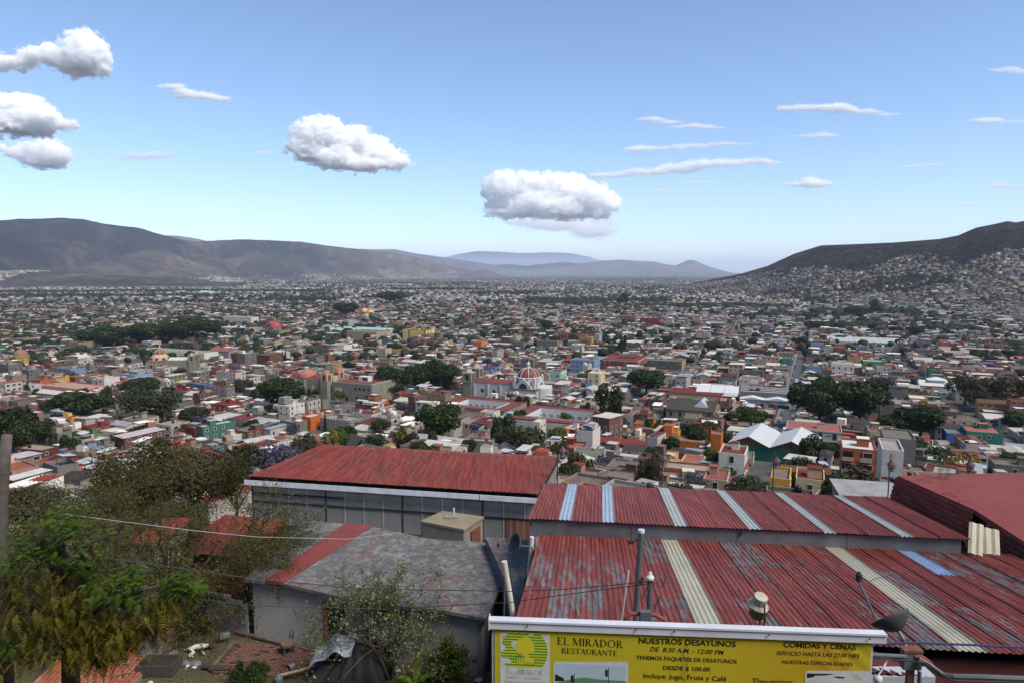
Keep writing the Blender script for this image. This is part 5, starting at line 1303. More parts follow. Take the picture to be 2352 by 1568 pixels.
M_palmtrunk = plain('palm_trunk', (.13, .11, .085), .95, .35, 3)
def cr(name, lob, n, size, seed, mat, **k):
    V, F = leaf_cloud(lob, n, size, seed, **k); return npmesh(name, V, F, mat)
CROWN = {}
for i in range(4): CROWN['laurel', i] = cr('crown', lobes_round(i+1, 13), 5200, .022, i, M_laurel)
for i in range(2): CROWN['tall', i] = cr('crown', lobes_tall(i+5), 4200, .024, 10+i, M_laurel)
for i in range(3): CROWN['olive', i] = cr('crown', lobes_round(20+i, 12), 2600, .022, 20+i, M_olive, shell=.4)
for i in range(2): CROWN['bright', i] = cr('crown', lobes_round(30+i, 11), 2400, .026, 30+i, M_bright, shell=.45)
for i in range(2): CROWN['dry', i] = cr('crown', lobes_round(40+i, 11), 1900, .018, 40+i, M_dry, shell=.25, aspect=2.2)
CROWN['jaca', 0] = cr('crown', lobes_round(50, 12), 1700, .02, 50, M_jaca, shell=.3); CROWN['jaca', 1] = cr('crown', lobes_round(51, 12), 1700, .02, 51, M_jaca, shell=.3)
CROWN['yellow', 0] = cr('crown', lobes_tall(60), 1800, .026, 60, M_yell, shell=.3, aspect=2)
CROWN['cypress', 0] = cr('crown', [(0, 0, .1+.85*k/13, .5*(1-.9*k/13)**.8*.9) for k in range(14)], 1800, .05, 61, M_laurel, flat=.3)
def trunk_mesh(seed, top=.62, r=.035, limbs=5, mat=None):
    g = random.Random(seed); mb = MB(); mb.tube([(0, 0, -.06), (.01, 0, .15), (.02, .01, .32), (0, 0, top)], [r, r*.8, r*.65, r*.3], 7)
    for i in range(limbs):
        a = g.uniform(0, 2*PI); z = g.uniform(.18, .36); mb.tube([(0, 0, z), (.12*math.cos(a), .12*math.sin(a), z+.12), (.3*math.cos(a), .3*math.sin(a), z+.3)], [r*.5, r*.36, r*.12], 5)
    return mb.mesh('trunk', mat or M_bark)
for i in range(2): CROWN['fineolive', i] = cr('crown', lobes_round(70+i, 14), 12000, .0085, 70+i, leaf_mat('dry_olive_leaf', (.022, .021, .008), (.085, .076, .026), .25, .8, .5), shell=.25)
CROWN['finedry', 0] = cr('crown', lobes_round(75, 14), 9000, .0075, 75, M_dry, shell=.2, aspect=2.5)
TRUNK = [trunk_mesh(i) for i in range(3)]
def palm_parts(seed, skirt=True):
    g = random.Random(seed); mb = MB()
    for i in range(38):
        a = g.uniform(0, 2*PI); e = g.uniform(-.6, 1.2); L = .42*g.uniform(.8, 1.1); pts = []
        for k in range(5):
            s = k/4; pts.append(Vector((math.cos(a)*math.cos(e)*L*s, math.sin(a)*math.cos(e)*L*s, .82+math.sin(e)*L*.42*s-.14*s*s)))
        side = Vector((-math.sin(a), math.cos(a), 0))
        for k in range(4):
            w0 = .045*(math.sin(PI*(k/4)*.9+.25)); w1 = .045*(math.sin(PI*((k+1)/4)*.9+.25))
            for q in (-1, 1):
                mb.face([pts[k], pts[k+1], pts[k+1]+side*q*w1*1.6-Vector((0, 0, w1*.8)), pts[k]+side*q*w0*1.6-Vector((0, 0, w0*.8))])
    return mb
PALM = palm_parts(1).mesh('fronds', M_olive); PALMY = palm_parts(2).mesh('fronds', M_yell)
PTRUNK = MB().tube([(0, 0, -.05), (.01, 0, .3), (0, .01, .6), (0, 0, .83)], [.028, .02, .018, .022], 8).mesh('trunk', M_palmtrunk)
TREES = []
def tree(label, p, w, h, kind, i=0, group=None, foot=True):
    t = thing('palm_tree' if kind.startswith('palm') else 'cypress' if kind == 'cypress' else 'tree', label, 'palm' if kind.startswith('palm') else 'tree', p, 0, group)
    ks = [k for k in CROWN if k[0] == kind]
    if kind.startswith('palm'):
        o = link('fronds', PALMY if kind == 'palmy' else PALM, t); o.scale = (w*1.15, w*1.15, h)
        o = link('trunk', PTRUNK, t); o.scale = (w*.5, w*.5, h)
    else:
        o = link('crown', CROWN[ks[i % len(ks)]], t); o.scale = (w, w, h); o.rotation_euler = (0, 0, i*1.7)
        o = link('trunk', TRUNK[i % 3], t); o.scale = (w*.9, w*.9, h)
    if foot:
        q = Vector((p.x, p.y)).normalized(); TREEFOOT.append((p.x, p.y, w*.42)); TREEFOOT.append((p.x-q.x*w*.35, p.y-q.y*w*.35, w*.34))
    TREES.append(t); return t
def seen_tree(label, x, ytop, ybase, wid, kind, group=None):
    p = onground(x, ybase); f = project(p)[2]; tree(label, p, wid/FS*f, (ybase-ytop)/FS*f*1.04, kind, len(TREES), group)
for a in [
 ('large round glossy laurel in front of the cloister', 1010, 922, 1016, 120, 'laurel'),
 ('tall dark tree with narrow top right of the cloister', 1396, 892, 992, 74, 'tall'),
 ('oval dark laurel behind the cloister roofs', 1483, 846, 908, 100, 'laurel'),
 ('leftmost broad laurel of the plaza clump', 905, 838, 908, 92, 'laurel'),
 ('second laurel from left in the plaza clump', 958, 834, 902, 84, 'laurel'),
 ('tallest laurel of the plaza clump', 1004, 824, 900, 88, 'laurel'),
 ('rightmost thin laurel of the plaza clump by the bell towers', 1036, 830, 896, 56, 'olive'),
 ('low grey shrub tree at the plaza edge', 905, 878, 912, 60, 'olive'),
 ('broad laurel in front of the terracotta domed church', 640, 866, 948, 128, 'laurel'),
 ('small dark tree against the stone church wall', 722, 890, 916, 34, 'laurel'),
 ('feathery green tree before the church towers', 752, 876, 912, 46, 'olive'),
 ('bright lime green small tree by the convent wall', 782, 894, 926, 28, 'bright'),
 ('bushy green tree below the stone church', 724, 904, 926, 36, 'bright'),
 ('broad laurel of the left clump beside white sheet roofs', 190, 896, 968, 138, 'laurel'),
 ('smaller dark tree left of the left laurel clump', 118, 918, 952, 60, 'olive'),
 ('dark green laurel above the palm at left', 328, 862, 912, 88, 'laurel'),
 ('loose olive tree left of the palm', 322, 882, 965, 90, 'olive'),
 ('brownish dense tree behind the palm', 372, 898, 975, 110, 'olive'),
 ('dark laurel right of the palm', 448, 934, 978, 80, 'laurel'),
 ('lilac blossoming tree below the dark laurel at left', 462, 950, 982, 50, 'jaca'),
 ('tall fan palm among the left trees', 391, 876, 958, 44, 'palm'),
 ('big dark tree filling the left edge', 22, 928, 1040, 120, 'laurel'),
 ('dark lower tree right of the left edge tree', 72, 966, 1052, 90, 'laurel'),
 ('left of the two huge street laurels', 1880, 862, 985, 140, 'laurel'),
 ('right of the two huge street laurels', 1972, 866, 985, 128, 'laurel'),
 ('wide dark tree beside the parking place', 2112, 926, 1012, 122, 'laurel'),
 ('low dark tree left of the wide dark tree', 2050, 952, 1010, 88, 'laurel'),
 ('round dark tree left of the sports hall', 1715, 934, 990, 104, 'laurel'),
 ('grey green round tree above the long red roof', 1196, 966, 1058, 122, 'olive'),
 ('dark conifer like tree right of the sports hall', 1866, 1008, 1074, 76, 'tall'),
 ('second dark tree right of the sports hall', 1912, 1014, 1074, 72, 'laurel'),
 ('large park tree left of the pale green block', 240, 746, 806, 104, 'laurel'),
 ('park tree right of the pale green block', 330, 742, 796, 100, 'laurel'),
 ('middle park tree with dense dark crown', 392, 740, 792, 90, 'laurel'),
 ('park tree rising highest at the right of the park', 440, 729, 784, 96, 'laurel'),
 ('rightmost park tree beside the white civic roof', 482, 733, 776, 56, 'laurel'),
 ('greyish lilac topped tree above low red roofs', 2026, 852, 912, 62, 'jaca'),
 ('green lower tree under the lilac topped one', 2028, 868, 914, 44, 'laurel'),
 ('round brown green bush tree just behind the large red roof', 864, 994, 1048, 62, 'olive'),
 ('yellow bamboo like clump behind the red roof', 918, 984, 1048, 46, 'yellow'),
 ('olive shrub right of the yellow clump', 944, 985, 1048, 44, 'olive'),
 ('bare brown tree group near the right edge, left one', 2215, 856, 930, 90, 'dry'),
 ('bare brown tree group near the right edge, middle one', 2270, 858, 942, 110, 'dry'),
 ('bare brown tree at the right edge', 2330, 858, 935, 100, 'dry'),
 ('dull green tree below the bare brown trees', 2240, 890, 945, 70, 'olive'),
 ('round dark tree by the right edge', 2328, 943, 996, 62, 'laurel'),
 ('palm beside the netted tower, leftmost of four', 2163, 1030, 1112, 34, 'palm'),
 ('palm beside the netted tower, second of four', 2186, 1038, 1112, 30, 'palmy'),
 ('palm beside the netted tower, third of four', 2205, 1032, 1112, 34, 'palmy'),
 ('palm beside the netted tower, rightmost of four', 2232, 1038, 1112, 34, 'palmy'),
 ('grey green tree near the right edge above the red slab', 2328, 1036, 1095, 70, 'olive'),
 ('left cypress of the slim pair', 650, 803, 836, 6, 'cypress'),
 ('right cypress of the slim pair', 656, 799, 836, 7, 'cypress'),
 ('slim cypress in front of the grey block house', 747, 942, 990, 9, 'cypress'),
 ('slim cypress right of the lilac tree', 490, 946, 982, 9, 'cypress'),
 ('small grey green tree above the left church roofs', 408, 842, 866, 44, 'olive'),
 ('dark bushy tree left of the broad laurel', 555, 868, 912, 62, 'olive'),
 ('round dark tree behind the convent', 803, 830, 858, 38, 'laurel'),
 ('round tree in front of the cream office', 686, 790, 812, 30, 'olive'),
 ('vine covered dark tree beside the awning house', 1638, 1034, 1102, 44, 'olive'),
 ('dark tree mass in the far valley centre', 897, 668, 700, 60, 'laurel'),
 ('dark trees left of the twin yellow domes', 795, 694, 728, 62, 'laurel'),
 ('tree behind the red palace, tall and single', 1430, 774, 812, 22, 'tall'),
 ('dark tree left of the white workshop', 1402, 776, 798, 26, 'laurel'),
 ('green tree in the middle of the palace block', 1318, 766, 792, 26, 'olive'),
 ('dark tree left of the yellow building row', 1254, 734, 764, 32, 'laurel'),
 ('round tree right of the crimson block', 1530, 768, 794, 30, 'olive'),
 ('dark tree right of the blue cube', 1836, 772, 796, 34, 'laurel'),
 ('row tree under the market sheds', 2250, 800, 826, 50, 'laurel'),
 ('twin tree on the market slope, left', 2057, 748, 772, 38, 'laurel'),
 ('twin tree on the market slope, right', 2103, 748, 774, 44, 'laurel'),
 ('hedge like dark trees before the right hill', 1900, 738, 758, 80, 'laurel'),
 ('dark river side tree, tallest below the hill', 2012, 692, 728, 40, 'tall'),
 ('dark river side tree left of the tallest', 1960, 700, 730, 50, 'olive'),
 ('eucalyptus row end beside the river', 1430, 676, 702, 30, 'tall'),
 ('round tree at left beside the blue house', 36, 874, 894, 34, 'laurel'),
 ('brown shrub above the pink wall', 118, 874, 888, 40, 'dry'),
 # slope right behind the roofs
 ('grey olive bush behind the first lamp', 1306, 1058, 1150, 60, 'olive'),
 ('bare brown bush above the upper red roof', 1330, 1030, 1130, 80, 'dry'),
 ('bright green bush behind the second lamp', 1500, 1100, 1160, 44, 'bright'),
 ('grey twiggy tree left of the second lamp', 1492, 1030, 1150, 64, 'dry'),
 ('lilac tree below the low white house', 1592, 1080, 1150, 70, 'jaca'),
 ('broad green bushes left of the yellow terrace house', 1722, 1092, 1170, 120, 'olive'),
 ('green bush between the third and fourth lamp', 1880, 1062, 1110, 50, 'olive'),
 ('dry brown scrub right of the cream house', 1960, 1066, 1160, 110, 'dry'),
 ('dull green scrub below the fourth lamp', 2010, 1096, 1170, 70, 'olive'),
 ('green bush peeking over the upper roof left', 1364, 1082, 1150, 40, 'bright'),
 ('lilac jacaranda above the left end of the large red roof', 640, 1010, 1130, 130, 'jaca'),
 ('green jacaranda left of the large red roof', 560, 1005, 1130, 110, 'olive'),
 ('brown scrub tree before the grey hut', 700, 992, 1060, 70, 'dry'),
 ('yellow green palm like shrub above the red roof', 762, 995, 1050, 40, 'yellow'),
 ('green shrub below the cypress', 772, 980, 1040, 60, 'bright'),
]: seen_tree(*a)
lay_town()
# choose the houses that show largest; they become things, the rest one mass
def visible(r):
    sx, sy, f = r['q']
    if not (-30 < sx < 2382) or sy > 1135 or sy < 620: return 0
    if sx < 560 and sy > 1060: return 0
    if 560 < sx < 1290 and sy > 1035: return 0
    return r['w']*(r['h']*.6+r['d']*.5)/(f*f)
cand = sorted((r for r in REC if 'yard' not in r and visible(r) > 0), key=lambda r: -visible(r))
NTH = 300-len([1 for l in SEEN])-4
pickd = cand[:NTH]; ids = {id(r) for r in pickd}
LANDM = [('white domed church', 1205, 880), ('terracotta domed church', 690, 870), ('ochre octagon church', 365, 825), ('brown domed church', 50, 815), ('big round laurel', 1010, 960), ('dark tall tree', 1395, 940), ('white sports hall', 1760, 1000), ('teal building', 2270, 1000),
         ('grey netted tower', 2085, 1025), ('DELFER shed', 1755, 900), ('red palace', 1440, 825), ('left laurel clump', 190, 930), ('plaza trees', 950, 870), ('street laurels', 1900, 920), ('blue banded block', 1340, 835), ('yellow inn', 1545, 1000), ('pink blank wall', 145, 885), ('cypress pair', 655, 820), ('wide dark tree', 2090, 960), ('oval laurel', 1480, 875)]
ORD = ['nearest', 'second nearest', 'third nearest', 'fourth nearest', 'fifth nearest', 'sixth nearest', 'seventh nearest', 'eighth nearest', 'ninth nearest']+[w+' nearest' for w in ('tenth', 'eleventh', 'twelfth', 'thirteenth', 'fourteenth', 'fifteenth', 'sixteenth', 'seventeenth', 'eighteenth', 'nineteenth', 'twentieth')]
NUM = {1: 'one-storey', 2: 'two-storey', 3: 'three-storey', 4: 'four-storey'}
def where(q):
    b = min(LANDM, key=lambda l: math.hypot(l[1]-q[0], (l[2]-q[1])*1.6)); dx = q[0]-b[1]; dy = q[1]-b[2]
    rel = ('right of' if dx > 0 else 'left of') if abs(dx) > abs(dy)*1.4 else ('below' if dy > 0 else 'above')
    return b, rel, math.hypot(dx, dy)
tmp = {}
for r in pickd:
    b, rel, dist = where(r['q']); rn = {'flat': 'flat', 'shed': 'sheet', 'lean': 'sheet', 'gable': 'gabled'}[r['roof']]
    tmp.setdefault((r['wall'], r['st'], r['rc'].replace('metal', 'silver'), rn, rel, b[0]), []).append((dist, r))
for key, lst in tmp.items():
    lst.sort(key=lambda t: t[0])
    for i, (dist, r) in enumerate(lst):
        wl, st, rc, rn, rel, b = key
        pre = '' if len(lst) == 1 else ORD[min(i, 19)]+' '
        r['label'] = '%s%s %s house, %s %s roof, %s the %s' % (pre, wl, NUM[st], rc, rn, rel, b)
for k, r in enumerate(pickd):
    rg = random.Random(k)
    house(r['label'], Vector((r['x'], r['y'], r['z'])), r['rz'], r['w'], r['d'], r['h'], r['wall'], r['roof'], r['rc'], r['st'], rg, rg.choice('ssstw'), 'house', True, 'house', 'houses across the town', r)
    # the record's point is the middle of the plot; the house is built from its front edge
    t = HOUSES[-1][0]; t.location = Vector((r['x'], r['y'], r['z']))-Vector((-math.sin(r['rz']), math.cos(r['rz']), 0))*(r['d']/2)
# water tanks on roofs
def add_tanks():
    rg = random.Random(5); n = 0
    for r in pickd:
        if r['roof'] != 'flat' or r['y'] > 520 or rg.random() < .45: continue
        for _ in range(rg.choice([1, 1, 2])):
            c = math.cos(r['rz']); s = math.sin(r['rz']); a = rg.uniform(-.35, .35)*r['w']; b = rg.uniform(-.35, .35)*r['d']
            x = r['x']+c*a-s*b; y = r['y']+s*a+c*b
            if any(math.hypot(x-q[0], y-q[1]) < 1.3 for q in FOOT_T): continue
            tank(x, y, r['z']+r['h']-.54, rg.choice(['black', 'black', 'beige']), None)
    D = {}
    for o, k in NTANK:
        q = project(o.location+Vector((0, 0, .6))); b, rel, dist = where(q); D.setdefault((k, rel, b[0]), []).append((dist, o))
    for (k, rel, b), l in D.items():
        l.sort(key=lambda t: t[0])
        for i, (_, o) in enumerate(l): tag(o, '%s%s rooftop water tank %s the %s' % ((ORD[min(i, 19)]+' ') if len(l) > 1 else '', k, rel, b), 'water tank', 'rooftop water tanks')
add_tanks()

# ---- mass of remaining houses: each a shell with roof deck, openings and roof clutter
class QM:
    """quads with one colour each, gathered for one big mesh"""
    def __init__(s): s.v = []; s.c = []
    def q(s, a, b, c, d, col): s.v.append((a, b, c, d)); s.c.append(col)
    def box(s, x0, y0, z0, x1, y1, z1, col, top=None):
        A = (x0, y0); B = (x1, y0); C = (x1, y1); D = (x0, y1)
        for p, r in ((A, B), (B, C), (C, D), (D, A)): s.q((*p, z0), (*r, z0), (*r, z1), (*p, z1), col)
        s.q((*A, z1), (*B, z1), (*C, z1), (*D, z1), top or col)
    def arrays(s): return np.array(s.v, np.float32).reshape(-1, 4, 3), np.array(s.c, np.float32)
ALLV = []; ALLC = []
def emit(qm, x, y, z, rz):
    V, C = qm.arrays(); c, s = math.cos(rz), math.sin(rz)
    X = V[..., 0]*c-V[..., 1]*s+x; Y = V[..., 0]*s+V[..., 1]*c+y
    ALLV.append(np.stack([X, Y, V[..., 2]+z], -1)); ALLC.append(C)
def mass_house(r, rg, lod):
    q = QM(); w, d, h = r['w'], r['d'], r['h']; c = jit(mute(WALLS[r['wall']]), .16, rg); t = jit(mute(ROOFS[r['rc']], .15, .58), .2, rg)
    x0, x1, y0, y1 = -w/2, w/2, -d/2, d/2
    if r['roof'] == 'flat' and lod < 2:
        e = .25; p = .6
        for a, b in (((x0, y0), (x1, y0)), ((x1, y0), (x1, y1)), ((x1, y1), (x0, y1)), ((x0, y1), (x0, y0))): q.q((*a, -3), (*b, -3), (*b, h), (*a, h), c)
        q.box(x0+e, y0+e, h-p-.01, x1-e, y1-e, h-p, t, t)
        q.q((x0, y0, h), (x1, y0, h), (x1, y0+e, h), (x0, y0+e, h), c); q.q((x0, y1-e, h), (x1, y1-e, h), (x1, y1, h), (x0, y1, h), c)
        q.q((x1-e, y0+e, h), (x1, y0+e, h), (x1, y1-e, h), (x1-e, y1-e, h), c); q.q((x0, y0+e, h), (x0+e, y0+e, h), (x0+e, y1-e, h), (x0, y1-e, h), c)
        q.q((x1-e, y1-e, h), (x0+e, y1-e, h), (x0+e, y1-e, h-p), (x1-e, y1-e, h-p), c); q.q((x0+e, y0+e, h-p), (x0+e, y1-e, h-p), (x0+e, y1-e, h), (x0+e, y0+e, h), c)
    elif r['roof'] == 'gable' and lod < 3:
        ri = min(w, d)*.15; o = .3
        for a, b in (((x0, y0), (x1, y0)), ((x1, y0), (x1, y1)), ((x1, y1), (x0, y1)), ((x0, y1), (x0, y0))): q.q((*a, -3), (*b, -3), (*b, h), (*a, h), c)
        if w > d:
            q.q((x0-o, y0-o, h), (x1+o, y0-o, h), (x1+o, 0, h+ri), (x0-o, 0, h+ri), t); q.q((x0-o, 0, h+ri), (x1+o, 0, h+ri), (x1+o, y1+o, h), (x0-o, y1+o, h), t)
            q.q((x1, y0, h-.01), (x1, y1, h-.01), (x1, 0, h+ri-.02), (x1, 0, h+ri-.02), c)
        else:
            q.q((x0-o, y0-o, h), (0, y0-o, h+ri), (0, y1+o, h+ri), (x0-o, y1+o, h), t); q.q((0, y0-o, h+ri), (x1+o, y0-o, h), (x1+o, y1+o, h), (0, y1+o, h+ri), t)
            q.q((x0, y0, h-.01), (x1, y0, h-.01), (0, y0, h+ri-.02), (0, y0, h+ri-.02), c)
    else:
        f = rg.uniform(-.5, .5) if r['roof'] != 'flat' else 0
        q.box(x0, y0, -3, x1, y1, h-.3, c); q.q((x0-.3, y0-.3, h-f), (x1+.3, y0-.3, h-f), (x1+.3, y1+.3, h+f), (x0-.3, y1+.3, h+f), t)
    if lod < 2:
        for s in range(r['st']):
            z = s*3.1+1.0
            n = int(w/3.2)
            for i in range(n):
                if rg.random() < .45: continue
                a = x0+(i+.5)*w/n; k = rg.uniform(.45, .8); q.q((a-k, y0-.02, z), (a+k, y0-.02, z), (a+k, y0-.02, z+1.4), (a-k, y0-.02, z+1.4), (.03, .033, .036))
            n = int(d/3.4)
            for i in range(n):
                if rg.random() < .45: continue
                a = y0+(i+.5)*d/n; k = rg.uniform(.45, .8); q.q((x1+.02, a-k, z), (x1+.02, a+k, z), (x1+.02, a+k, z+1.4), (x1+.02, a-k, z+1.4), (.03, .033, .036))
    if r['roof'] == 'flat' and lod < 3:
        for _ in range(rg.choice([0, 1, 1, 2])):
            e = rg.uniform(.9, 2.2); g = rg.uniform(.9, 2.2); a = rg.uniform(x0+e+.3, x1-e-.3) if w > 2*e+1 else 0; b = rg.uniform(y0+g+.3, y1-g-.3) if d > 2*g+1 else 0
            q.box(a-e, b-g, h-.6, a+e, b+g, h+rg.uniform(.3, 2.3), jit(WALLS[rg.choice(['white', 'grey', 'bare brick', r['wall']])], .1, rg), jit(ROOFS[rg.choice(['white', 'grey', 'metal', 'red'])], .1, rg))
        if rg.random() < .5:
            a = rg.uniform(x0+1, x1-1); b = rg.uniform(y0+1, y1-1); q.box(a-.5, b-.5, h-.5, a+.5, b+.5, h+.9, rg.choice([(.02, .02, .022), (.02, .02, .022), (.45, .4, .33)]))
        if rg.random() < .3:
            e, g = w*rg.uniform(.2, .42), d*rg.uniform(.2, .42); a = rg.uniform(x0+e, x1-e); b = rg.uniform(y0+g, y1-g); k = rg.uniform(1.6, 2.6); tc = jit(ROOFS[rg.choice(['metal', 'white', 'red', 'pale grey'])], .12, rg); f = rg.uniform(-.35, .35)
            q.q((a-e, b-g, h+k-f), (a+e, b-g, h+k-f), (a+e, b+g, h+k+f), (a-e, b+g, h+k+f), tc)
            for sx in (-1, 1):
                for sy in (-1, 1): q.box(a+sx*e*.95-.08, b+sy*g*.95-.08, h-.5, a+sx*e*.95+.08, b+sy*g*.95+.08, h+k-abs(f)*.2, (.1, .1, .1))
    emit(q, r['x'], r['y'], r['z'], r['rz'])
rg = random.Random(21)
for r in REC:
    if 'yard' in r or id(r) in ids: continue
    mass_house(r, rg, 0 if r['y'] < 600 else 1 if r['y'] < 1150 else 2)
V = np.concatenate(ALLV).reshape(-1, 3); C = np.concatenate(ALLC)
stuff(link('distant_houses', npmesh('distant_houses', V, np.arange(len(V)).reshape(-1, 4), M_stuffw, C)))

# ---- valley floor and hillsides: smaller and smaller houses
def far_houses(name, n, seed, place, size, pal, rpal):
    g = np.random.default_rng(seed); X, Y = place(g, n); n = len(X)
    Z = HT(X, Y) if name != 'slope_houses' else slopeZ(X, Y)
    w = g.uniform(*size, n); d = g.uniform(*size, n); h = g.choice([3.2, 3.4, 6.2, 6.6, 9.2], n, p=[.3, .25, .25, .14, .06]); rz = -TH+g.normal(0, .12, n)
    wc = np.array([WALLS[p] for p, _ in pal]); wp = np.array([q for _, q in pal], float); wp /= wp.sum()
    rc = np.array([ROOFS[p] for p, _ in rpal]); rp = np.array([q for _, q in rpal], float); rp /= rp.sum()
    CW = wc[g.choice(len(wc), n, p=wp)]; lum = CW @ np.array([.3, .55, .15]); CW = (CW*.6+lum[:, None]*.4)*g.uniform(.25, .62, (n, 1)); CR = rc[g.choice(len(rc), n, p=rp)]*g.uniform(.28, .72, (n, 1))
    cx = np.array([-1, 1, 1, -1])*.5; cyy = np.array([-1, -1, 1, 1])*.5
    lx = cx[None]*w[:, None]; ly = cyy[None]*d[:, None]; c, s = np.cos(rz)[:, None], np.sin(rz)[:, None]
    PX = X[:, None]+lx*c-ly*s; PY = Y[:, None]+lx*s+ly*c
    b = np.stack([PX, PY, np.repeat((Z-4)[:, None], 4, 1)], -1); t = np.stack([PX, PY, np.repeat((Z+h)[:, None], 4, 1)], -1)
    V = np.concatenate([b, t], 1).reshape(-1, 3); o = (np.arange(n)*8)[:, None, None]
    F = (np.array([[0, 1, 5, 4], [1, 2, 6, 5], [2, 3, 7, 6], [3, 0, 4, 7], [4, 5, 6, 7]])[None]+o).reshape(-1, 4)
    CC = np.stack([CW, CW, CW, CW, CR], 1).reshape(-1, 3)*np.array([1.07, 1.0, .92])
    # a dark opening on the two faces turned this way
    k = g.random(n) < .8; idx = np.where(k)[0]
    if name != 'slope_houses' and len(idx):
        a0 = b[idx, 0]*.65+b[idx, 1]*.35; a1 = b[idx, 0]*.35+b[idx, 1]*.65; dz = np.array([0, 0, 1.0]); out = np.stack([np.sin(rz[idx]), -np.cos(rz[idx]), 0*rz[idx]], -1)*.06
        lo = a0+dz*5+out; hi = a1+dz*5+out
        W_ = np.stack([lo, hi, hi+dz*1.6, lo+dz*1.6], 1).reshape(-1, 3); f2 = np.arange(len(W_)).reshape(-1, 4)+len(V)
        V = np.concatenate([V, W_]); F = np.concatenate([F, f2]); CC = np.concatenate([CC, np.full((len(f2), 3), .03)])
    return stuff(link(name, npmesh(name, V, F, M_stuffw, CC)))
def field_mask(X, Y):
    m = np.ones(len(X), bool)
    for o in OPEN: m &= ((X-o[0])/o[2])**2+((Y-o[1])/o[3])**2 > 1
    return m
def place_valley(g, n):
    Y = 1880*np.exp(g.random(n)**.9*math.log(9000/1880)); X = Y*g.uniform(-.80, .80, n)
    dn = fbm(X/650+3, Y/900, 4, 77); m = (g.random(n) < np.clip((dn-.36)*5, .03, 1)*np.clip(1.25-Y/9000, .25, 1)) & field_mask(X, Y) & (hillR(X, Y) < 1)
    m &= ~((hill_az(X, Y) < 560) & (Y > 3900))
    return X[m], Y[m]
far_houses('valley_houses', 18000, 1, place_valley, (7, 17), [('white', 44), ('grey', 22), ('cream', 8), ('tan', 8), ('terracotta', 4), ('pink', 2), ('sky blue', 2)], [('pale grey', 30), ('white', 34), ('grey', 22), ('metal', 10), ('red', 5)])
def place_hill(g, n):
    S = g.uniform(1540, 2480, n); B = np.interp(S, HR_S, HR_B); C = np.interp(S, HR_S, HR_R); T = g.random(n)**1.0*.95-.02
    Y = B+(C-B)*T; X = (S-1176)/FS*Y
    lim = np.interp(S, [1540, 1700, 1800, 1900, 1960, 2050, 2120, 2200, 2352, 2480], [.6, .78, .60, .50, .46, .60, .66, .52, .56, .5])+.10*(fbm(S/60, S*0+2, 3, 8)-.5)
    dn = fbm(X/120, Y/160, 4, 31)
    m = (T < lim) & (g.random(n) < np.clip((dn-.30)*4.5, .1, 1))
    return X[m], Y[m]
far_houses('hillside_houses', 14000, 2, place_hill, (6, 11.5), [('grey', 56), ('white', 11), ('bare brick', 14), ('cream', 8), ('tan', 8), ('sky blue', 4), ('teal', 3), ('yellow', 3), ('orange', 3), ('brick red', 4), ('purple', 2.4), ('green', 2), ('blue', 2.4)], [('grey', 46), ('pale grey', 34), ('white', 9), ('red', 5), ('metal', 6)])
LEFTM = bpy.data.objects['mountain_range'].data; FOOTM = bpy.data.objects['foothill'].data
from mathutils.bvhtree import BVHTree
def bvh(me): return BVHTree.FromPolygons([v.co for v in me.vertices], [p.vertices for p in me.polygons])
BV = [bvh(LEFTM), bvh(FOOTM)]
def slopeZ(X, Y):
    out = []
    for x, y in zip(X, Y):
        z = 0
        for b in BV:
            h = b.ray_cast(Vector((float(x), float(y), 3000)), Vector((0, 0, -1)))
            if h[0] is not None: z = max(z, h[0].z)
        out.append(z)
    return np.array(out)
def place_slope(g, n):
    S = g.uniform(-60, 1120, n); B = np.interp(S, [0, 400, 800, 1150], [4500, 5900, 8400, 13800]); C = np.interp(S, [0, 400, 800, 1150], [6900, 8300, 11000, 16000])
    T = g.random(n)**1.6*.5; Y = B+(C-B)*T; X = (S-1176)/FS*Y
    dn = fbm(X/500+7, Y/700, 4, 91); top = np.interp(S, [-60, 200, 420, 560, 700, 800, 950, 1120], [.12, .22, .16, .28, .22, .25, .5, .5])
    m = (T < top) & (g.random(n) < np.clip((dn-.42)*6, .02, 1)); return X[m], Y[m]
far_houses('slope_houses', 9000, 3, place_slope, (8, 17), [('white', 60), ('grey', 15), ('cream', 15), ('tan', 10)], [('white', 50), ('pale grey', 50)])

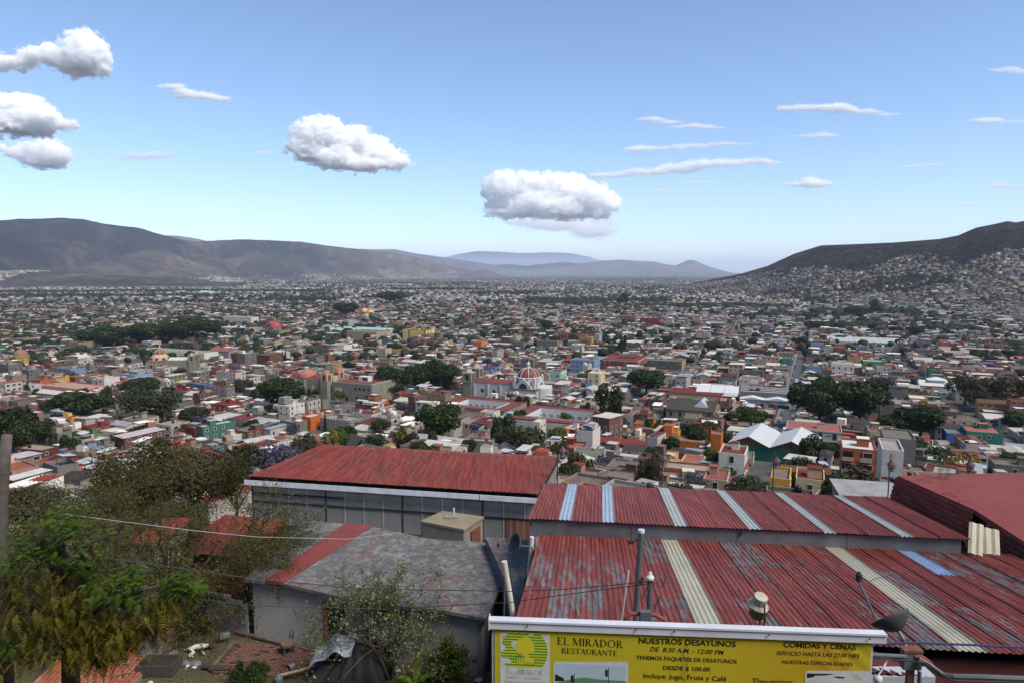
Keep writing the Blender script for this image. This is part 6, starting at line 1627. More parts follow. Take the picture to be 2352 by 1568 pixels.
# ---- the long street and its cars
def street():
    m, n, b = nodes('asphalt'); v = worldpos(n)
    n.links.new(ramp(n, noise(n, v, .7, 8, .7), [(.3, (.032, .032, .034)), (.7, (.07, .069, .068))]), b.inputs['Base Color']); b.inputs['Roughness'].default_value = .9
    us = np.arange(280, 1500, 12.0); mb = MB()
    def pt(u, v, dz): p = TA*u+TB*v; return (p.x, p.y, h1(p.x, p.y)+dz)
    for u0, u1 in zip(us, us[1:]): mb.face([pt(u0, V0-4.2, .12), pt(u0, V0+4.2, .12), pt(u1, V0+4.2, .12), pt(u1, V0-4.2, .12)][::1])
    structure(mb.build('street', m))
    for sgn in (-1, 1):
        k = MB()
        for u0, u1 in zip(us, us[1:]):
            a, b_, c, d = pt(u0, V0+sgn*4.21, .1), pt(u0, V0+sgn*5.6, .1), pt(u1, V0+sgn*5.6, .1), pt(u1, V0+sgn*4.21, .1)
            k.hexa([a, b_, c, d]+[(p[0], p[1], p[2]+.16) for p in (a, b_, c, d)])
        structure(k.build('pavement', M_conc))
    def car_parts(col, van=False):
        body = MB(); L, w = (4.3, 1.75) if not van else (6.0, 2.2); hb = .85 if not van else 1.0
        pr = [(-L/2, .35), (-L/2, hb-.1), (-L*.30, hb), (L*.45, hb-.05), (L/2, .6), (L/2, .35)] if not van else [(-L/2, .4), (-L/2, 2.5), (L*.36, 2.5), (L*.47, 1.5), (L/2, 1.1), (L/2, .4)]
        for i in range(len(pr)):
            a, b_ = pr[i], pr[(i+1) % len(pr)]; body.face([(-w/2, a[0], a[1]), (w/2, a[0], a[1]), (w/2, b_[0], b_[1]), (-w/2, b_[0], b_[1])])
        body.face([(-w/2, y, z) for y, z in pr]); body.face([(w/2, y, z) for y, z in reversed(pr)])
        bm_ = body.mesh('body', plain('car_paint_'+col[0], col[1], .3, .05, spec=.6))
        cab = MB()
        if not van:
            q0 = [(-.8, -1.7), (.8, -1.7), (.8, .75), (-.8, .75)]; q1 = [(-.62, -1.3), (.62, -1.3), (.62, .1), (-.62, .1)]
            cab.hexa([(x, y, hb-.02) for x, y in q0]+[(x, y, 1.38) for x, y in q1], 0); cm = cab.mesh('cabin', M_glass)
            rm = MB().box(-.6, -1.25, 1.37, .6, .05, 1.43).mesh('car_roof', plain('car_paint_'+col[0], col[1], .3, .05, spec=.6))
        else:
            cm = cab.box(-w/2+.1, L*.37, 1.5, w/2-.1, L*.44, 2.3).box(-w/2-.02, -L/2+.6, 1.5, w/2+.02, L*.3, 2.2).mesh('cabin', M_glass); rm = MB().box(-w/2+.1, -L/2+.1, 2.5, w/2-.1, L*.34, 2.58).mesh('car_roof', M_white)
        wm = MB().lathe([(.01, -.1), (.2, -.1), (.33, -.09), (.33, .09), (.2, .1), (.01, .1)], 10).mesh('wheel', M_iron)
        return bm_, cm, rm, wm, L, w
    cols = [('white', (.6, .6, .6)), ('silver', (.32, .33, .34)), ('black', (.02, .02, .022)), ('red', (.3, .03, .03)), ('blue', (.04, .08, .2)), ('grey', (.12, .12, .13))]
    protos = {c[0]: car_parts(c) for c in cols}; vanp = car_parts(('white', (.6, .6, .6)), True)
    rg = random.Random(3); n = 0
    ordw = ['nearest', 'second', 'third', 'fourth', 'fifth', 'sixth', 'seventh', 'eighth', 'ninth', 'tenth', 'eleventh', 'twelfth', 'thirteenth', 'fourteenth', 'fifteenth', 'sixteenth', 'seventeenth', 'eighteenth', 'nineteenth', 'twentieth']
    def add(proto, u, v, label, cat, flip):
        bm_, cm, rm, wm, L, w = proto; p = pt(u, v, .13)
        t = thing(cat, label, cat, p, -TH+(PI if flip else 0), 'vehicles along the long street')
        link('body', bm_, t); link('cabin', cm, t); link('roof', rm, t)
        for sx in (-1, 1):
            for sy in (-1, 1):
                o = link('wheel', wm, t, (sx*(w/2-.08), sy*L*.3, .33)); o.rotation_euler = (0, PI/2, 0)
    add(vanp, 352, V0+1.6, 'white van with green band driving up the street beside the white green trimmed building', 'van', True)
    add(vanp, 590, V0+1.0, 'white box van in mid street level with the mural', 'van', True)
    cnt = {}
    for side in (-1, 1):
        u = 340.0
        while u < 720 and n < 64:
            u += rg.uniform(5.4, 9)
            if side == 1 and u < 420: continue
            if rg.random() < .25: continue
            c = rg.choice(['white', 'white', 'silver', 'black', 'red', 'blue', 'grey', 'silver'])
            key = (c, side); i = cnt.get(key, 0); cnt[key] = i+1
            if i >= len(ordw): continue
            add(protos[c], u, V0+side*3.2, '%s %s car from the bottom, parked on the %s of the street' % (ordw[i], c, 'left' if side < 0 else 'right'), 'car', side > 0); n += 1
street()
# ------------------------------------------------------------------ smaller trees in yards; the far ones as one mass
def blob_protos(sub):
    out = []
    for s in range(6):
        bm = bmesh.new(); bmesh.ops.create_icosphere(bm, subdivisions=sub, radius=1)
        v = np.array([x.co for x in bm.verts]); f = np.array([[q.index for q in p.verts] for p in bm.faces]); bm.free()
        g = np.random.default_rng(s); n = np.zeros(len(v))
        for k in range(5):
            c = g.normal(size=3); c /= np.linalg.norm(c); n += np.clip((v @ c)-.35, 0, 1)*g.uniform(.2, .6)
        v = v*(.72+n+g.uniform(-.14, .14, len(v)))[:, None]; v[:, 2] *= .9; out.append((v, f))
    return out
def far_trees(name, X, Y, Z, Wd, Hh, cols, seed, mat, sub=1):
    P = blob_protos(sub); g = np.random.default_rng(seed); Vs, Fs, Cs = [], [], []; off = 0; k = g.integers(0, 6, len(X))
    for j in range(6):
        v, f = P[j]; i = np.where(k == j)[0]
        if not len(i): continue
        a = g.uniform(0, 6.28, len(i)); c, s = np.cos(a)[:, None], np.sin(a)[:, None]
        x = (v[None, :, 0]*c-v[None, :, 1]*s)*Wd[i, None]/2+X[i, None]; y = (v[None, :, 0]*s+v[None, :, 1]*c)*Wd[i, None]/2+Y[i, None]; z = (v[None, :, 2]*.5+.52)*Hh[i, None]+Z[i, None]
        V = np.stack([x, y, z], -1).reshape(-1, 3); F = (f[None]+(np.arange(len(i))*len(v))[:, None, None]).reshape(-1, 3)+off; off += len(V)
        C = np.repeat(cols[i], len(f), 0)*g.uniform(.6, 1.4, (len(i)*len(f), 1)); Vs.append(V); Fs.append(F); Cs.append(C)
    return stuff(link(name, npmesh(name, np.concatenate(Vs), np.concatenate(Fs), mat, np.concatenate(Cs))))
M_ftree = attr_mat('far_foliage', .9, .55, .5)
def yard_trees():
    rg = random.Random(9); L = []
    for r in REC:
        if 'yard' not in r: continue
        x, y = r['x']+rg.uniform(-3, 3), r['y']+rg.uniform(-3, 3); z = h1(x, y); h = rg.uniform(5, 11); q = project((x, y, z+h))
        if any((x-f[0])**2+(y-f[1])**2 < (f[2])**2 for f in TREEFOOT): continue
        if q and -20 < q[0] < 2372: L.append((x, y, z, h, h*rg.uniform(.7, 1.2), q))
    near = sorted(L, key=lambda t: t[1])
    near = [t for t in near if t[5][1] < 1135 and not (t[5][0] < 1290 and t[5][1] > 1040)][:130]; ns = set(map(id, near)); D = {}
    for t in near:
        kd = rg.choice(['laurel', 'laurel', 'olive', 'olive', 'olive', 'dry', 'jaca', 'bright', 'tall']); b, rel, dist = where(t[5]); D.setdefault((kd, rel, b[0]), []).append((dist, t))
    nm = {'laurel': 'dark green', 'olive': 'grey green', 'dry': 'bare brown', 'jaca': 'lilac flowering', 'bright': 'fresh green', 'tall': 'tall dark'}
    for (kd, rel, b), l in D.items():
        l.sort(key=lambda t: t[0])
        for i, (_, t) in enumerate(l):
            tree('%ssmall %s yard tree %s the %s' % ((ORD[min(i, 19)]+' ') if len(l) > 1 else '', nm[kd], rel, b), Vector(t[:3]), t[4], t[3], kd, i+len(TREES), 'small trees in town yards', False)
    rest = [t for t in L if id(t) not in ns]
    g = np.random.default_rng(4)
    X = [t[0] for t in rest]; Y = [t[1] for t in rest]; H = [t[3] for t in rest]; Wd = [t[4] for t in rest]
    # valley trees, groves and river bank
    n = 30000; y = 650*np.exp(g.random(n)**.8*math.log(9000/650)); x = y*g.uniform(-.8, .8, n); dn = fbm(x/420+11, y/600, 4, 55)
    m = (g.random(n) < np.clip((dn-.33)*4, .12, 1)*np.clip(y/1300, .3, 1)) & ~((hill_az(x, y) < 560) & (y > 3900)); x, y = x[m], y[m]
    bands = []
    for (sx, sy, hw, k, hh) in BANDS:
        p = onground(sx, sy); f = p.y
        bx = p.x+g.uniform(-hw, hw, k)/FS*f; by = f*(1+g.normal(0, .017, k)); bands.append((bx, by, np.full(k, hh)*g.uniform(.7, 1.4, k)))
    xs = np.concatenate([X, x]+[b[0] for b in bands]); ys = np.concatenate([Y, y]+[b[1] for b in bands])
    hs = np.concatenate([H, g.uniform(5, 12, len(x))]+[b[2] for b in bands]); ws = hs*g.uniform(.8, 1.4, len(hs))
    m = hillR(xs, ys) < 2; xs, ys, hs, ws = xs[m], ys[m], hs[m], ws[m]
    base = np.array([(.012, .022, .008), (.018, .028, .010), (.03, .034, .018), (.045, .038, .026), (.05, .045, .07)]); cols = base[g.choice(5, len(xs), p=[.4, .27, .2, .1, .03])]
    zs = HT(xs, ys); m = ys < 2300
    far_trees('town_trees', xs[m], ys[m], zs[m], ws[m], hs[m], cols[m], 1, M_ftree, 2); m = ~m
    far_trees('valley_trees', xs[m], ys[m], zs[m], ws[m], hs[m], cols[m], 3, M_ftree)
    # scrub and trees between the hillside houses
    n = 9000; S = g.uniform(1540, 2480, n); B = np.interp(S, HR_S, HR_B); C_ = np.interp(S, HR_S, HR_R); T = g.random(n)**1.2*.8; y = B+(C_-B)*T; x = (S-1176)/FS*y
    h = g.uniform(3, 8.5, n); cols = base[g.choice(5, n, p=[.35, .3, .2, .14, .01])]
    far_trees('hillside_trees', x, y, HT(x, y), h*g.uniform(.9, 1.5, n), h, cols, 2, M_ftree)
yard_trees()
# ------------------------------------------------------------------ yellow restaurant banner
BT0 = atZ(1125, 1420, 87.8); BT1 = atZ(2035, 1453, 87.8)
BX = (BT1-BT0); BLEN = BX.length; BX.normalize(); BN = Vector((BX.y, -BX.x, 0))      # BN points to the viewer
sign = thing('banner_sign', 'yellow EL MIRADOR restaurant banner hung from a white metal beam', 'sign', (BT0+BX*2.3)-Vector((0, 0, 3.2)))
SM = Matrix((BX, -BN, Vector((0, 0, 1)))).transposed().to_4x4(); SM.translation = BT0
SI = sign.matrix_basis.inverted() @ SM          # local: x along, y away from viewer, z up, origin beam top left
def bl(sx, sy):
    """frame point to banner coordinates (x along, z up)"""
    d = ray(sx, sy); o = Vector((0, 0, CZ)); t = (BT0-o).dot(BN)/d.dot(BN); p = o+d*t; return ((p-BT0).dot(BX), p.z-BT0.z)
def sp(name, mb, mat, smooth=False, parent=None):
    o = mb.build(name, mat, parent or sign, smooth=smooth)
    if parent is None: o.matrix_basis = SI
    return o
def disp(x, z):
    z = -z
    return .0022*math.sin(x*3.1+z*2)+.0007*math.sin(x*9+z*7)+.0025*math.exp(-z*9)*math.sin(x*8.5)+.0042*math.exp(-((x-4.25)**2+(z-.2)**2)*9)*math.sin((x-z)*26)+.002*math.exp(-((x-.15)**2+(z-.3)**2)*5)*math.sin((x+z*1.3)*24)
zb = bl(1500, 1455)[1]; x0 = bl(1136, 1445)[0]; x1 = bl(2002, 1475)[0]; zlow = -1.35
M_beam = plain('white_box_section', (.50, .50, .53), .45, .12, 2.5, spec=.5, dirt=(.25, .15, .1))
sp('beam', MB().box(0, -.03, -.115, BLEN, .07, 0).box(0, -.045, -.02, BLEN, -.0301, .004), M_beam)
sp('beam_end', MB().box(-.012, -.05, -.12, -.001, .075, .03), M_beam)
for x in (.45, 1.75, 2.2, 3.3, 4.45): sp('bolt', MB().box(x, -.052, -.06, x+.022, -.046, -.038), M_rust)
for a_, b_ in ((x0-.035, x0-.004), (x1+.004, x1+.03)): sp('side_post', MB().box(a_, .02, -2.6, b_, .06, -.12), M_beam)
def banner_mat():
    m, n, b = nodes('printed_yellow_vinyl'); v = coord(n)
    sx = n.nodes.new('ShaderNodeSeparateXYZ'); n.links.new(v, sx.inputs[0])
    base = ramp(n, math_(n, 'ADD', math_(n, 'DIVIDE', sx.outputs[0], 4.7), math_(n, 'MULTIPLY', sx.outputs[2], .06)), [(0, (.36, .32, .010)), (.5, (.40, .32, .010)), (.72, (.38, .26, .010)), (.83, (.40, .21, .010)), (.90, (.40, .28, .010)), (1, (.37, .33, .016))])
    g = noise(n, v, 30, 6, .7); c = mix(n, .16, base, ramp(n, g, [(.3, (.18, .15, .02)), (.7, (.6, .52, .05))]))
    n.links.new(c, b.inputs['Base Color']); b.inputs['Roughness'].default_value = .5; b.inputs['Specular IOR Level'].default_value = .3
    return m
nx, nz = 150, 44
V = []; 
for j in range(nz+1):
    for i in range(nx+1):
        x = x0+(x1-x0)*i/nx; z = -.13+(zlow+.13)*j/nz; V.append((x, disp(x, z), z))
F = [(j*(nx+1)+i, (j+1)*(nx+1)+i, (j+1)*(nx+1)+i+1, j*(nx+1)+i+1) for j in range(nz) for i in range(nx)]
cloth = link('banner_cloth', npmesh('banner_cloth', V, np.array(F), banner_mat(), smooth=True), sign); cloth.matrix_basis = SI
def onbanner(name, verts, faces, mat, lift):
    """flat print following the cloth"""
    me = bpy.data.meshes.new(name); me.from_pydata([(x, disp(x, z)-lift*.75-.0005, z) for x, z in verts], [], faces); me.materials.append(mat); me.update()
    return link(name, me, cloth)
def grid_print(name, fn, u, w, mat, lift, nu=14, nw=10):
    vs = [fn(i/nu, j/nw) for j in range(nw+1) for i in range(nu+1)]
    return onbanner(name, vs, [(j*(nu+1)+i, (j+1)*(nu+1)+i, (j+1)*(nu+1)+i+1, j*(nu+1)+i+1) for j in range(nw) for i in range(nu)], mat, lift)
def flat(name, rgb, rough=.55): return plain(name, rgb, rough, .08, 6)
INK = flat('black_ink', (.012, .012, .008)); GRN = flat('green_ink', (.03, .20, .025)); WHT = flat('white_ink', (.46, .47, .46)); YEL2 = flat('yellow_ink', (.48, .42, .02))
def banner_text(s, xa, xb, ya, yb, mat, shear=0.0, bold=0.0, hgt=None, lift=.004, name='lettering'):
    """a line of type from (xa, ya) to (xb, yb), baseline ends in frame units, cap height hgt in frame units"""
    cu = bpy.data.curves.new(name, 'FONT'); cu.body = s; cu.size = 1; cu.shear = shear; cu.offset = bold; cu.resolution_u = 3
    o = bpy.data.objects.new(name, cu); COL.objects.link(o); dg = bpy.context.evaluated_depsgraph_get(); me = bpy.data.meshes.new_from_object(o.evaluated_get(dg)); COL.objects.unlink(o); bpy.data.objects.remove(o)
    v = np.empty(len(me.vertices)*3, np.float32); me.vertices.foreach_get('co', v); v = v.reshape(-1, 3)
    return lay_text(name, v[:, 0], v[:, 1]/.729, [tuple(p.vertices) for p in me.polygons], xa, xb, ya, yb, hgt, mat, lift)
def lay_text(name, X, Z, faces, xa, xb, ya, yb, hgt, mat, lift):
    A = bl(xa, ya); B = bl(xb, yb); up = bl(xa, ya-hgt)[1]-A[1]
    X = (X-X.min())/(X.max()-X.min())
    vs = [(A[0]+(B[0]-A[0])*x, A[1]+(B[1]-A[1])*x+z*up) for x, z in zip(X, Z)]
    return onbanner(name, vs, faces, mat, lift)
# --- a small book face drawn stroke by stroke
def serif_text(s):
    V, F = [], []; pen = 0.0; T, t, sl, st = .135, .05, .075, .035
    def rect(x0, y0, x1, y1): quad([(x0, y0), (x1, y0), (x1, y1), (x0, y1)])
    def quad(p): b = len(V); V.extend((pen+x, y) for x, y in p); F.append(tuple(range(b, b+len(p))))
    def stem(x, y0=0, y1=1, w=T, s0=True, s1=True):
        rect(x, y0, x+w, y1)
        if s0: rect(x-sl, y0, x, y0+st); rect(x+w, y0, x+w+sl, y0+st)
        if s1: rect(x-sl, y1-st, x, y1); rect(x+w, y1-st, x+w+sl, y1)
    def diag(x0, y0, x1, y1, w): quad([(x0, y0), (x0+w, y0), (x1+w, y1), (x1, y1)])
    def ring(cx, cy_, rx, ry, a0, a1, wx, wy, n=14):
        for i in range(n):
            a, b = a0+(a1-a0)*i/n, a0+(a1-a0)*(i+1)/n
            quad([(cx+rx*math.cos(a), cy_+ry*math.sin(a)), (cx+rx*math.cos(b), cy_+ry*math.sin(b)), (cx+(rx-wx)*math.cos(b), cy_+(ry-wy)*math.sin(b)), (cx+(rx-wx)*math.cos(a), cy_+(ry-wy)*math.sin(a))])
    for ch in s:
        if ch == ' ': pen += .32; continue
        if ch in 'EFL':
            stem(.08, s0=(ch == 'F')); rect(0, 0, .08, st); w = .62
            if ch != 'L': rect(.21, 1-t, .58, 1); rect(.54, .82, .58, 1-t); rect(.21, .5, .45, .5+t); rect(.42, .43, .45, .62)
            if ch != 'F': rect(.21, 0, .62, t); rect(.58, t, .62, .2)
            w = .66
        elif ch == 'M':
            stem(.08, w=t); stem(.80); diag(.44, 0, .08, 1, T); diag(.44, 0, .82, 1, t); w = 1.02
        elif ch == 'N':
            stem(.08, w=t, s1=False); stem(.70, w=t, s0=False); diag(.66, 0, .06, 1, T); w = .84
        elif ch == 'I': stem(.08); w = .30
        elif ch in 'RDP':
            stem(.08)
            if ch == 'D': ring(.21, .5, .56, .5, -PI/2, PI/2, T, t); w = .84
            else: ring(.21, .74, .36, .26, -PI/2, PI/2, T*.9, t); diag(.60, 0, .28, .5, T); rect(.6, 0, .8, st); w = .74
        elif ch == 'A': diag(.04, 0, .36, 1, t); diag(.60, 0, .32, 1, T); rect(.16, .32, .58, .32+t); rect(-.04, 0, .16, st); rect(.52, 0, .82, st); w = .78
        elif ch == 'O': ring(.44, .5, .44, .52, 0, 2*PI, T, t, 22); w = .92
        elif ch == 'C': ring(.44, .5, .44, .52, .55, 2*PI-.55, T, t, 18); rect(.76, .70, .80, .95); w = .84
        elif ch == 'S': ring(.28, .74, .25, .28, .35, PI*1.5, T*.8, t*1.3, 12); ring(.28, .26, .27, .28, -PI*.85, PI/2, T*.8, t*1.3, 12); rect(.47, .72, .50, .98); rect(.03, .02, .06, .28); w = .60
        elif ch == 'T': stem(.30, s1=False); rect(0, 1-t, .74, 1); rect(0, .78, .04, 1-t); rect(.70, .78, .74, 1-t); w = .76
        elif ch == 'U': stem(.08, .3, 1, s0=False); stem(.64, .3, 1, t, s0=False); ring(.385, .3, .305, .32, PI, 2*PI, T*.8, t*1.3, 12); w = .80
        elif ch == 'Y': diag(.30, .45, .04, 1, T); diag(.36, .45, .62, 1, t); stem(.28, 0, .48, s1=False); w = .74
        else: w = .5
        pen += w+.05
    return np.array([v[0] for v in V]), np.array([v[1] for v in V]), F
def banner_serif(s, xa, xb, ya, yb, hgt, mat, lift=.004):
    X, Z, F_ = serif_text(s); return lay_text('lettering', X, Z, F_, xa, xb, ya, yb, hgt, mat, lift)
banner_serif('EL MIRADOR', 1280, 1432, 1478.5, 1487, 17, INK)
banner_serif('RESTAURANTE', 1290, 1418, 1498.5, 1505, 12.5, INK)
banner_text('NUESTROS DESAYUNOS', 1467, 1690, 1475.5, 1484, INK, 0, .022, 13)
banner_text('DE  8:30 A.M. - 12:00 PM', 1493, 1663, 1494, 1502, INK, .22, .008, 10.5)
banner_text('TENEMOS PAQUETES DE DESAYUNOS', 1461, 1692, 1512.5, 1522, INK, 0, .014, 9)
banner_text('DESDE $ 100.00', 1523, 1631, 1536.5, 1540.5, INK, 0, .014, 9.5)
banner_text('Incluye: Jugo, Fruta y Café', 1478, 1668, 1555, 1562.5, INK, 0, .01, 11)
banner_text('COMIDAS Y CENAS', 1799, 1966, 1484, 1491, INK, 0, .022, 12)
banner_text('SERVICIO HASTA LAS 23:00 HRS', 1783, 1974, 1502, 1509.5, INK, .22, .006, 9.5)
banner_text('NUESTRAS ESPECIALIDADES', 1797, 1958, 1522, 1528.5, INK, 0, .004, 8.5)
banner_text('Tlayupizzas', 1727, 1820, 1568, 1571, INK, 0, .004, 13)
# --- logo panel
def rr(xa, xb, ya, yb, r=6, n=5):
    """rounded rectangle as a fan-friendly outline in banner coordinates"""
    out = []
    for cx, cy_, a0 in ((xb-r, ya+r, -90), (xb-r, yb-r, 0), (xa+r, yb-r, 90), (xa+r, ya+r, 180)):
        for k in range(n+1): a = R(a0+90*k/n); out.append(bl(cx+r*math.cos(a), cy_+r*math.sin(a)))
    return out
def poly_print(name, pts, mat, lift): return onbanner(name, pts, [tuple(range(len(pts)))], mat, lift)
def quad_print(name, xa, xb, ya, yb, mat, lift, sl=.04):
    def fn(u, w): x = xa+(xb-xa)*u; return bl(x, ya+(yb-ya)*w+(x-xa)*sl)
    return grid_print(name, fn, 0, 0, mat, lift, 10, 8)
quad_print('logo_panel', 1149, 1263, 1452, 1640, WHT, .003)
def slant(x, y): return y+(x-1204)*.045
for k in range(15):                                       # shutters: green and yellow bands of the roundel
    ya = 1441+k*6.4; yb = ya+6.4
    if ya > 1530: break
    for h, (a, b) in enumerate(((0, .52), (.52, 1.0))):
        y0_, y1_ = ya+6.4*a, ya+6.4*b; cyy = 1494; r = 54
        def hw(y): return math.sqrt(max(0, r*r-(y-cyy)**2))
        p = []
        m0, m1 = max(y0_, cyy-r+.2), min(y1_, 1535)
        if m1 <= m0: continue
        for (sgn, yy) in ((-1, m0), (1, m0), (1, m1), (-1, m1)): x = 1204+sgn*hw(yy); p.append(bl(x, slant(x, yy)))
        poly_print('logo_band', p, GRN if h == 0 else YEL2, .0042)
arch = [(1185, 1524), (1227, 1526)]+[(1206+21*math.cos(PI*k/10), 1482-22*math.sin(PI*k/10)) for k in range(11)]
poly_print('logo_arch', [bl(x, y) for x, y in arch], YEL2, .0052)
for k in range(9): x = 1185+k*5.2; poly_print('logo_rail', [bl(x, 1507), bl(x+1.5, 1507), bl(x+1.5, 1526), bl(x, 1526)], GRN, .0060)
for y in (1506, 1524): poly_print('logo_rail', [bl(1184, y), bl(1228, y+1), bl(1228, y+3), bl(1184, y+2)], GRN, .0062)
for (cx, cyy, hh) in ((1190, 1492, 15), (1199, 1493, 14)):
    poly_print('logo_figure', [bl(cx-4, cyy+hh), bl(cx+4, cyy+hh), bl(cx+4.5, cyy+2), bl(cx+2, cyy-2), bl(cx-2, cyy-2), bl(cx-4.5, cyy+2)], GRN, .0066)
    poly_print('logo_figure', [bl(cx+2.6*math.cos(2*PI*k/10), cyy-4.5+2.8*math.sin(2*PI*k/10)) for k in range(10)], GRN, .0068)
GRY = flat('grey_green_ink', (.12, .22, .13))
banner_serif('EL MIRADOR', 1163, 1247, 1546, 1550, 12, GRY); banner_serif('CAFETERIA Y RESTAURANT', 1163, 1245, 1557, 1560, 5.5, GRY)
banner_text('"El mejor lugar para admirar Oaxaca"', 1160, 1249, 1566, 1569, GRY, .1, 0, 5)
# --- printed pictures: terrace view with lamps, dining room with fan
poly_print('picture_frame', rr(1271, 1443, 1518, 1640), WHT, .003)
quad_print('picture_sky', 1275, 1439, 1522, 1640, flat('print_sky', (.33, .42, .48)), .004)
hillp = [(1278, 1566), (1300, 1560), (1325, 1556), (1345, 1554), (1370, 1558), (1400, 1560), (1438, 1563), (1438, 1640), (1278, 1640)]
poly_print('picture_hill', [bl(x, y) for x, y in hillp], flat('print_hill', (.10, .19, .10)), .005)
for (x, y0_, y1_) in ((1397, 1532, 1590), (1318, 1545, 1590)):
    poly_print('picture_lamp', [bl(x, y0_), bl(x+1.6, y0_), bl(x+1.6, y1_), bl(x, y1_)], INK, .006)
    poly_print('picture_lamp', [bl(x-7, y0_+8), bl(x-1, y0_+8), bl(x-1, y0_+20), bl(x-7, y0_+20)], INK, .006)
    poly_print('picture_lamp', [bl(x-8, y0_+8), bl(x, y0_+8), bl(x-4, y0_+2)], INK, .0063)
poly_print('picture_hut', [bl(1275, 1546), bl(1295, 1556), bl(1295, 1562), bl(1275, 1562)], INK, .0058)
poly_print('picture_frame', rr(1849, 1999, 1539, 1650), WHT, .003)
quad_print('picture_room', 1853, 1995, 1543, 1650, flat('print_room', (.36, .42, .24)), .004)
poly_print('picture_beam', [bl(1853, 1545), bl(1920, 1546), bl(1880, 1552), bl(1853, 1556)], INK, .005)
poly_print('picture_wall', [bl(1853, 1562), bl(1995, 1564), bl(1995, 1640), bl(1853, 1640)], flat('print_wall', (.42, .42, .38)), .005)
for (a, b) in ((-12, 0), (12, 2), (-2, 3)): poly_print('picture_fan', [bl(1928, 1552), bl(1928+a, 1552+b), bl(1928+a, 1554.5+b), bl(1928, 1556)], INK, .006)
sp('tie_wire', MB().tube([(bl(1570, 1458)[0], -.02, bl(1570, 1458)[1]), (bl(1577, 1480)[0], -.03, bl(1577, 1480)[1]), (bl(1568, 1500)[0], -.02, bl(1568, 1500)[1]), (bl(1580, 1535)[0], -.03, bl(1580, 1535)[1]), (bl(1572, 1560)[0], -.02, bl(1572, 1560)[1])], .0022, 4), M_iron)
sp('tie_wire', MB().tube([(bl(1585, 1459)[0], -.02, bl(1585, 1459)[1]), (bl(1576, 1485)[0], -.03, bl(1576, 1485)[1]), (bl(1582, 1512)[0], -.02, bl(1582, 1512)[1]), (bl(1570, 1545)[0], -.03, bl(1570, 1545)[1]), (bl(1586, 1562)[0], -.02, bl(1586, 1562)[1])], .0022, 4), M_iron)
# ------------------------------------------------------------------ lamps, poles, pipes, dishes and cables
M_lampglass = plain('frosted_lamp_glass', (.46, .48, .48), .3, .1, 5)
M_brown = plain('brown_lamp_paint', (.075, .035, .03), .5, .25, 6)
def lantern(label, px, ptop, lx, ly, Y=42.0, flip=1):
    p = atY(px, ptop, Y); l = atY(lx, ly, Y-.02); g = 70.0
    t = thing('lamp_post', label, 'street lamp', (p.x, p.y, g), 0, 'terrace lantern posts'); o = Vector((p.x, p.y, g))
    d = 1 if l.x > p.x+.02 else -1; r = max(.22, abs(l.x-p.x)/2) if abs(l.x-p.x) > .1 else .22
    top = p.z-g-r; lx_ = l.x-p.x if abs(l.x-p.x) > .1 else .06
    MB().tube([(0, 0, 0), (0, 0, 2), (0, 0, top)], [.06, .05, .035], 8).build('post', M_brown, t)
    MB().tube([(abs(lx_)/2*d*(1-math.cos(PI*k/10)), 0, top+r*math.sin(PI*k/10)) for k in range(11)]+[(lx_, 0, l.z-g+.36)], .022, 6).build('crook', M_brown, t)
    c = (lx_, 0, l.z-g)
    MB().lathe([(.30, .14), (.26, .2), (.1, .34), (.05, .42), (.02, .46)], 8, c).build('cap', M_brown, t)
    MB().lathe([(.19, .14), (.15, -.24), (.05, -.3), (.01, -.31)], 8, c).build('glass', M_lampglass, t)
    for k in range(8):
        a = k*PI/4; MB().bar((c[0]+.195*math.cos(a), .195*math.sin(a), c[2]+.14), (c[0]+.155*math.cos(a), .155*math.sin(a), c[2]-.24), .025).build('glazing_bar', M_brown, t)
    MB().lathe([(.2, -.08), (.205, -.05), (.2, -.02)], 8, c).lathe([(.17, -.26), (.17, -.22), (.1, -.2)], 8, c).build('ring', M_brown, t)
    return t
lantern('lantern post left of the others, over the upper roof corner', 1281, 1012, 1292, 1039)
lantern('lantern post second from the left, over the upper red roof', 1522, 1030, 1524, 1057)
lantern('lantern post third from the left, beside the yellow terrace house', 1778, 1038, 1783, 1063)
lantern('lantern post fourth from the left, near the red slab corner', 2045, 1042, 2048, 1072)
lantern('rightmost lantern post, showing only its lantern above the red slab', 2226, 1050, 2229, 1072)

def pole(label, name, pts, r, mat, cat='pole', extra=None, Y=16.0, n=8):
    P = [atY(x, y, Y) for x, y in pts]; base = P[-1]-Vector((0, 0, 4.5))
    t = thing(name, label, cat, base); L = [p-base for p in P]
    MB().tube([(L[-1].x, L[-1].y, 0)]+L[::-1], r, n).build('shaft', mat, t)
    if extra: extra(t, L)
    return t
M_galv = plain('dull_galvanised', (.09, .095, .10), .5, .2, 4, spec=.5)
def ex1(t, L):
    MB().lathe([(.075, -.03), (.08, .0), (.075, .05), (.02, .06)], 10, L[0]).build('cap', M_white, t)
    MB().box(L[0].x-.3, L[0].y-.04, L[0].z-.28, L[0].x-.16, L[0].y+.04, L[0].z-.2).tube([L[0]+Vector((-.2, 0, -.24)), L[0]+Vector((0, 0, -.16))], .015, 5).build('bracket', M_iron, t)
    MB().lathe([(.075, -1.2), (.085, -1.15), (.075, -1.1)], 8, L[0]).build('clamp', M_iron, t)
pole('tall dark grey steel pole rising behind the white beam', 'steel_pole', [(1473, 1220), (1466, 1320), (1459, 1440)], .065, M_galv, 'pole', ex1, 15)
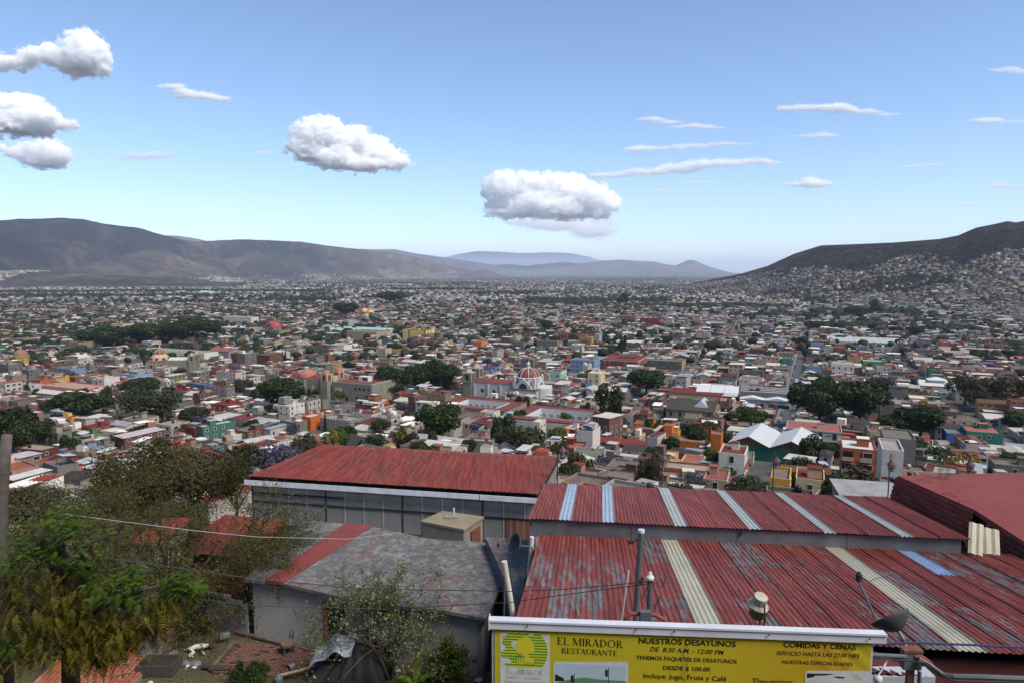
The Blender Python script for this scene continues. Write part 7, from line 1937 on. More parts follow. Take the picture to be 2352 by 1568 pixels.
def ex2(t, L):
    MB().lathe([(.09, -.06), (.09, -.02), (.05, .03), (.03, .09), (.01, .1)], 10, L[0]).build('weather_cap', M_white, t)
    MB().tube([L[0]+Vector((.02, -.05, -.1)), L[0]+Vector((.25, -.1, -.2)), L[0]+Vector((.3, -.1, -.02))], .012, 5).tube([L[0]+Vector((-.02, -.05, -.1)), L[0]+Vector((-.2, -.1, -.5)), L[0]+Vector((.0, -.1, -.85)), L[0]+Vector((.2, -.1, -.4))], .012, 5).build('service_wire', M_iron, t)
    MB().box(L[0].x-.12, L[0].y-.08, L[0].z-1.35, L[0].x+.14, L[0].y+.08, L[0].z-.95).build('junction_box', M_galv, t)
pole('electric service mast with white cap beside the steel pole', 'service_mast', [(1493, 1322), (1490, 1440)], .055, M_galv, 'mast', ex2, 14)
pole('thin white plastic pipe leaning left of the steel pole', 'plastic_pipe', [(1444, 1309), (1425, 1438)], .02, M_white, 'pipe', None, 14.5, 6)
def ex4(t, L):
    c = L[0]; f = Vector((.1, -1, -.35)).normalized()
    o = MB().lathe([(.01, -.16), (.13, -.14), (.14, .02), (.21, .1), (.2, .16), (.02, .14)], 14).build('lamp_head', plain('cream_enamel', (.36, .33, .25), .5, .15, 3), t); o.location = c+Vector((-.02, 0, .12)); o.rotation_euler = (R(-160), R(6), 0)
    o = MB().lathe([(.2, .0), (.17, .18), (.1, .26), (.01, .28)], 14).build('lens', plain('amber_lens', (.12, .10, .06), .3, .2, 5), t); o.location = c+Vector((-.02, 0, .02)); o.rotation_euler = (R(-170), R(6), 0)
    MB().tube([c+Vector((.02, -.12, -.5)), c+Vector((.02, -.22, -.1)), c+Vector((0, -.2, .16))], .016, 6).build('bracket', M_iron, t)
pole('cream floodlight on a thin post above the white beam', 'floodlight', [(1746, 1394), (1745, 1450)], .02, M_rust, 'floodlight', ex4, 13)
t = thing('conduit_bend', 'red curved conduit with grey box behind the poles', 'conduit', atY(1480, 1420, 14)-Vector((0, 0, 3)))
q = [atY(x, y, 13.6)-t.location for x, y in ((1437, 1450), (1438, 1416), (1448, 1409), (1480, 1408), (1505, 1411), (1525, 1422), (1537, 1445))]
MB().tube(q, .045, 8).build('pipe', plain('red_conduit', (.19, .05, .035), .6, .3, 5), t)
b = atY(1482, 1415, 13.5)-t.location; MB().box(b.x-.11, b.y-.07, b.z-.12, b.x+.11, b.y+.07, b.z+.12).build('box', M_galv, t)

def dish(label, c, face, rx, ry, mat, arm_to, parts, stand):
    t = thing('satellite_dish', label, 'satellite dish', stand); o = Vector(c)-Vector(stand); z = Vector(face).normalized(); x = z.cross(Vector((0, 0, 1))).normalized(); y = z.cross(x)
    M = Matrix((x, y, z)).transposed().to_4x4(); M.translation = o
    pr = [(k/6, .22*(k/6)**2) for k in range(7)]
    r = MB().lathe([(max(.01, a), b) for a, b in pr]+[(max(.01, a), b-.02) for a, b in reversed(pr)], 24, (0, 0, 0), 0, 0, 2*PI, rx, ry).build('reflector', mat, t, smooth=True); r.matrix_basis = M
    e = M @ Vector((0, ry*.98, .2)); f = M @ Vector((0, ry*.5, .85))
    MB().tube([M @ Vector((0, ry*.9, .15)), f], .018, 6).build('feed_arm', M_galv, t)
    h = MB().lathe([(.02, 0), (.05, .02), (.05, .12), (.03, .16), (.01, .17)], 10).build('feed_horn', M_iron, t); h.location = f
    MB().tube([M @ Vector((0, 0, -.02)), M @ Vector((0, 0, -.14))]+[Vector(p)-Vector(stand) for p in parts], .03, 7).build('mount', M_galv, t)
    return t
M_dish = plain('dark_grey_dish', (.05, .05, .052), .6, .2, 4); M_dishn = plain('grey_dish', (.055, .055, .058), .5, .2, 4)
c = atY(1193, 1251, 25.5)
dish('dark satellite dish on the wall left of the lower roof', c, (-.85, -.35, .3), .43, .43, M_dish, None, [c+Vector((.5, .3, -.2)), c+Vector((.55, .35, -1.0))], c+Vector((.55, .35, -1.2)))
c = atY(2062, 1446, 10.2); p1 = atY(2078, 1478, 10.1); p2 = atY(2088, 1500, 10.0); p3 = atY(2112, 1540, 9.8)
dish('grey satellite dish seen edge on beside the banner end', c, (-.32, .62, .72), .31, .31, M_dishn, None, [p1, p2, p3, p3+Vector((.05, 0, -1))], p3+Vector((.05, 0, -1)))
# white down pipes, wall pipe and thin rods between the white house and the restaurant
pole('fat cream drain pipe leaning at the corner of the white house', 'drain_pipe', [(1158, 1288), (1170, 1360), (1180, 1425)], .085, plain('cream_pipe', (.50, .46, .36), .6, .2, 2), 'pipe', None, 19.5, 10)
pole('white down pipe at the left edge of the lower red roof', 'down_pipe', [(1222, 1232), (1216, 1310)], .09, M_white, 'pipe', None, 26, 8)
pole('thin dark rod left of the dark satellite dish', 'rod', [(1162, 1213), (1168, 1260), (1174, 1330)], .022, plain('blue_black_rod', (.03, .04, .07), .5), 'rod', None, 25, 6)
pole('thin grey rod in front of the white house gable', 'rod', [(1160, 1332), (1157, 1420)], .025, M_galv, 'rod', None, 20, 6)
# pipes at the lower right
def run(label, name, pts, r, mat, cat, Y0=9.6, Y1=9.6, group=None, n=8):
    P = []
    for k, (x, y) in enumerate(pts): P.append(atY(x, y, Y0+(Y1-Y0)*k/max(1, len(pts)-1)))
    o = MB().tube([p-P[0] for p in P], r, n).build(name, mat, None, P[0]); return tag(o, label, cat, group)
run('blue painted rod stretching right from the banner end', 'rod', [(2010, 1478), (2100, 1475), (2230, 1480), (2400, 1488)], .016, plain('navy_paint', (.02, .035, .09), .5), 'rod', 9.0, 9.0)
run('thick grey conduit sagging to the lower right corner', 'conduit', [(2110, 1512), (2140, 1530), (2165, 1548), (2190, 1552), (2260, 1554), (2420, 1560)], .038, M_galv, 'conduit', 9.4, 9.0)
run('upper grey conduit leaving the banner end', 'conduit', [(1990, 1502), (2050, 1505), (2082, 1507)], .03, M_galv, 'conduit', 9.4, 9.4)
run('rusty red conduit bend right of the grey box', 'conduit', [(2100, 1506), (2118, 1508), (2135, 1520), (2150, 1540), (2162, 1550)], .03, plain('red_conduit', (.19, .05, .035), .6), 'conduit', 9.45, 9.4)
run('thin grey cable below the upper conduit', 'cable', [(1990, 1508), (2080, 1516), (2130, 1522), (2160, 1545), (2190, 1562), (2400, 1568)], .012, M_iron, 'cable', 9.3, 9.0)
t = thing('junction_box', 'rusty grey junction box on a post beside the banner end', 'junction box', atY(2092, 1512, 9.5)-Vector((0, 0, 2)))
b = Vector((0, 0, 2)); MB().box(-.13, -.06, 1.86, .13, .06, 2.12).build('box', M_galv, t); MB().box(-.14, -.07, 2.12, .14, .07, 2.16).build('lid', M_rust, t); MB().box(-.05, -.03, -1, .05, .03, 1.85).build('post', M_rust, t)
# cctv camera and lower lean-to roof by the banner
t = thing('security_camera', 'small white dome camera at the lower right of the banner', 'camera', atY(2016, 1560, 9.3)); MB().lathe([(.01, -.06), (.05, -.05), (.06, 0), (.06, .05), (.02, .07)], 12).build('housing', M_white, t, smooth=True); MB().lathe([(.01, -.085), (.03, -.08), (.035, -.05)], 10).build('lens', M_dark, t); MB().tube([(0, 0, .06), (.1, .05, .15), (.25, .2, .2)], .012, 5).build('arm', M_white, t)
t = thing('lower_annex', 'small lean-to with flaking red sheets below the banner right end', 'lean-to', atY(2030, 1568, 11)-Vector((0, 0, 3)))
pm = t.matrix_basis.inverted(); p = [atY(1990, 1488, 13), atY(2075, 1512, 12.6), atY(2092, 1552, 10.8), atY(1985, 1540, 10.8)]
X = (p[2]-p[3]).normalized(); Y_ = (p[0]-p[3]).normalized(); Z_ = X.cross(Y_).normalized(); Y_ = Z_.cross(X)
for k in range(2):
    o = link('corrugated_sheet', corr_mesh('corrugated_sheet', .82, 2.4, .16, .035, M_peel, True), t); o.matrix_basis = pm @ (Matrix.Translation(p[3]+X*(.8*k-.4)) @ Matrix((X, Y_, Z_)).transposed().to_4x4())
o = MB().box(0, .1, 0, 1.5, .4, 2).build('wall', plain('grey_blue_render', (.33, .35, .38), .8, .15, 1), t); o.matrix_basis = pm @ Matrix.Translation(p[3]+Vector((-.3, -.1, -2.1)))
# red rough ledge at the bottom right
t = thing('terrace_ledge', 'red stained concrete ledge at the lower right corner', 'ledge', atY(2220, 1545, 14)-Vector((0, 0, 3)))
q = [atZ(2075, 1518, 80.3), atZ(2700, 1520, 80.3), atZ(2700, 1640, 80.3), atZ(2110, 1640, 80.3)]
o = MB().prism([(v.x, v.y) for v in q][::-1], 76, 80.3).build('slab', M_ochre, t); o.matrix_basis = t.matrix_basis.inverted()

# --- cables
def cable(label, pts, r, mat=M_iron, sag=0.0):
    P = [atY(x, y, Y) for x, y, Y in pts]; out = []
    for a, b in zip(P, P[1:]):
        for k in range(8): s = k/8; out.append(a.lerp(b, s)-Vector((0, 0, sag*4*s*(1-s))))
    out.append(P[-1]); o = MB().tube([v-P[0] for v in out], r, 5).build('cable', mat, None, P[0]); return tag(o, label, 'cable', 'overhead cables')
cable('pale cable crossing high over the left trees to the house roof', [(150, 1180, 20), (440, 1217, 21), (588, 1232, 22), (800, 1237, 24), (920, 1222, 26)], .010, M_batten)
cable('black cable crossing mid way over the left trees', [(-20, 1240, 14), (300, 1288, 15), (588, 1329, 16), (838, 1351, 16), (1176, 1357, 15), (1300, 1352, 14.5), (1487, 1335, 14)], .010)
cable('lower black cable crossing the left trees to the mast', [(-20, 1322, 14), (300, 1358, 15), (588, 1390, 15.5), (888, 1398, 16), (1176, 1382, 15.5), (1300, 1364, 14.8), (1487, 1340, 14)], .010)
cable('thin cable along the grey panel wall', [(560, 1130, 40), (770, 1160, 40), (1000, 1188, 40), (1110, 1200, 38)], .02)
cable('thin cable lying across the lower red roof', [(1730, 1320, 20), (1770, 1335, 20), (1790, 1345, 20)], .02)
cable('hair thin cable across the yellow strip', [(1920, 1375, 18), (2010, 1328, 19), (2090, 1310, 20)], .008)
# ------------------------------------------------------------------ trees in the foreground
def grow(seed, starts, levels, spread, lens, wander, up, kids, r_end=.006):
    """stems that fork again and again; returns wood builder and twig points with directions"""
    g = random.Random(seed); wood = MB(); tips = []
    def rv(): return Vector((g.gauss(0, 1), g.gauss(0, 1), g.gauss(0, 1)))
    def go(p, d, lev, r):
        L = lens[lev]*g.uniform(.7, 1.25); n = 4; pts = [p]; q = p.copy(); dd = d.normalized(); rs = [r]
        r1 = max(r_end, r*(.62 if lev < levels else .35))
        for k in range(n):
            dd = (dd+rv()*wander+Vector((0, 0, up[lev]))*.25).normalized(); q = q+dd*(L/n); pts.append(q.copy()); rs.append(r+(r1-r)*(k+1)/n)
        wood.tube(pts, rs, 7 if lev == 0 else 5 if lev == 1 else 3, caps=False)
        if lev >= levels-1:
            for k in range(1, n+1): tips.append((pts[k], dd.copy(), lev))
        if lev < levels:
            for _ in range(g.randint(*kids[lev])):
                t = g.uniform(.35, 1.0); i = min(n-1, int(t*n)); b = pts[i].lerp(pts[i+1], t*n-i)
                go(b, (dd+rv()*spread[lev]).normalized(), lev+1, max(r_end, rs[i]*g.uniform(.5, .72)))
    for (p, d, r) in starts: go(Vector(p), Vector(d), 0, r)
    return wood, tips
def leaf_set(tips, per, size, jitter, seed, aspect=1.4, droop=0.0):
    g = np.random.default_rng(seed); P = np.array([t[0] for t in tips]); P = np.repeat(P, per, 0); n = len(P)
    P = P+g.normal(0, jitter, (n, 3)); t = g.normal(size=(n, 3)); t[:, 2] -= droop; t /= np.linalg.norm(t, axis=1, keepdims=True)
    b = np.cross(t, g.normal(size=(n, 3))); b /= np.linalg.norm(b, axis=1, keepdims=True)
    s = size*g.uniform(.6, 1.4, n)[:, None]
    V = np.stack([P, P+t*s*aspect*.5+b*s*.5, P+t*s*aspect, P+t*s*aspect*.5-b*s*.5], 1).reshape(-1, 3); return V, np.arange(4*n).reshape(-1, 4)
def fit(V, target_lo, target_hi, keep=None): return V
M_branch = plain('grey_brown_branch', (.075, .062, .05), .95, .35, 6, world=True)
M_darkbr = plain('dark_branch', (.032, .026, .022), .95, .35, 6, world=True)
M_pale = leaf_mat('pale_soft_leaf', (.07, .085, .03), (.24, .27, .12), .35, .7, 1.5, .1)
M_mesq = leaf_mat('mesquite_leaf', (.034, .037, .009), (.125, .125, .030), .3, .7, .8, .1)
M_brownleaf = leaf_mat('brownish_leaf', (.03, .022, .012), (.10, .07, .03), .25, .8, .8, .1)
M_fern = leaf_mat('fern_leaf', (.022, .044, .005), (.088, .14, .014), .35, .6, 1.2, .1)
M_ferny = leaf_mat('yellowed_fern_leaf', (.042, .040, .005), (.17, .14, .016), .35, .7, 1.2, .1)
def ftree(name, label, base, seed, starts, levels, spread, lens, wander, up, kids, woodm, leaves):
    t = thing(name, label, 'tree', base); wood, tips = grow(seed, starts, levels, spread, lens, wander, up, kids)
    wood.build('trunk', woodm, t, smooth=True)
    for (mat, per, size, jit_, asp, frac, dr) in leaves:
        g = random.Random(seed+int(size*1e4)); tp = [q for q in tips if g.random() < frac]
        V, F = leaf_set(tp, per, size, jit_, seed, asp, dr); stuffless = link('foliage', npmesh('foliage', V, F, mat), t)
    return t, tips
# pale leafed tree in front of the white house
b = atZ(897, 1556, 75.45)
ftree('tree', 'many stemmed small tree with sparse pale green leaves before the white house', b, 5,
      [((.06*math.cos(a), .06*math.sin(a), -.2), (.42*math.cos(a)*k, .42*math.sin(a)*k, 1), .075) for a, k in ((.2, .6), (1.3, .9), (2.4, .7), (3.4, 1.0), (4.4, .8), (5.5, 1.0), (0, .2))], 4,
      [.50, .52, .55, .6], [1.95, 1.7, 1.4, 1.0, .6], .13, [.25, .06, .0, -.05, -.05], [(3, 4), (3, 4), (2, 4), (2, 4)], M_branch,
      [(M_pale, 3, .075, .1, 1.3, .42, .3), (M_mesq, 2, .06, .1, 1.3, .35, .3)])
# wide dark branched tree at left
b = atZ(318, 1425, 75.6); 
ftree('tree', 'wide spreading dark branched tree with tiny olive leaves at left', b, 12,
      [((0, 0, -.2), (-.35, .1, 1), .17), ((.1, .1, -.1), (.75, -.1, .9), .15), ((.05, 0, -.1), (.2, .5, 1), .14), ((-.1, 0, 0), (-.9, .1, .9), .11)], 4,
      [.62, .6, .65, .65], [3.9, 3.2, 2.4, 1.7, 1.0], .15, [.15, .0, -.04, -.08, -.1], [(3, 5), (3, 4), (3, 4), (2, 4)], M_darkbr,
      [(M_mesq, 9, .062, .2, 1.4, .95, .3), (M_brownleaf, 4, .05, .2, 1.4, .5, .3)])
b = atZ(560, 1395, 75.6)
ftree('tree', 'olive leafed tree overhanging the patchy house roof at left', b, 23,
      [((0, 0, -.2), (-.2, .3, 1), .13), ((.1, 0, -.1), (.35, .1, .9), .11)], 4,
      [.6, .6, .65, .65], [2.9, 2.2, 1.7, 1.3, .8], .15, [.1, .0, -.06, -.1, -.1], [(3, 4), (3, 4), (3, 4), (2, 3)], M_darkbr,
      [(M_mesq, 8, .055, .16, 1.4, .95, .3), (M_brownleaf, 3, .045, .16, 1.4, .4, .3)])
b = atZ(110, 1360, 75.2)
ftree('tree', 'thin grey twigged tree at the far left behind the sprouting stump', b, 31,
      [((0, 0, -.2), (-.2, .3, 1), .13), ((.1, 0, -.1), (.4, .2, .9), .11)], 4,
      [.6, .6, .65, .65], [3.4, 2.7, 2.0, 1.5, .9], .15, [.15, .02, -.02, -.08, -.1], [(3, 4), (3, 4), (3, 4), (2, 3)], M_branch,
      [(M_mesq, 3, .06, .14, 1.4, .5, .3), (M_brownleaf, 3, .055, .14, 1.4, .5, .3)])
b = atZ(440, 1430, 75.5)
ftree('tree', 'leaning dark tree with fine olive leaves hiding the orange shed', b, 44,
      [((0, 0, -.2), (-.1, .1, 1), .14), ((.1, 0, -.1), (.55, .1, .9), .11), ((-.1, 0, -.1), (-.6, .1, .9), .11)], 4,
      [.62, .6, .65, .65], [2.8, 2.2, 1.7, 1.3, .8], .15, [.12, .0, -.05, -.09, -.1], [(3, 4), (3, 4), (3, 4), (2, 3)], M_darkbr,
      [(M_mesq, 8, .058, .18, 1.4, .95, .3), (M_brownleaf, 4, .05, .18, 1.4, .5, .3)])
# stump with sprouting fern leaves, nearest at left
def fronds(centers, n, L, seed, droop, nl=11):
    g = np.random.default_rng(seed); V = []; F = []
    C = np.array(centers); k = g.integers(0, len(C), n); P = C[k][:, :3]+g.normal(0, 1, (n, 3))*C[k][:, 3:4]*np.array([1, 1, .7])
    a = g.uniform(0, 2*PI, n); e = g.uniform(-.3, .9, n)-droop
    D = np.stack([np.cos(a)*np.cos(e), np.sin(a)*np.cos(e), np.sin(e)], -1); S = np.stack([-np.sin(a), np.cos(a), 0*a], -1); U = np.cross(D, S)
    l = L*g.uniform(.6, 1.3, n)
    for i in range(nl):
        s = (i+.5)/nl; c = P+D*(l*s)[:, None]-np.array([0, 0, 1.0])*(l*s*s*(.35+droop*.8))[:, None]
        w = l*.30*math.sin(PI*(s*.85+.12)); th = l*.5/nl
        for q in (-1, 1):
            o = S*(q*w)[:, None]-np.array([0, 0, .25])*w[:, None]
            V.append(np.stack([c-D*th[:, None], c+D*th[:, None], c+D*(th*1.4)[:, None]+o, c+D*(th*.2)[:, None]+o], 1))
    V = np.concatenate(V).reshape(-1, 3); return V, np.arange(len(V)).reshape(-1, 4)
def stump_tree():
    Y = 13.0; b = atY(162, 1640, Y); t = thing('tree', 'pollarded tree with fern like green and yellowed sprouts, nearest at left', 'tree', b)
    def P(x, y, dy=0): return atY(x, y, Y+dy)-b
    w = MB().tube([P(162, 1700), P(163, 1560), P(160, 1480), P(150, 1400), P(140, 1330)], [.2, .17, .15, .13, .12], 10)
    w.tube([P(146, 1370), P(128, 1300, .1), P(97, 1250, .2), P(86, 1212, .2)], [.12, .11, .1, .1], 9).tube([P(142, 1340), P(140, 1290), P(136, 1225)], [.12, .1, .09], 9).tube([P(150, 1400), P(190, 1340, -.2), P(213, 1262, -.3), P(219, 1244, -.3)], [.1, .08, .06, .055], 8)
    w.tube([P(160, 1440), P(250, 1385, -.4), P(330, 1352, -.6), P(372, 1345, -.7)], [.07, .05, .035, .02], 7).tube([P(155, 1440), P(60, 1390, .2), P(12, 1345, .3)], [.07, .05, .02], 7)
    w.build('trunk', plain('red_brown_bark', (.075, .045, .032), .95, .4, 5, world=True), t, smooth=True)
    gc = [(95, 1215, 0, .3), (140, 1200, 0, .26), (175, 1205, -.2, .2), (215, 1240, -.3, .24), (60, 1260, .2, .26), (20, 1260, .2, .3), (110, 1270, -.3, .2), (240, 1345, -.5, .22), (300, 1322, -.6, .16), (270, 1360, -.6, .18), (412, 1335, -.8, .15), (440, 1350, -.8, .12), (310, 1378, -.6, .14), (360, 1408, -.7, .12), (190, 1290, -.3, .16), (25, 1470, -.4, .2), (140, 1478, -.5, .14)]
    V, F = fronds([(*P(x, y, d), s) for x, y, d, s in gc], 1150, .19, 3, .25); link('foliage', npmesh('foliage', V, F, M_fern), t)
    yc = [(50, 1365, 0, .34), (120, 1372, -.2, .34), (190, 1375, -.4, .3), (20, 1420, .1, .34), (90, 1430, -.2, .32), (160, 1425, -.4, .26), (230, 1430, -.5, .26), (290, 1440, -.6, .2), (330, 1450, -.6, .18), (60, 1490, -.3, .26), (180, 1480, -.5, .2), (230, 1495, -.5, .16), (380, 1380, -.8, .13), (20, 1330, .2, .26), (150, 1320, -.2, .24), (260, 1470, -.6, .18)]
    V, F = fronds([(*P(x, y, d), s) for x, y, d, s in yc], 2300, .19, 4, .85); link('foliage', npmesh('foliage', V, F, M_ferny), t)
stump_tree()
p = atY(2, 1160, 16.5); q = atY(16, 998, 16.5)
t = thing('dead_tree', 'bare dark trunk standing at the left frame edge', 'tree', p-Vector((0, 0, 5))); MB().tube([(-.25, 0, 0), p-t.location, (p.lerp(q, .5)-t.location), q-t.location, q-t.location+Vector((.01, 0, .02))], [.2, .15, .13, .12, .03], 10).build('trunk', plain('weathered_trunk', (.10, .08, .066), .95, .4, 5, world=True), t, smooth=True)
# bushes and plants
def bush(name, label, x, y, w, h, seed, mat, n=5, size=.05, Z=75.5, woodm=None, cat='shrub', per=4):
    b = atZ(x, y, Z); t = thing(name, label, cat, b); g = random.Random(seed); k = w/1.4
    wood, tips = grow(seed, [((g.uniform(-.1, .1), g.uniform(-.1, .1), -.1), (g.uniform(-.7, .7)*k, g.uniform(-.5, .5)*k, 1), .025) for _ in range(n)], 3, [.5, .55, .6], [h*.55, h*.35, h*.25, h*.15], .14, [.2, 0, 0, 0], [(3, 5), (3, 4), (2, 3)], .004)
    wood.build('stems', woodm or M_branch, t); V, F = leaf_set(tips, per, size, .06, seed, 1.5); link('foliage', npmesh('foliage', V, F, mat), t); return t
bush('shrub', 'green leafy shrub against the grey wall right of the pale tree', 1022, 1568, 1.5, 1.7, 3, leaf_mat('shrub_leaf', (.02, .04, .006), (.085, .12, .02), .3, .6, 1, .1), 8, .055)
bush('shrub', 'low dark green shrub at the bottom left of the brick patio', 575, 1575, 1.2, 1.0, 4, leaf_mat('dark_shrub_leaf', (.01, .022, .006), (.05, .075, .016), .25, .6, 1, .1), 8, .05, 75.6)
bush('shrub', 'sparse shrub between dog and pale tree by the yard wall', 448, 1450, 1.0, 1.1, 5, M_mesq, 5, .05, 75.6)
bush('shrub', 'green weed tuft peeking over the lower right roof edge', 2335, 1512, .5, .6, 6, leaf_mat('shrub_leaf', (.02, .04, .006), (.085, .12, .02)), 4, .05, 80.4, None, 'plant', 2)
def banana():
    b = atZ(955, 1585, 75.6); t = thing('banana_plant', 'young banana plant with broad torn leaves at the bottom edge', 'plant', b); m = leaf_mat('banana_leaf', (.05, .11, .01), (.14, .24, .025), .3, .45, 3, .05); g = random.Random(2)
    for k, (a, e, L) in enumerate(((1.4, 1.35, 1.5), (.2, .75, 1.25), (2.9, .6, 1.1), (4.5, .8, .9), (5.6, .9, 1.1))):
        mb = MB(); prev = None; n = 9; s = Vector((-math.sin(a), math.cos(a), 0))
        for i in range(n+1):
            u = i/n; c = Vector((math.cos(a)*math.cos(e)*L*u, math.sin(a)*math.cos(e)*L*u, .2+math.sin(e)*L*u-.5*L*u*u*(1.4-e))); w = .17*math.sin(PI*min(1, u*.92+.06))
            cur = (c-s*w+Vector((0, 0, .05)), c, c+s*w+Vector((0, 0, .05)))
            if prev: mb.face([prev[0], prev[1], cur[1], cur[0]]); mb.face([prev[1], prev[2], cur[2], cur[1]])
            prev = cur
        mb.build('leaf', m, t)
    MB().tube([(0, 0, -.2), (0, 0, .35)], [.07, .05], 8).build('stem', plain('banana_stem', (.12, .15, .04), .8), t)
banana()
# trees standing further down the slope behind the left trees
if 'CROWN' in globals():
    for (lb, x, yt, yb, w, kd, Y) in (
        ('broad brown green tree rising behind the left branches', 330, 1000, 1190, 250, 'fineolive', 52), ('brown twiggy tree right of the broad brown green one', 455, 1005, 1190, 190, 'finedry', 50),
        ('green tree at the left end of the panel building', 545, 1030, 1230, 130, 'fineolive', 47), ('dull scrub tree at far left behind the stump', 60, 1120, 1300, 220, 'finedry', 42), ('low olive tree below the broad brown green one', 210, 1120, 1290, 210, 'fineolive', 44), ('dry scrub in front of the orange shed', 420, 1150, 1300, 200, 'fineolive', 41)):
        p = atY(x, yb, Y); p.z = h1(p.x, p.y); top = atY(x, yt, Y); tree(lb, p, w/FS*Y*1.05, top.z-p.z, kd, len(TREES), None, False)
# ------------------------------------------------------------------ yard below the white house
YZ = 75.53
def gy(sx, sy, up=0.0):
    p = atZ(sx, sy, YZ); return Vector((p.x, p.y, YZ+up))
M_paver = plain('dusty_brick_paver', (.125, .062, .045), .95, .35, 4, world=True)
# brick patio, laid in rows with dust in the joints
pt = [gy(486, 1545), gy(735, 1560), gy(735, 1496), gy(545, 1474)]
t = thing('brick_patio', 'patch of dusty red brick paving in front of the white house door', 'paving', (pt[0]+pt[2])/2)
t.location.z = YZ-.03
A = pt[0]; U = (pt[1]-pt[0]); L = U.length; U.normalize(); Vv = Vector((-U.y, U.x, 0)); D_ = (pt[3]-pt[0]).dot(Vv)
bme = MB().box(-.125, -.058, 0, .125, .058, .065).mesh('brick', M_paver); cnt = 0; g = random.Random(8)
nr = int(D_/.135)
for r in range(nr):
    for c in range(int(L/.285)):
        p = A+U*(c*.285+(r % 2)*.14+.1)+Vv*(r*.135+.07)
        if cnt >= 300 or g.random() < .06: continue
        o = link('brick', bme, t); o.location = p-t.location; o.location.z = g.uniform(-.012, .012)+.01; o.rotation_euler = (R(g.uniform(-2, 2)), R(g.uniform(-2, 2)), math.atan2(U.y, U.x)+R(g.uniform(-2.5, 2.5))); cnt += 1
# edging planks
for k, (a, b_) in enumerate(((gy(482, 1540), gy(540, 1475)), (gy(540, 1452), gy(735, 1500)))):
    o = MB().bar((a-a), (b_-a), .14, .1).build('edging_plank', plain('grey_timber', (.11, .085, .065), .95, .35, 3, world=True), None, a+Vector((0, 0, .05)))
    tag(o, ['old grey plank edging the left side of the brick patio', 'long grey plank along the foot of the white house'][k], 'plank')
def bucket(name, label, p, h, r0, r1, mat, lying=None, rim=True):
    t = thing(name, label, 'bucket', p); m = MB().lathe([(.005, 0), (r0, 0), (r1, h), (r1*1.05, h), (r1*1.05, h-.03), (r1*.95, h-.03), (r0*.93, .03), (.005, .03)], 16); o = m.build('shell', mat, t, smooth=False)
    h_ = MB().tube([(r1*math.cos(a), .02, h-.02-r1*.9*math.sin(a)) for a in [PI*k/8 for k in range(9)]], .008, 5).build('handle', M_iron, t)
    if lying is not None:
        for q in (o, h_): q.rotation_euler = (R(88), 0, lying); q.location = (0, 0, r1*.95)
    return t
M_pgrey = plain('grey_plastic', (.19, .19, .18), .6, .25, 5)
bucket('bucket', 'grey bucket standing on the dirt near the dog', gy(401, 1514), .32, .15, .18, M_pgrey)
bucket('bucket', 'grey green bucket lying on its side by the plank', gy(527, 1466), .42, .17, .19, plain('green_grey_plastic', (.09, .11, .10), .6, .3, 5), R(-60))
bucket('bucket', 'small pale bucket tipped over on the brick patio', gy(674, 1534), .28, .11, .14, M_pgrey, R(-30))
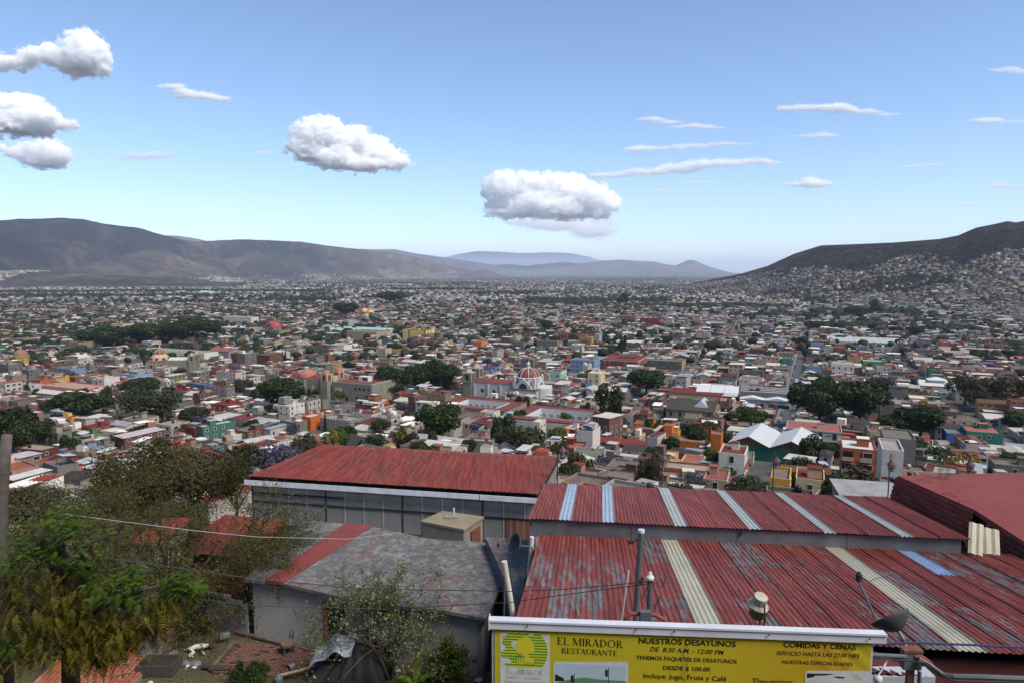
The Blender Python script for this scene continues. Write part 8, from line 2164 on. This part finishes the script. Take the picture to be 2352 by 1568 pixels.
# sleeping dog
def dog():
    p = gy(455, 1492, .0); t = thing('dog', 'white dog with black patches lying on its side on the bare dirt', 'dog', p, R(20))
    J = {'pelvis': (-.30, .05, .11, .10), 'belly': (-.05, .10, .13, .12), 'chest': (.2, .06, .15, .14), 'neck': (.37, .02, .12, .085), 'skull': (.50, -.03, .10, .085), 'muzzle': (.62, -.1, .06, .04), 'nose': (.67, -.13, .05, .025),
         'tail1': (-.42, .1, .08, .03), 'tail2': (-.58, .2, .03, .018), 'tail3': (-.66, .32, .02, .012), 'hip': (-.27, -.08, .09, .07), 'knee': (-.12, -.24, .06, .05), 'hock': (-.24, -.42, .035, .026), 'paw': (-.16, -.56, .03, .03),
         'hip2': (-.30, -.06, .15, .065), 'knee2': (-.18, -.26, .12, .045), 'hock2': (-.33, -.40, .06, .025), 'paw2': (-.27, -.54, .04, .03), 'sh': (.24, -.08, .09, .06), 'elb': (.18, -.25, .06, .04), 'wri': (.26, -.42, .035, .024), 'fp': (.3, -.53, .03, .03),
         'sh2': (.22, -.07, .16, .055), 'elb2': (.12, -.23, .13, .038), 'wri2': (.16, -.41, .07, .023), 'fp2': (.19, -.52, .04, .03), 'ear': (.46, .05, .17, .03), 'ear2': (.44, .10, .20, .012)}
    E = [('pelvis', 'belly'), ('belly', 'chest'), ('chest', 'neck'), ('neck', 'skull'), ('skull', 'muzzle'), ('muzzle', 'nose'), ('pelvis', 'tail1'), ('tail1', 'tail2'), ('tail2', 'tail3'), ('pelvis', 'hip'), ('hip', 'knee'), ('knee', 'hock'), ('hock', 'paw'), ('pelvis', 'hip2'), ('hip2', 'knee2'), ('knee2', 'hock2'), ('hock2', 'paw2'), ('chest', 'sh'), ('sh', 'elb'), ('elb', 'wri'), ('wri', 'fp'), ('chest', 'sh2'), ('sh2', 'elb2'), ('elb2', 'wri2'), ('wri2', 'fp2'), ('skull', 'ear'), ('ear', 'ear2')]
    K = list(J); me = bpy.data.meshes.new('body'); me.from_pydata([J[k][:3] for k in K], [(K.index(a), K.index(b)) for a, b in E], [])
    o = bpy.data.objects.new('body', me); COL.objects.link(o); o.modifiers.new('s', 'SKIN')
    for v, k in zip(me.skin_vertices[0].data, K): v.radius = (J[k][3], J[k][3]); v.use_root = (k == 'pelvis')
    o.modifiers.new('u', 'SUBSURF').levels = 2
    m, n, b = nodes('piebald_fur'); v = coord(n); f = noise(n, v, 2.6, 2, .5); sx = n.nodes.new('ShaderNodeSeparateXYZ'); n.links.new(v, sx.inputs[0])
    k = math_(n, 'ADD', f, math_(n, 'MULTIPLY', math_(n, 'GREATER_THAN', sx.outputs[0], .42), .35)); c = ramp(n, k, [(.53, (.42, .40, .36)), (.57, (.02, .018, .016))]); n.links.new(c, b.inputs['Base Color']); b.inputs['Roughness'].default_value = .9
    dg = bpy.context.evaluated_depsgraph_get(); m2 = bpy.data.meshes.new_from_object(o.evaluated_get(dg)); COL.objects.unlink(o); bpy.data.objects.remove(o)
    m2.materials.clear(); m2.materials.append(m); m2.polygons.foreach_set('use_smooth', [True]*len(m2.polygons)); link('body', m2, t)
dog()
# wooden stump stool with leaning sticks
p = gy(660, 1500); t = thing('stool', 'rough round wooden stool on three legs before the white wall', 'stool', p); MB().lathe([(.01, .36), (.27, .36), (.3, .40), (.3, .50), (.27, .54), (.01, .54)], 14).build('seat', plain('weathered_wood', (.12, .085, .055), .95, .3, 4), t)
for k in range(3): a = k*2.1+.3; MB().tube([(.2*math.cos(a), .2*math.sin(a), .40), (.3*math.cos(a), .3*math.sin(a), -.05)], [.06, .05], 7).build('leg', M_bark if 'M_bark' in globals() else M_branch, t)
for k, (x0_, y0_, x1_, y1_) in enumerate(((678, 1409, 672, 1478), (670, 1434, 664, 1480))):
    a = gy(x1_, y1_); top = atY(x0_, y0_, a.y+.35); o = MB().tube([(0, 0, 0), top-a], .02, 6).build('stick', M_branch, None, a); tag(o, ['taller stick leaning against the white house wall', 'shorter stick leaning against the white house wall'][k], 'stick')
# black tarpaulin over a heap, with a crumpled zinc sheet on top
def tarp():
    c = gy(805, 1552); t = thing('tarp_heap', 'heap covered with black tarpaulin beside the pale tree trunk', 'tarpaulin', c); nx, ny = 34, 26; V = []
    for j in range(ny+1):
        for i in range(nx+1):
            u = i/nx*2-1; w = j/ny*2-1; r = math.sqrt(u*u+w*w); x = u*1.55; y = w*1.25
            h = max(0, 1-max(abs(u)**2.4, abs(w)**2.2))**.55*(1.35+.35*math.sin(u*2.2+.8)+.2*math.sin(w*3)); a = math.atan2(w, u)
            h += (.09*math.sin(a*17+r*3)+.05*math.sin(a*31))*min(1, r)*(h > .05)+.10*float(fbm(u*3+5, w*3, 3, 2))*(h > .05); V.append((x+.06*math.sin(w*9), y, h-.05))
    F = [(j*(nx+1)+i, j*(nx+1)+i+1, (j+1)*(nx+1)+i+1, (j+1)*(nx+1)+i) for j in range(ny) for i in range(nx)]
    link('cover', npmesh('cover', V, np.array(F), plain('black_tarpaulin', (.014, .014, .016), .75, .3, 2), smooth=True), t)
    V = []; n = 14
    for j in range(9):
        for i in range(n+1): u = i/n; w = j/8; V.append((-1.35+1.7*u, -1.15+1.15*w+.15*math.sin(u*4), 1.0+.62*math.sin(u*PI*.62)+.10*math.sin(u*13+w*2)+.05*math.sin(w*9)+.2*w))
    F = [(j*(n+1)+i, j*(n+1)+i+1, (j+1)*(n+1)+i+1, (j+1)*(n+1)+i) for j in range(8) for i in range(n)]
    o = link('zinc_sheet', npmesh('zinc_sheet', V, np.array(F), plain('crumpled_zinc', (.33, .345, .37), .45, .3, 2.5, spec=.5), smooth=True), None, c); tag(o, 'crumpled grey zinc sheet lying on the black tarpaulin', 'metal sheet')
tarp()
# old planter box with plastic sheet, logs, scraps
a, b_, c_ = gy(320, 1558), gy(402, 1562), gy(412, 1520); t = thing('planter_box', 'open timber box of soil with a plastic sheet beside it', 'planter', (a+c_)/2); t.location.z = YZ; W_ = 1.5; D2 = .9
mw = plain('rotten_timber', (.06, .048, .038), .95, .35, 3)
for (x0_, x1_, y0_, y1_) in ((-W_/2, W_/2, -D2/2, -D2/2+.06), (-W_/2, W_/2, D2/2-.06, D2/2), (-W_/2, -W_/2+.06, -D2/2+.061, D2/2-.061), (W_/2-.06, W_/2, -D2/2+.061, D2/2-.061)): MB().box(x0_, y0_, -.1, x1_, y1_, .45).build('side_board', mw, t)
MB().box(-W_/2+.07, -D2/2+.07, -.1, W_/2-.07, D2/2-.07, .3).build('soil', plain('dark_soil', (.03, .024, .019), .98, .3, 4), t)
V = []; n = 12
for j in range(9):
    for i in range(n+1): u = i/n; w = j/8; V.append((-.5+1.25*u, .1*math.sin(u*7+w*3), 1.0*(1-w)+.05*math.sin(u*11)+.12*math.sin(u*3)))
F = [(j*(n+1)+i, j*(n+1)+i+1, (j+1)*(n+1)+i+1, (j+1)*(n+1)+i) for j in range(8) for i in range(n)]
o = link('plastic_sheet', npmesh('plastic_sheet', V, np.array(F), plain('dirty_clear_plastic', (.30, .33, .36), .3, .4, 3, spec=.6), smooth=True), None, gy(335, 1515)+Vector((0, 0, .0)), R(-12)); tag(o, 'crumpled dirty white plastic sheet hung behind the timber box', 'plastic sheet')
for k, (x, y, l, rz, lb) in enumerate(((285, 1560, .9, 20, 'dark log beside the timber box at the bottom left'), (508, 1540, .8, 5, 'dark log edging the yard below the brick patio'), (478, 1536, .5, -12, 'short log left of the longer yard log'))):
    o = MB().tube([(-l/2, 0, 0), (0, .03, .02), (l/2, 0, .01)], [.11, .12, .1], 9).build('log', plain('log_bark', (.05, .036, .027), .95, .4, 5), None, gy(x, y, .1), R(rz)); tag(o, lb, 'log')
g = random.Random(3)
for k, (x, y, s, c, lb) in enumerate(((425, 1522, .16, (.10, .12, .13), 'dark crumpled plastic scrap near the grey bucket'), (448, 1524, .22, (.12, .13, .12), 'grey rag heap right of the grey bucket'), (432, 1528, .10, (.42, .42, .42), 'white plastic scrap on the dirt'), (446, 1532, .09, (.40, .41, .42), 'second white plastic scrap below the rag heap'), (345, 1568, .12, (.40, .42, .43), 'white wrapper at the bottom edge'), (912, 1540, .14, (.36, .37, .40), 'white scrap at the foot of the pale tree'), (1100, 1562, .16, (.40, .41, .42), 'white container by the wall foot at bottom'))):
    bm = bmesh.new(); bmesh.ops.create_icosphere(bm, subdivisions=2, radius=s)
    for v in bm.verts: v.co = Vector((v.co.x*g.uniform(.7, 1.5), v.co.y*g.uniform(.6, 1.3), abs(v.co.z)*g.uniform(.3, .8)))
    me = bpy.data.meshes.new('scrap'); bm.to_mesh(me); bm.free(); me.materials.append(plain('scrap_%d' % k, c, .6, .4, 8)); o = link('scrap', me, None, gy(x, y)); tag(o, lb, 'litter')
o = MB().hexa([(0, 0, 0), (1.1, .35, .1), (1.1, .5, .1), (0, .12, 0), (0, 0, .04), (1.1, .35, .14), (1.1, .5, .14), (0, .12, .04)]).build('board', plain('pale_board', (.42, .32, .17), .8, .2, 4), None, gy(642, 1566, .25)); tag(o, 'pale yellow board sticking up at the bottom edge', 'board')
o = MB().lathe([(.01, 0), (.16, .02), (.17, .3), (.1, .42), (.05, .46), (.05, .52), (.01, .52)], 14).build('jug', plain('blue_grey_plastic', (.10, .12, .13), .5, .2, 4), None, gy(640, 1572)); tag(o, 'blue grey plastic jug at the bottom edge beside the pale board', 'jug')
# low terracotta tiled roof at the very bottom left
def tiles():
    P0, P1, P2 = gy(60, 1590), gy(300, 1585), gy(275, 1400); t = thing('tiled_roof', 'low terracotta tiled roof below the sprouting tree at bottom left', 'roof', (P0+P2)/2); U = (P1-P0); L = U.length; U.normalize(); Vv = Vector((-U.y, U.x, 0)); D = (P2-P0).dot(Vv)
    m = plain('terracotta_tile', (.24, .075, .035), .9, .45, 5, world=True, dirt=(.35, .28, .22)); mb = MB(); n = 6
    for i in range(n):
        a0, a1 = PI*i/n, PI*(i+1)/n; mb.face([(.09*math.cos(a0), 0, .07*math.sin(a0)), (.09*math.cos(a1), 0, .07*math.sin(a1)), (.075*math.cos(a1), .42, .06*math.sin(a1)+.02), (.075*math.cos(a0), .42, .06*math.sin(a0)+.02)])
    me = mb.mesh('tile', m, True); g = random.Random(6); nr = int(D/.36); nc = int(L/.2); k = 0
    MB().hexa([(0, 0, -.3), (L, 0, -.3), (L, D, -.3), (0, D, -.3), (0, 0, 0), (L, 0, 0), (L, D, .25), (0, D, .25)]).build('roof_base', plain('old_mortar', (.2, .15, .12), .95, .3, 3), t).matrix_basis = t.matrix_basis.inverted() @ (Matrix.Translation(P0+Vector((0, 0, .1))) @ Matrix((U, Vv, Vector((0, 0, 1)))).transposed().to_4x4())
    for r in range(nr):
        for c in range(nc):
            if k >= 300: return
            o = link('tile', me, t); q = P0+U*(c*.2+.1+g.uniform(-.01, .01))+Vv*(r*.36)+Vector((0, 0, .11+r*.36*.25/D)); o.location = q-t.location; o.rotation_euler = (R(4+g.uniform(-1, 1)), R(g.uniform(-3, 3)), math.atan2(U.y, U.x)+R(g.uniform(-2, 2))); k += 1
tiles()

# loose stones and leaf litter on the dirt
def litter():
    g = np.random.default_rng(3); n = 2600; V = []; F = []
    P = np.array([gy(a, b_)[:] for a, b_ in zip(g.uniform(250, 1120, n), g.uniform(1440, 1575, n))]); s = g.uniform(.012, .045, n)*np.where(g.random(n) < .04, 2.6, 1)
    o = np.array([(1, 0, -.2), (0, 1, -.2), (-1, 0, -.2), (0, -1, -.2), (0, 0, .7)]); V = (P[:, None]+o[None]*s[:, None, None]*g.uniform(.6, 1.3, (n, 5, 3))).reshape(-1, 3)
    F = (np.array([[0, 1, 4], [1, 2, 4], [2, 3, 4], [3, 0, 4]])[None]+(np.arange(n)*5)[:, None, None]).reshape(-1, 3)
    c = np.array([(.10, .075, .05), (.16, .13, .10), (.05, .035, .022), (.20, .13, .05)])[g.choice(4, n, p=[.4, .25, .25, .1])]; stuff(link('stones', npmesh('stones', V, F, attr_mat('stone_litter', .95, .3, 3), np.repeat(c, 4, 0))))
litter()
# ------------------------------------------------------------------ clouds
def cloud_material(name, dens):
    m = bpy.data.materials.new(name); m.use_nodes = True; n = m.node_tree
    n.nodes.remove(n.nodes['Principled BSDF'])
    v = n.nodes.new('ShaderNodeVolumePrincipled'); v.inputs['Color'].default_value = (1, 1, 1, 1)
    v.inputs['Density'].default_value = dens; v.inputs['Anisotropy'].default_value = 0.0
    n.links.new(v.outputs[0], n.nodes['Material Output'].inputs['Volume']); return m
def veil_material(name, dens, size):
    """torn thin vapour round a cloud: density broken up at several scales"""
    m = bpy.data.materials.new(name); m.use_nodes = True; n = m.node_tree
    n.nodes.remove(n.nodes['Principled BSDF'])
    v = n.nodes.new('ShaderNodeVolumePrincipled'); v.inputs['Color'].default_value = (1, 1, 1, 1)
    f = noise(n, coord(n, 'Object', (1/size, 1/size, 1.6/size)), 1.0, 5, .68)
    k = n.nodes.new('ShaderNodeMapRange'); k.inputs[1].default_value = .47; k.inputs[2].default_value = .68; k.inputs[3].default_value = 0; k.inputs[4].default_value = dens
    n.links.new(f, k.inputs[0]); n.links.new(k.outputs[0], v.inputs['Density'])
    n.links.new(v.outputs[0], n.nodes['Material Output'].inputs['Volume']); return m
def blob_mesh(name, blobs, vox, disp, seed, mat):
    """puffs fused into one closed skin, its surface broken up at three scales"""
    bm = bmesh.new()
    for (x, y, z, rx, ry, rz) in blobs:
        bmesh.ops.create_icosphere(bm, subdivisions=3, radius=1, matrix=Matrix.Translation((x, y, z)) @ Matrix.Diagonal((rx, ry, rz, 1)))
    me = bpy.data.meshes.new(name); bm.to_mesh(me); bm.free()
    o = bpy.data.objects.new(name, me); COL.objects.link(o)
    md = o.modifiers.new('r', 'REMESH'); md.mode = 'VOXEL'; md.voxel_size = vox
    for k, (sc, st) in enumerate(disp):
        tx = bpy.data.textures.new('puff', 'CLOUDS'); tx.noise_scale = sc; tx.noise_depth = 4
        d = o.modifiers.new('d', 'DISPLACE'); d.texture = tx; d.strength = st; d.mid_level = .5; d.texture_coords = 'LOCAL'
    dg = bpy.context.evaluated_depsgraph_get(); ev = o.evaluated_get(dg)
    me2 = bpy.data.meshes.new_from_object(ev); COL.objects.unlink(o); bpy.data.objects.remove(o)
    me2.materials.clear(); me2.materials.append(mat)
    me2.polygons.foreach_set('use_smooth', [True]*len(me2.polygons)); me2.name = name
    return me2
CLOUDS = []
def cloud(label, Y, blobs, dens, detail=1.0, group=None, vox=None, seed=0, thick=.7):
    """blobs: (frame x, frame y, half width, half height) of each puff as seen; depth follows its width"""
    k = Y/FS
    wisp = max(b for (_, _, a, b) in blobs) < 14
    if wisp:
        r0 = random.Random(seed+9); nb = []
        for (sx, sy, a, b) in blobs:
            m = max(3, int(a/7))
            for i in range(m):
                u = (i+.5)/m*2-1; e = math.sqrt(max(.08, 1-u*u)); nb.append((sx+u*a*.9+r0.uniform(-2, 2), sy+r0.uniform(-.25, .25)*b, a/m*r0.uniform(1.5, 2.6), max(1.8, b*e*r0.uniform(.5, .9))))
        blobs = nb
    c0 = atY(blobs[0][0], blobs[0][1], Y)
    rg = random.Random(seed); L = []
    for (sx, sy, a, b) in blobs:
        p = atY(sx, sy, Y)-c0
        q = min(a, 3.2*b)
        L.append((p.x, rg.uniform(-.3, .3)*q*k, p.z, a*k, max(q*thick, b)*k, b*k))
    for (sx, sy, a, b) in list(blobs):
        if b < 12: continue
        for _ in range(7):
            th = rg.uniform(-.25, PI+.25); e = rg.uniform(-1.0, 1.0); p = atY(sx+a*.86*math.cos(th)*math.cos(e), sy-b*.86*math.sin(th), Y)-c0; q = b*rg.uniform(.22, .42)
            L.append((p.x, -math.cos(th)*0-abs(math.sin(e))*a*k*.6*(1 if rg.random() < .8 else -1), p.z, q*k*1.15, q*k, q*k))
    s = min(b for (_, _, a, b) in blobs)*k
    big = max(b for (_, _, a, b) in blobs)*k
    vv = (vox or max(1.3*k, s*.16))*.85
    me = blob_mesh('cloud', L, vv, [(big*.9, big*.7*detail), (big*.33, big*.42*detail), (big*.12, big*.26*detail)], seed, cloud_material('cloud_vapour', dens*(1.3 if not wisp else 1.3)/(k*100)))
    o = link('cloud', me, None, c0); tag(o, label, 'cloud', group); CLOUDS.append(o)
    g2 = random.Random(seed+50)
    L2 = [(x+g2.uniform(-.1, .1)*rx, y, z+g2.uniform(-.06, .06)*rz, rx*1.25, ry*1.15, rz*(1.2 if not wisp else 1.5)+.02*rx) for (x, y, z, rx, ry, rz) in L[:len(blobs)]]
    m2 = blob_mesh('veil', L2, vv*1.25, [(big*.7, big*.9), (big*.22, big*.5), (big*.09, big*.22)], seed+1, veil_material('cloud_veil', dens*(2.6 if not wisp else 2.2)/(k*100), big*.8))
    link('veil', m2, o); return o
cloud('bright cumulus with a ragged left tail, highest cloud at the upper left', 5200, [(200, 122, 42, 38), (170, 150, 38, 24), (215, 145, 35, 27), (120, 130, 40, 18), (80, 128, 35, 14), (40, 145, 45, 10), (-10, 142, 40, 13)], 9, .9, vox=7, seed=1)
cloud('puffy white cumulus cut by the left edge, above a smaller one', 7000, [(60, 258, 42, 36), (20, 265, 45, 40), (-20, 270, 50, 40), (100, 275, 38, 26), (135, 283, 24, 14), (70, 297, 50, 14)], 10, .8, vox=9, seed=2)
cloud('lower rounded cumulus with flat grey underside at the left edge', 9000, [(115, 350, 38, 25), (70, 352, 40, 20), (140, 357, 22, 20), (40, 350, 30, 10), (100, 372, 45, 13), (5, 340, 16, 7)], 8, .7, vox=11, seed=3)
cloud('thin broken cloud strip below the upper left cumulus', 7000, [(455, 221, 52, 9), (390, 198, 24, 7), (420, 211, 28, 8), (500, 227, 22, 6)], 7, .8, vox=5, seed=4)
cloud('faint pale streak of cloud above the left mountains', 9000, [(340, 358, 55, 9), (370, 353, 28, 9), (280, 364, 60, 4)], 3.2, .8, vox=6, seed=5)
cloud('tiny faint puff left of the lone bright cumulus', 9000, [(605, 353, 20, 6), (590, 355, 12, 4)], 3.5, .8, vox=5, seed=6)
cloud('lone bright cumulus with grey left base sloping down right', 9000, [(730, 308, 46, 32), (760, 303, 35, 25), (800, 328, 50, 32), (820, 312, 28, 20), (850, 345, 45, 28), (890, 366, 38, 20), (922, 373, 20, 11), (720, 345, 45, 26), (690, 338, 30, 18), (780, 362, 60, 24), (840, 378, 58, 14)], 11, .75, vox=11, seed=7)
cloud('largest towering cumulus bank above the far valley hills', 22000, [(1155, 425, 38, 28), (1210, 430, 45, 28), (1270, 430, 45, 28), (1315, 428, 32, 26), (1350, 452, 42, 28), (1395, 465, 28, 22), (1170, 465, 50, 28), (1240, 470, 60, 28), (1310, 478, 60, 24), (1130, 440, 20, 22), (1180, 488, 55, 12), (1370, 488, 35, 13)], 9, 1.0, vox=22, seed=8)
cloud('hazy lower skirt of the largest cumulus bank', 26000, [(1290, 516, 85, 14), (1360, 530, 50, 16), (1230, 510, 75, 11), (1390, 508, 30, 16)], 2.0, .8, vox=34, seed=9)
cloud('longest white cloud streak, touching the largest cumulus bank', 13000, [(1480, 395, 70, 9), (1400, 403, 60, 7), (1560, 388, 60, 11), (1640, 376, 78, 11), (1720, 371, 58, 8), (1770, 374, 22, 5)], 6, .75, vox=11, seed=10)
cloud('narrow cloud streak just above the longest streak', 11000, [(1480, 342, 45, 7), (1540, 341, 45, 5), (1600, 335, 60, 5), (1680, 331, 48, 4)], 6, .7, vox=8, seed=11)
cloud('thin bent cloud streak, uppermost right of centre', 9500, [(1590, 291, 58, 5), (1495, 274, 28, 5), (1530, 281, 35, 4), (1630, 294, 33, 4)], 6, .7, vox=6, seed=12)
cloud('bright tapering streak, highest of the right half streaks', 8500, [(1910, 248, 50, 9), (1840, 248, 58, 7), (1970, 256, 50, 6), (2030, 262, 34, 3)], 7, .7, vox=6, seed=13)
cloud('small lens shaped cloud under the bright tapering streak', 9500, [(1875, 312, 50, 5), (1890, 310, 28, 6)], 5, .7, vox=5, seed=14)
cloud('small ragged cloud scrap above the right hill', 13000, [(2100, 382, 24, 4), (2140, 378, 20, 5)], 4, .8, vox=8, seed=15)
cloud('small rounded cumulus right of the largest bank', 15000, [(1862, 420, 36, 13), (1805, 424, 9, 6), (1835, 424, 18, 8), (1880, 424, 25, 9)], 8, .8, vox=11, seed=16)
cloud('small bright cloud near the right edge above mid sky', 9000, [(2265, 277, 36, 6), (2315, 280, 38, 3)], 6, .7, vox=5, seed=17)
cloud('highest small cloud by the right edge', 6500, [(2310, 160, 34, 6), (2345, 166, 25, 5)], 4, .8, vox=5, seed=18)
cloud('pale flat cloud at the right edge over the hill crest', 15000, [(2295, 427, 52, 6), (2340, 429, 30, 5)], 5, .7, vox=9, seed=19)
cloud('faint low cloud just over the right hill top', 18000, [(2235, 470, 42, 5), (2210, 467, 20, 4)], 2.5, .7, vox=10, seed=20)
cloud('two thin faint scraps below the longest streak', 15000, [(1600, 420, 42, 4), (1640, 417, 20, 3)], 3, .7, vox=8, seed=21)
cloud('small round puff below the longest streak', 15000, [(1520, 440, 16, 5), (1528, 438, 9, 5)], 5, .7, vox=8, seed=22)

# ------------------------------------------------------------------ air
def make_haze():
    m = bpy.data.materials.new('valley_haze'); m.use_nodes = True; n = m.node_tree
    n.nodes.remove(n.nodes['Principled BSDF'])
    v = n.nodes.new('ShaderNodeVolumePrincipled'); v.inputs['Color'].default_value = (.70, .80, 1.0, 1)
    v.inputs['Density'].default_value = HAZE; v.inputs['Anisotropy'].default_value = .0
    n.links.new(v.outputs[0], n.nodes['Material Output'].inputs['Volume'])
    mb = MB().box(-60000, -3000, -8, 60000, 62000, HAZE_TOP)
    return stuff(mb.build('haze', m))
HAZE = 3.2e-5; HAZE_TOP = 1000
make_haze()
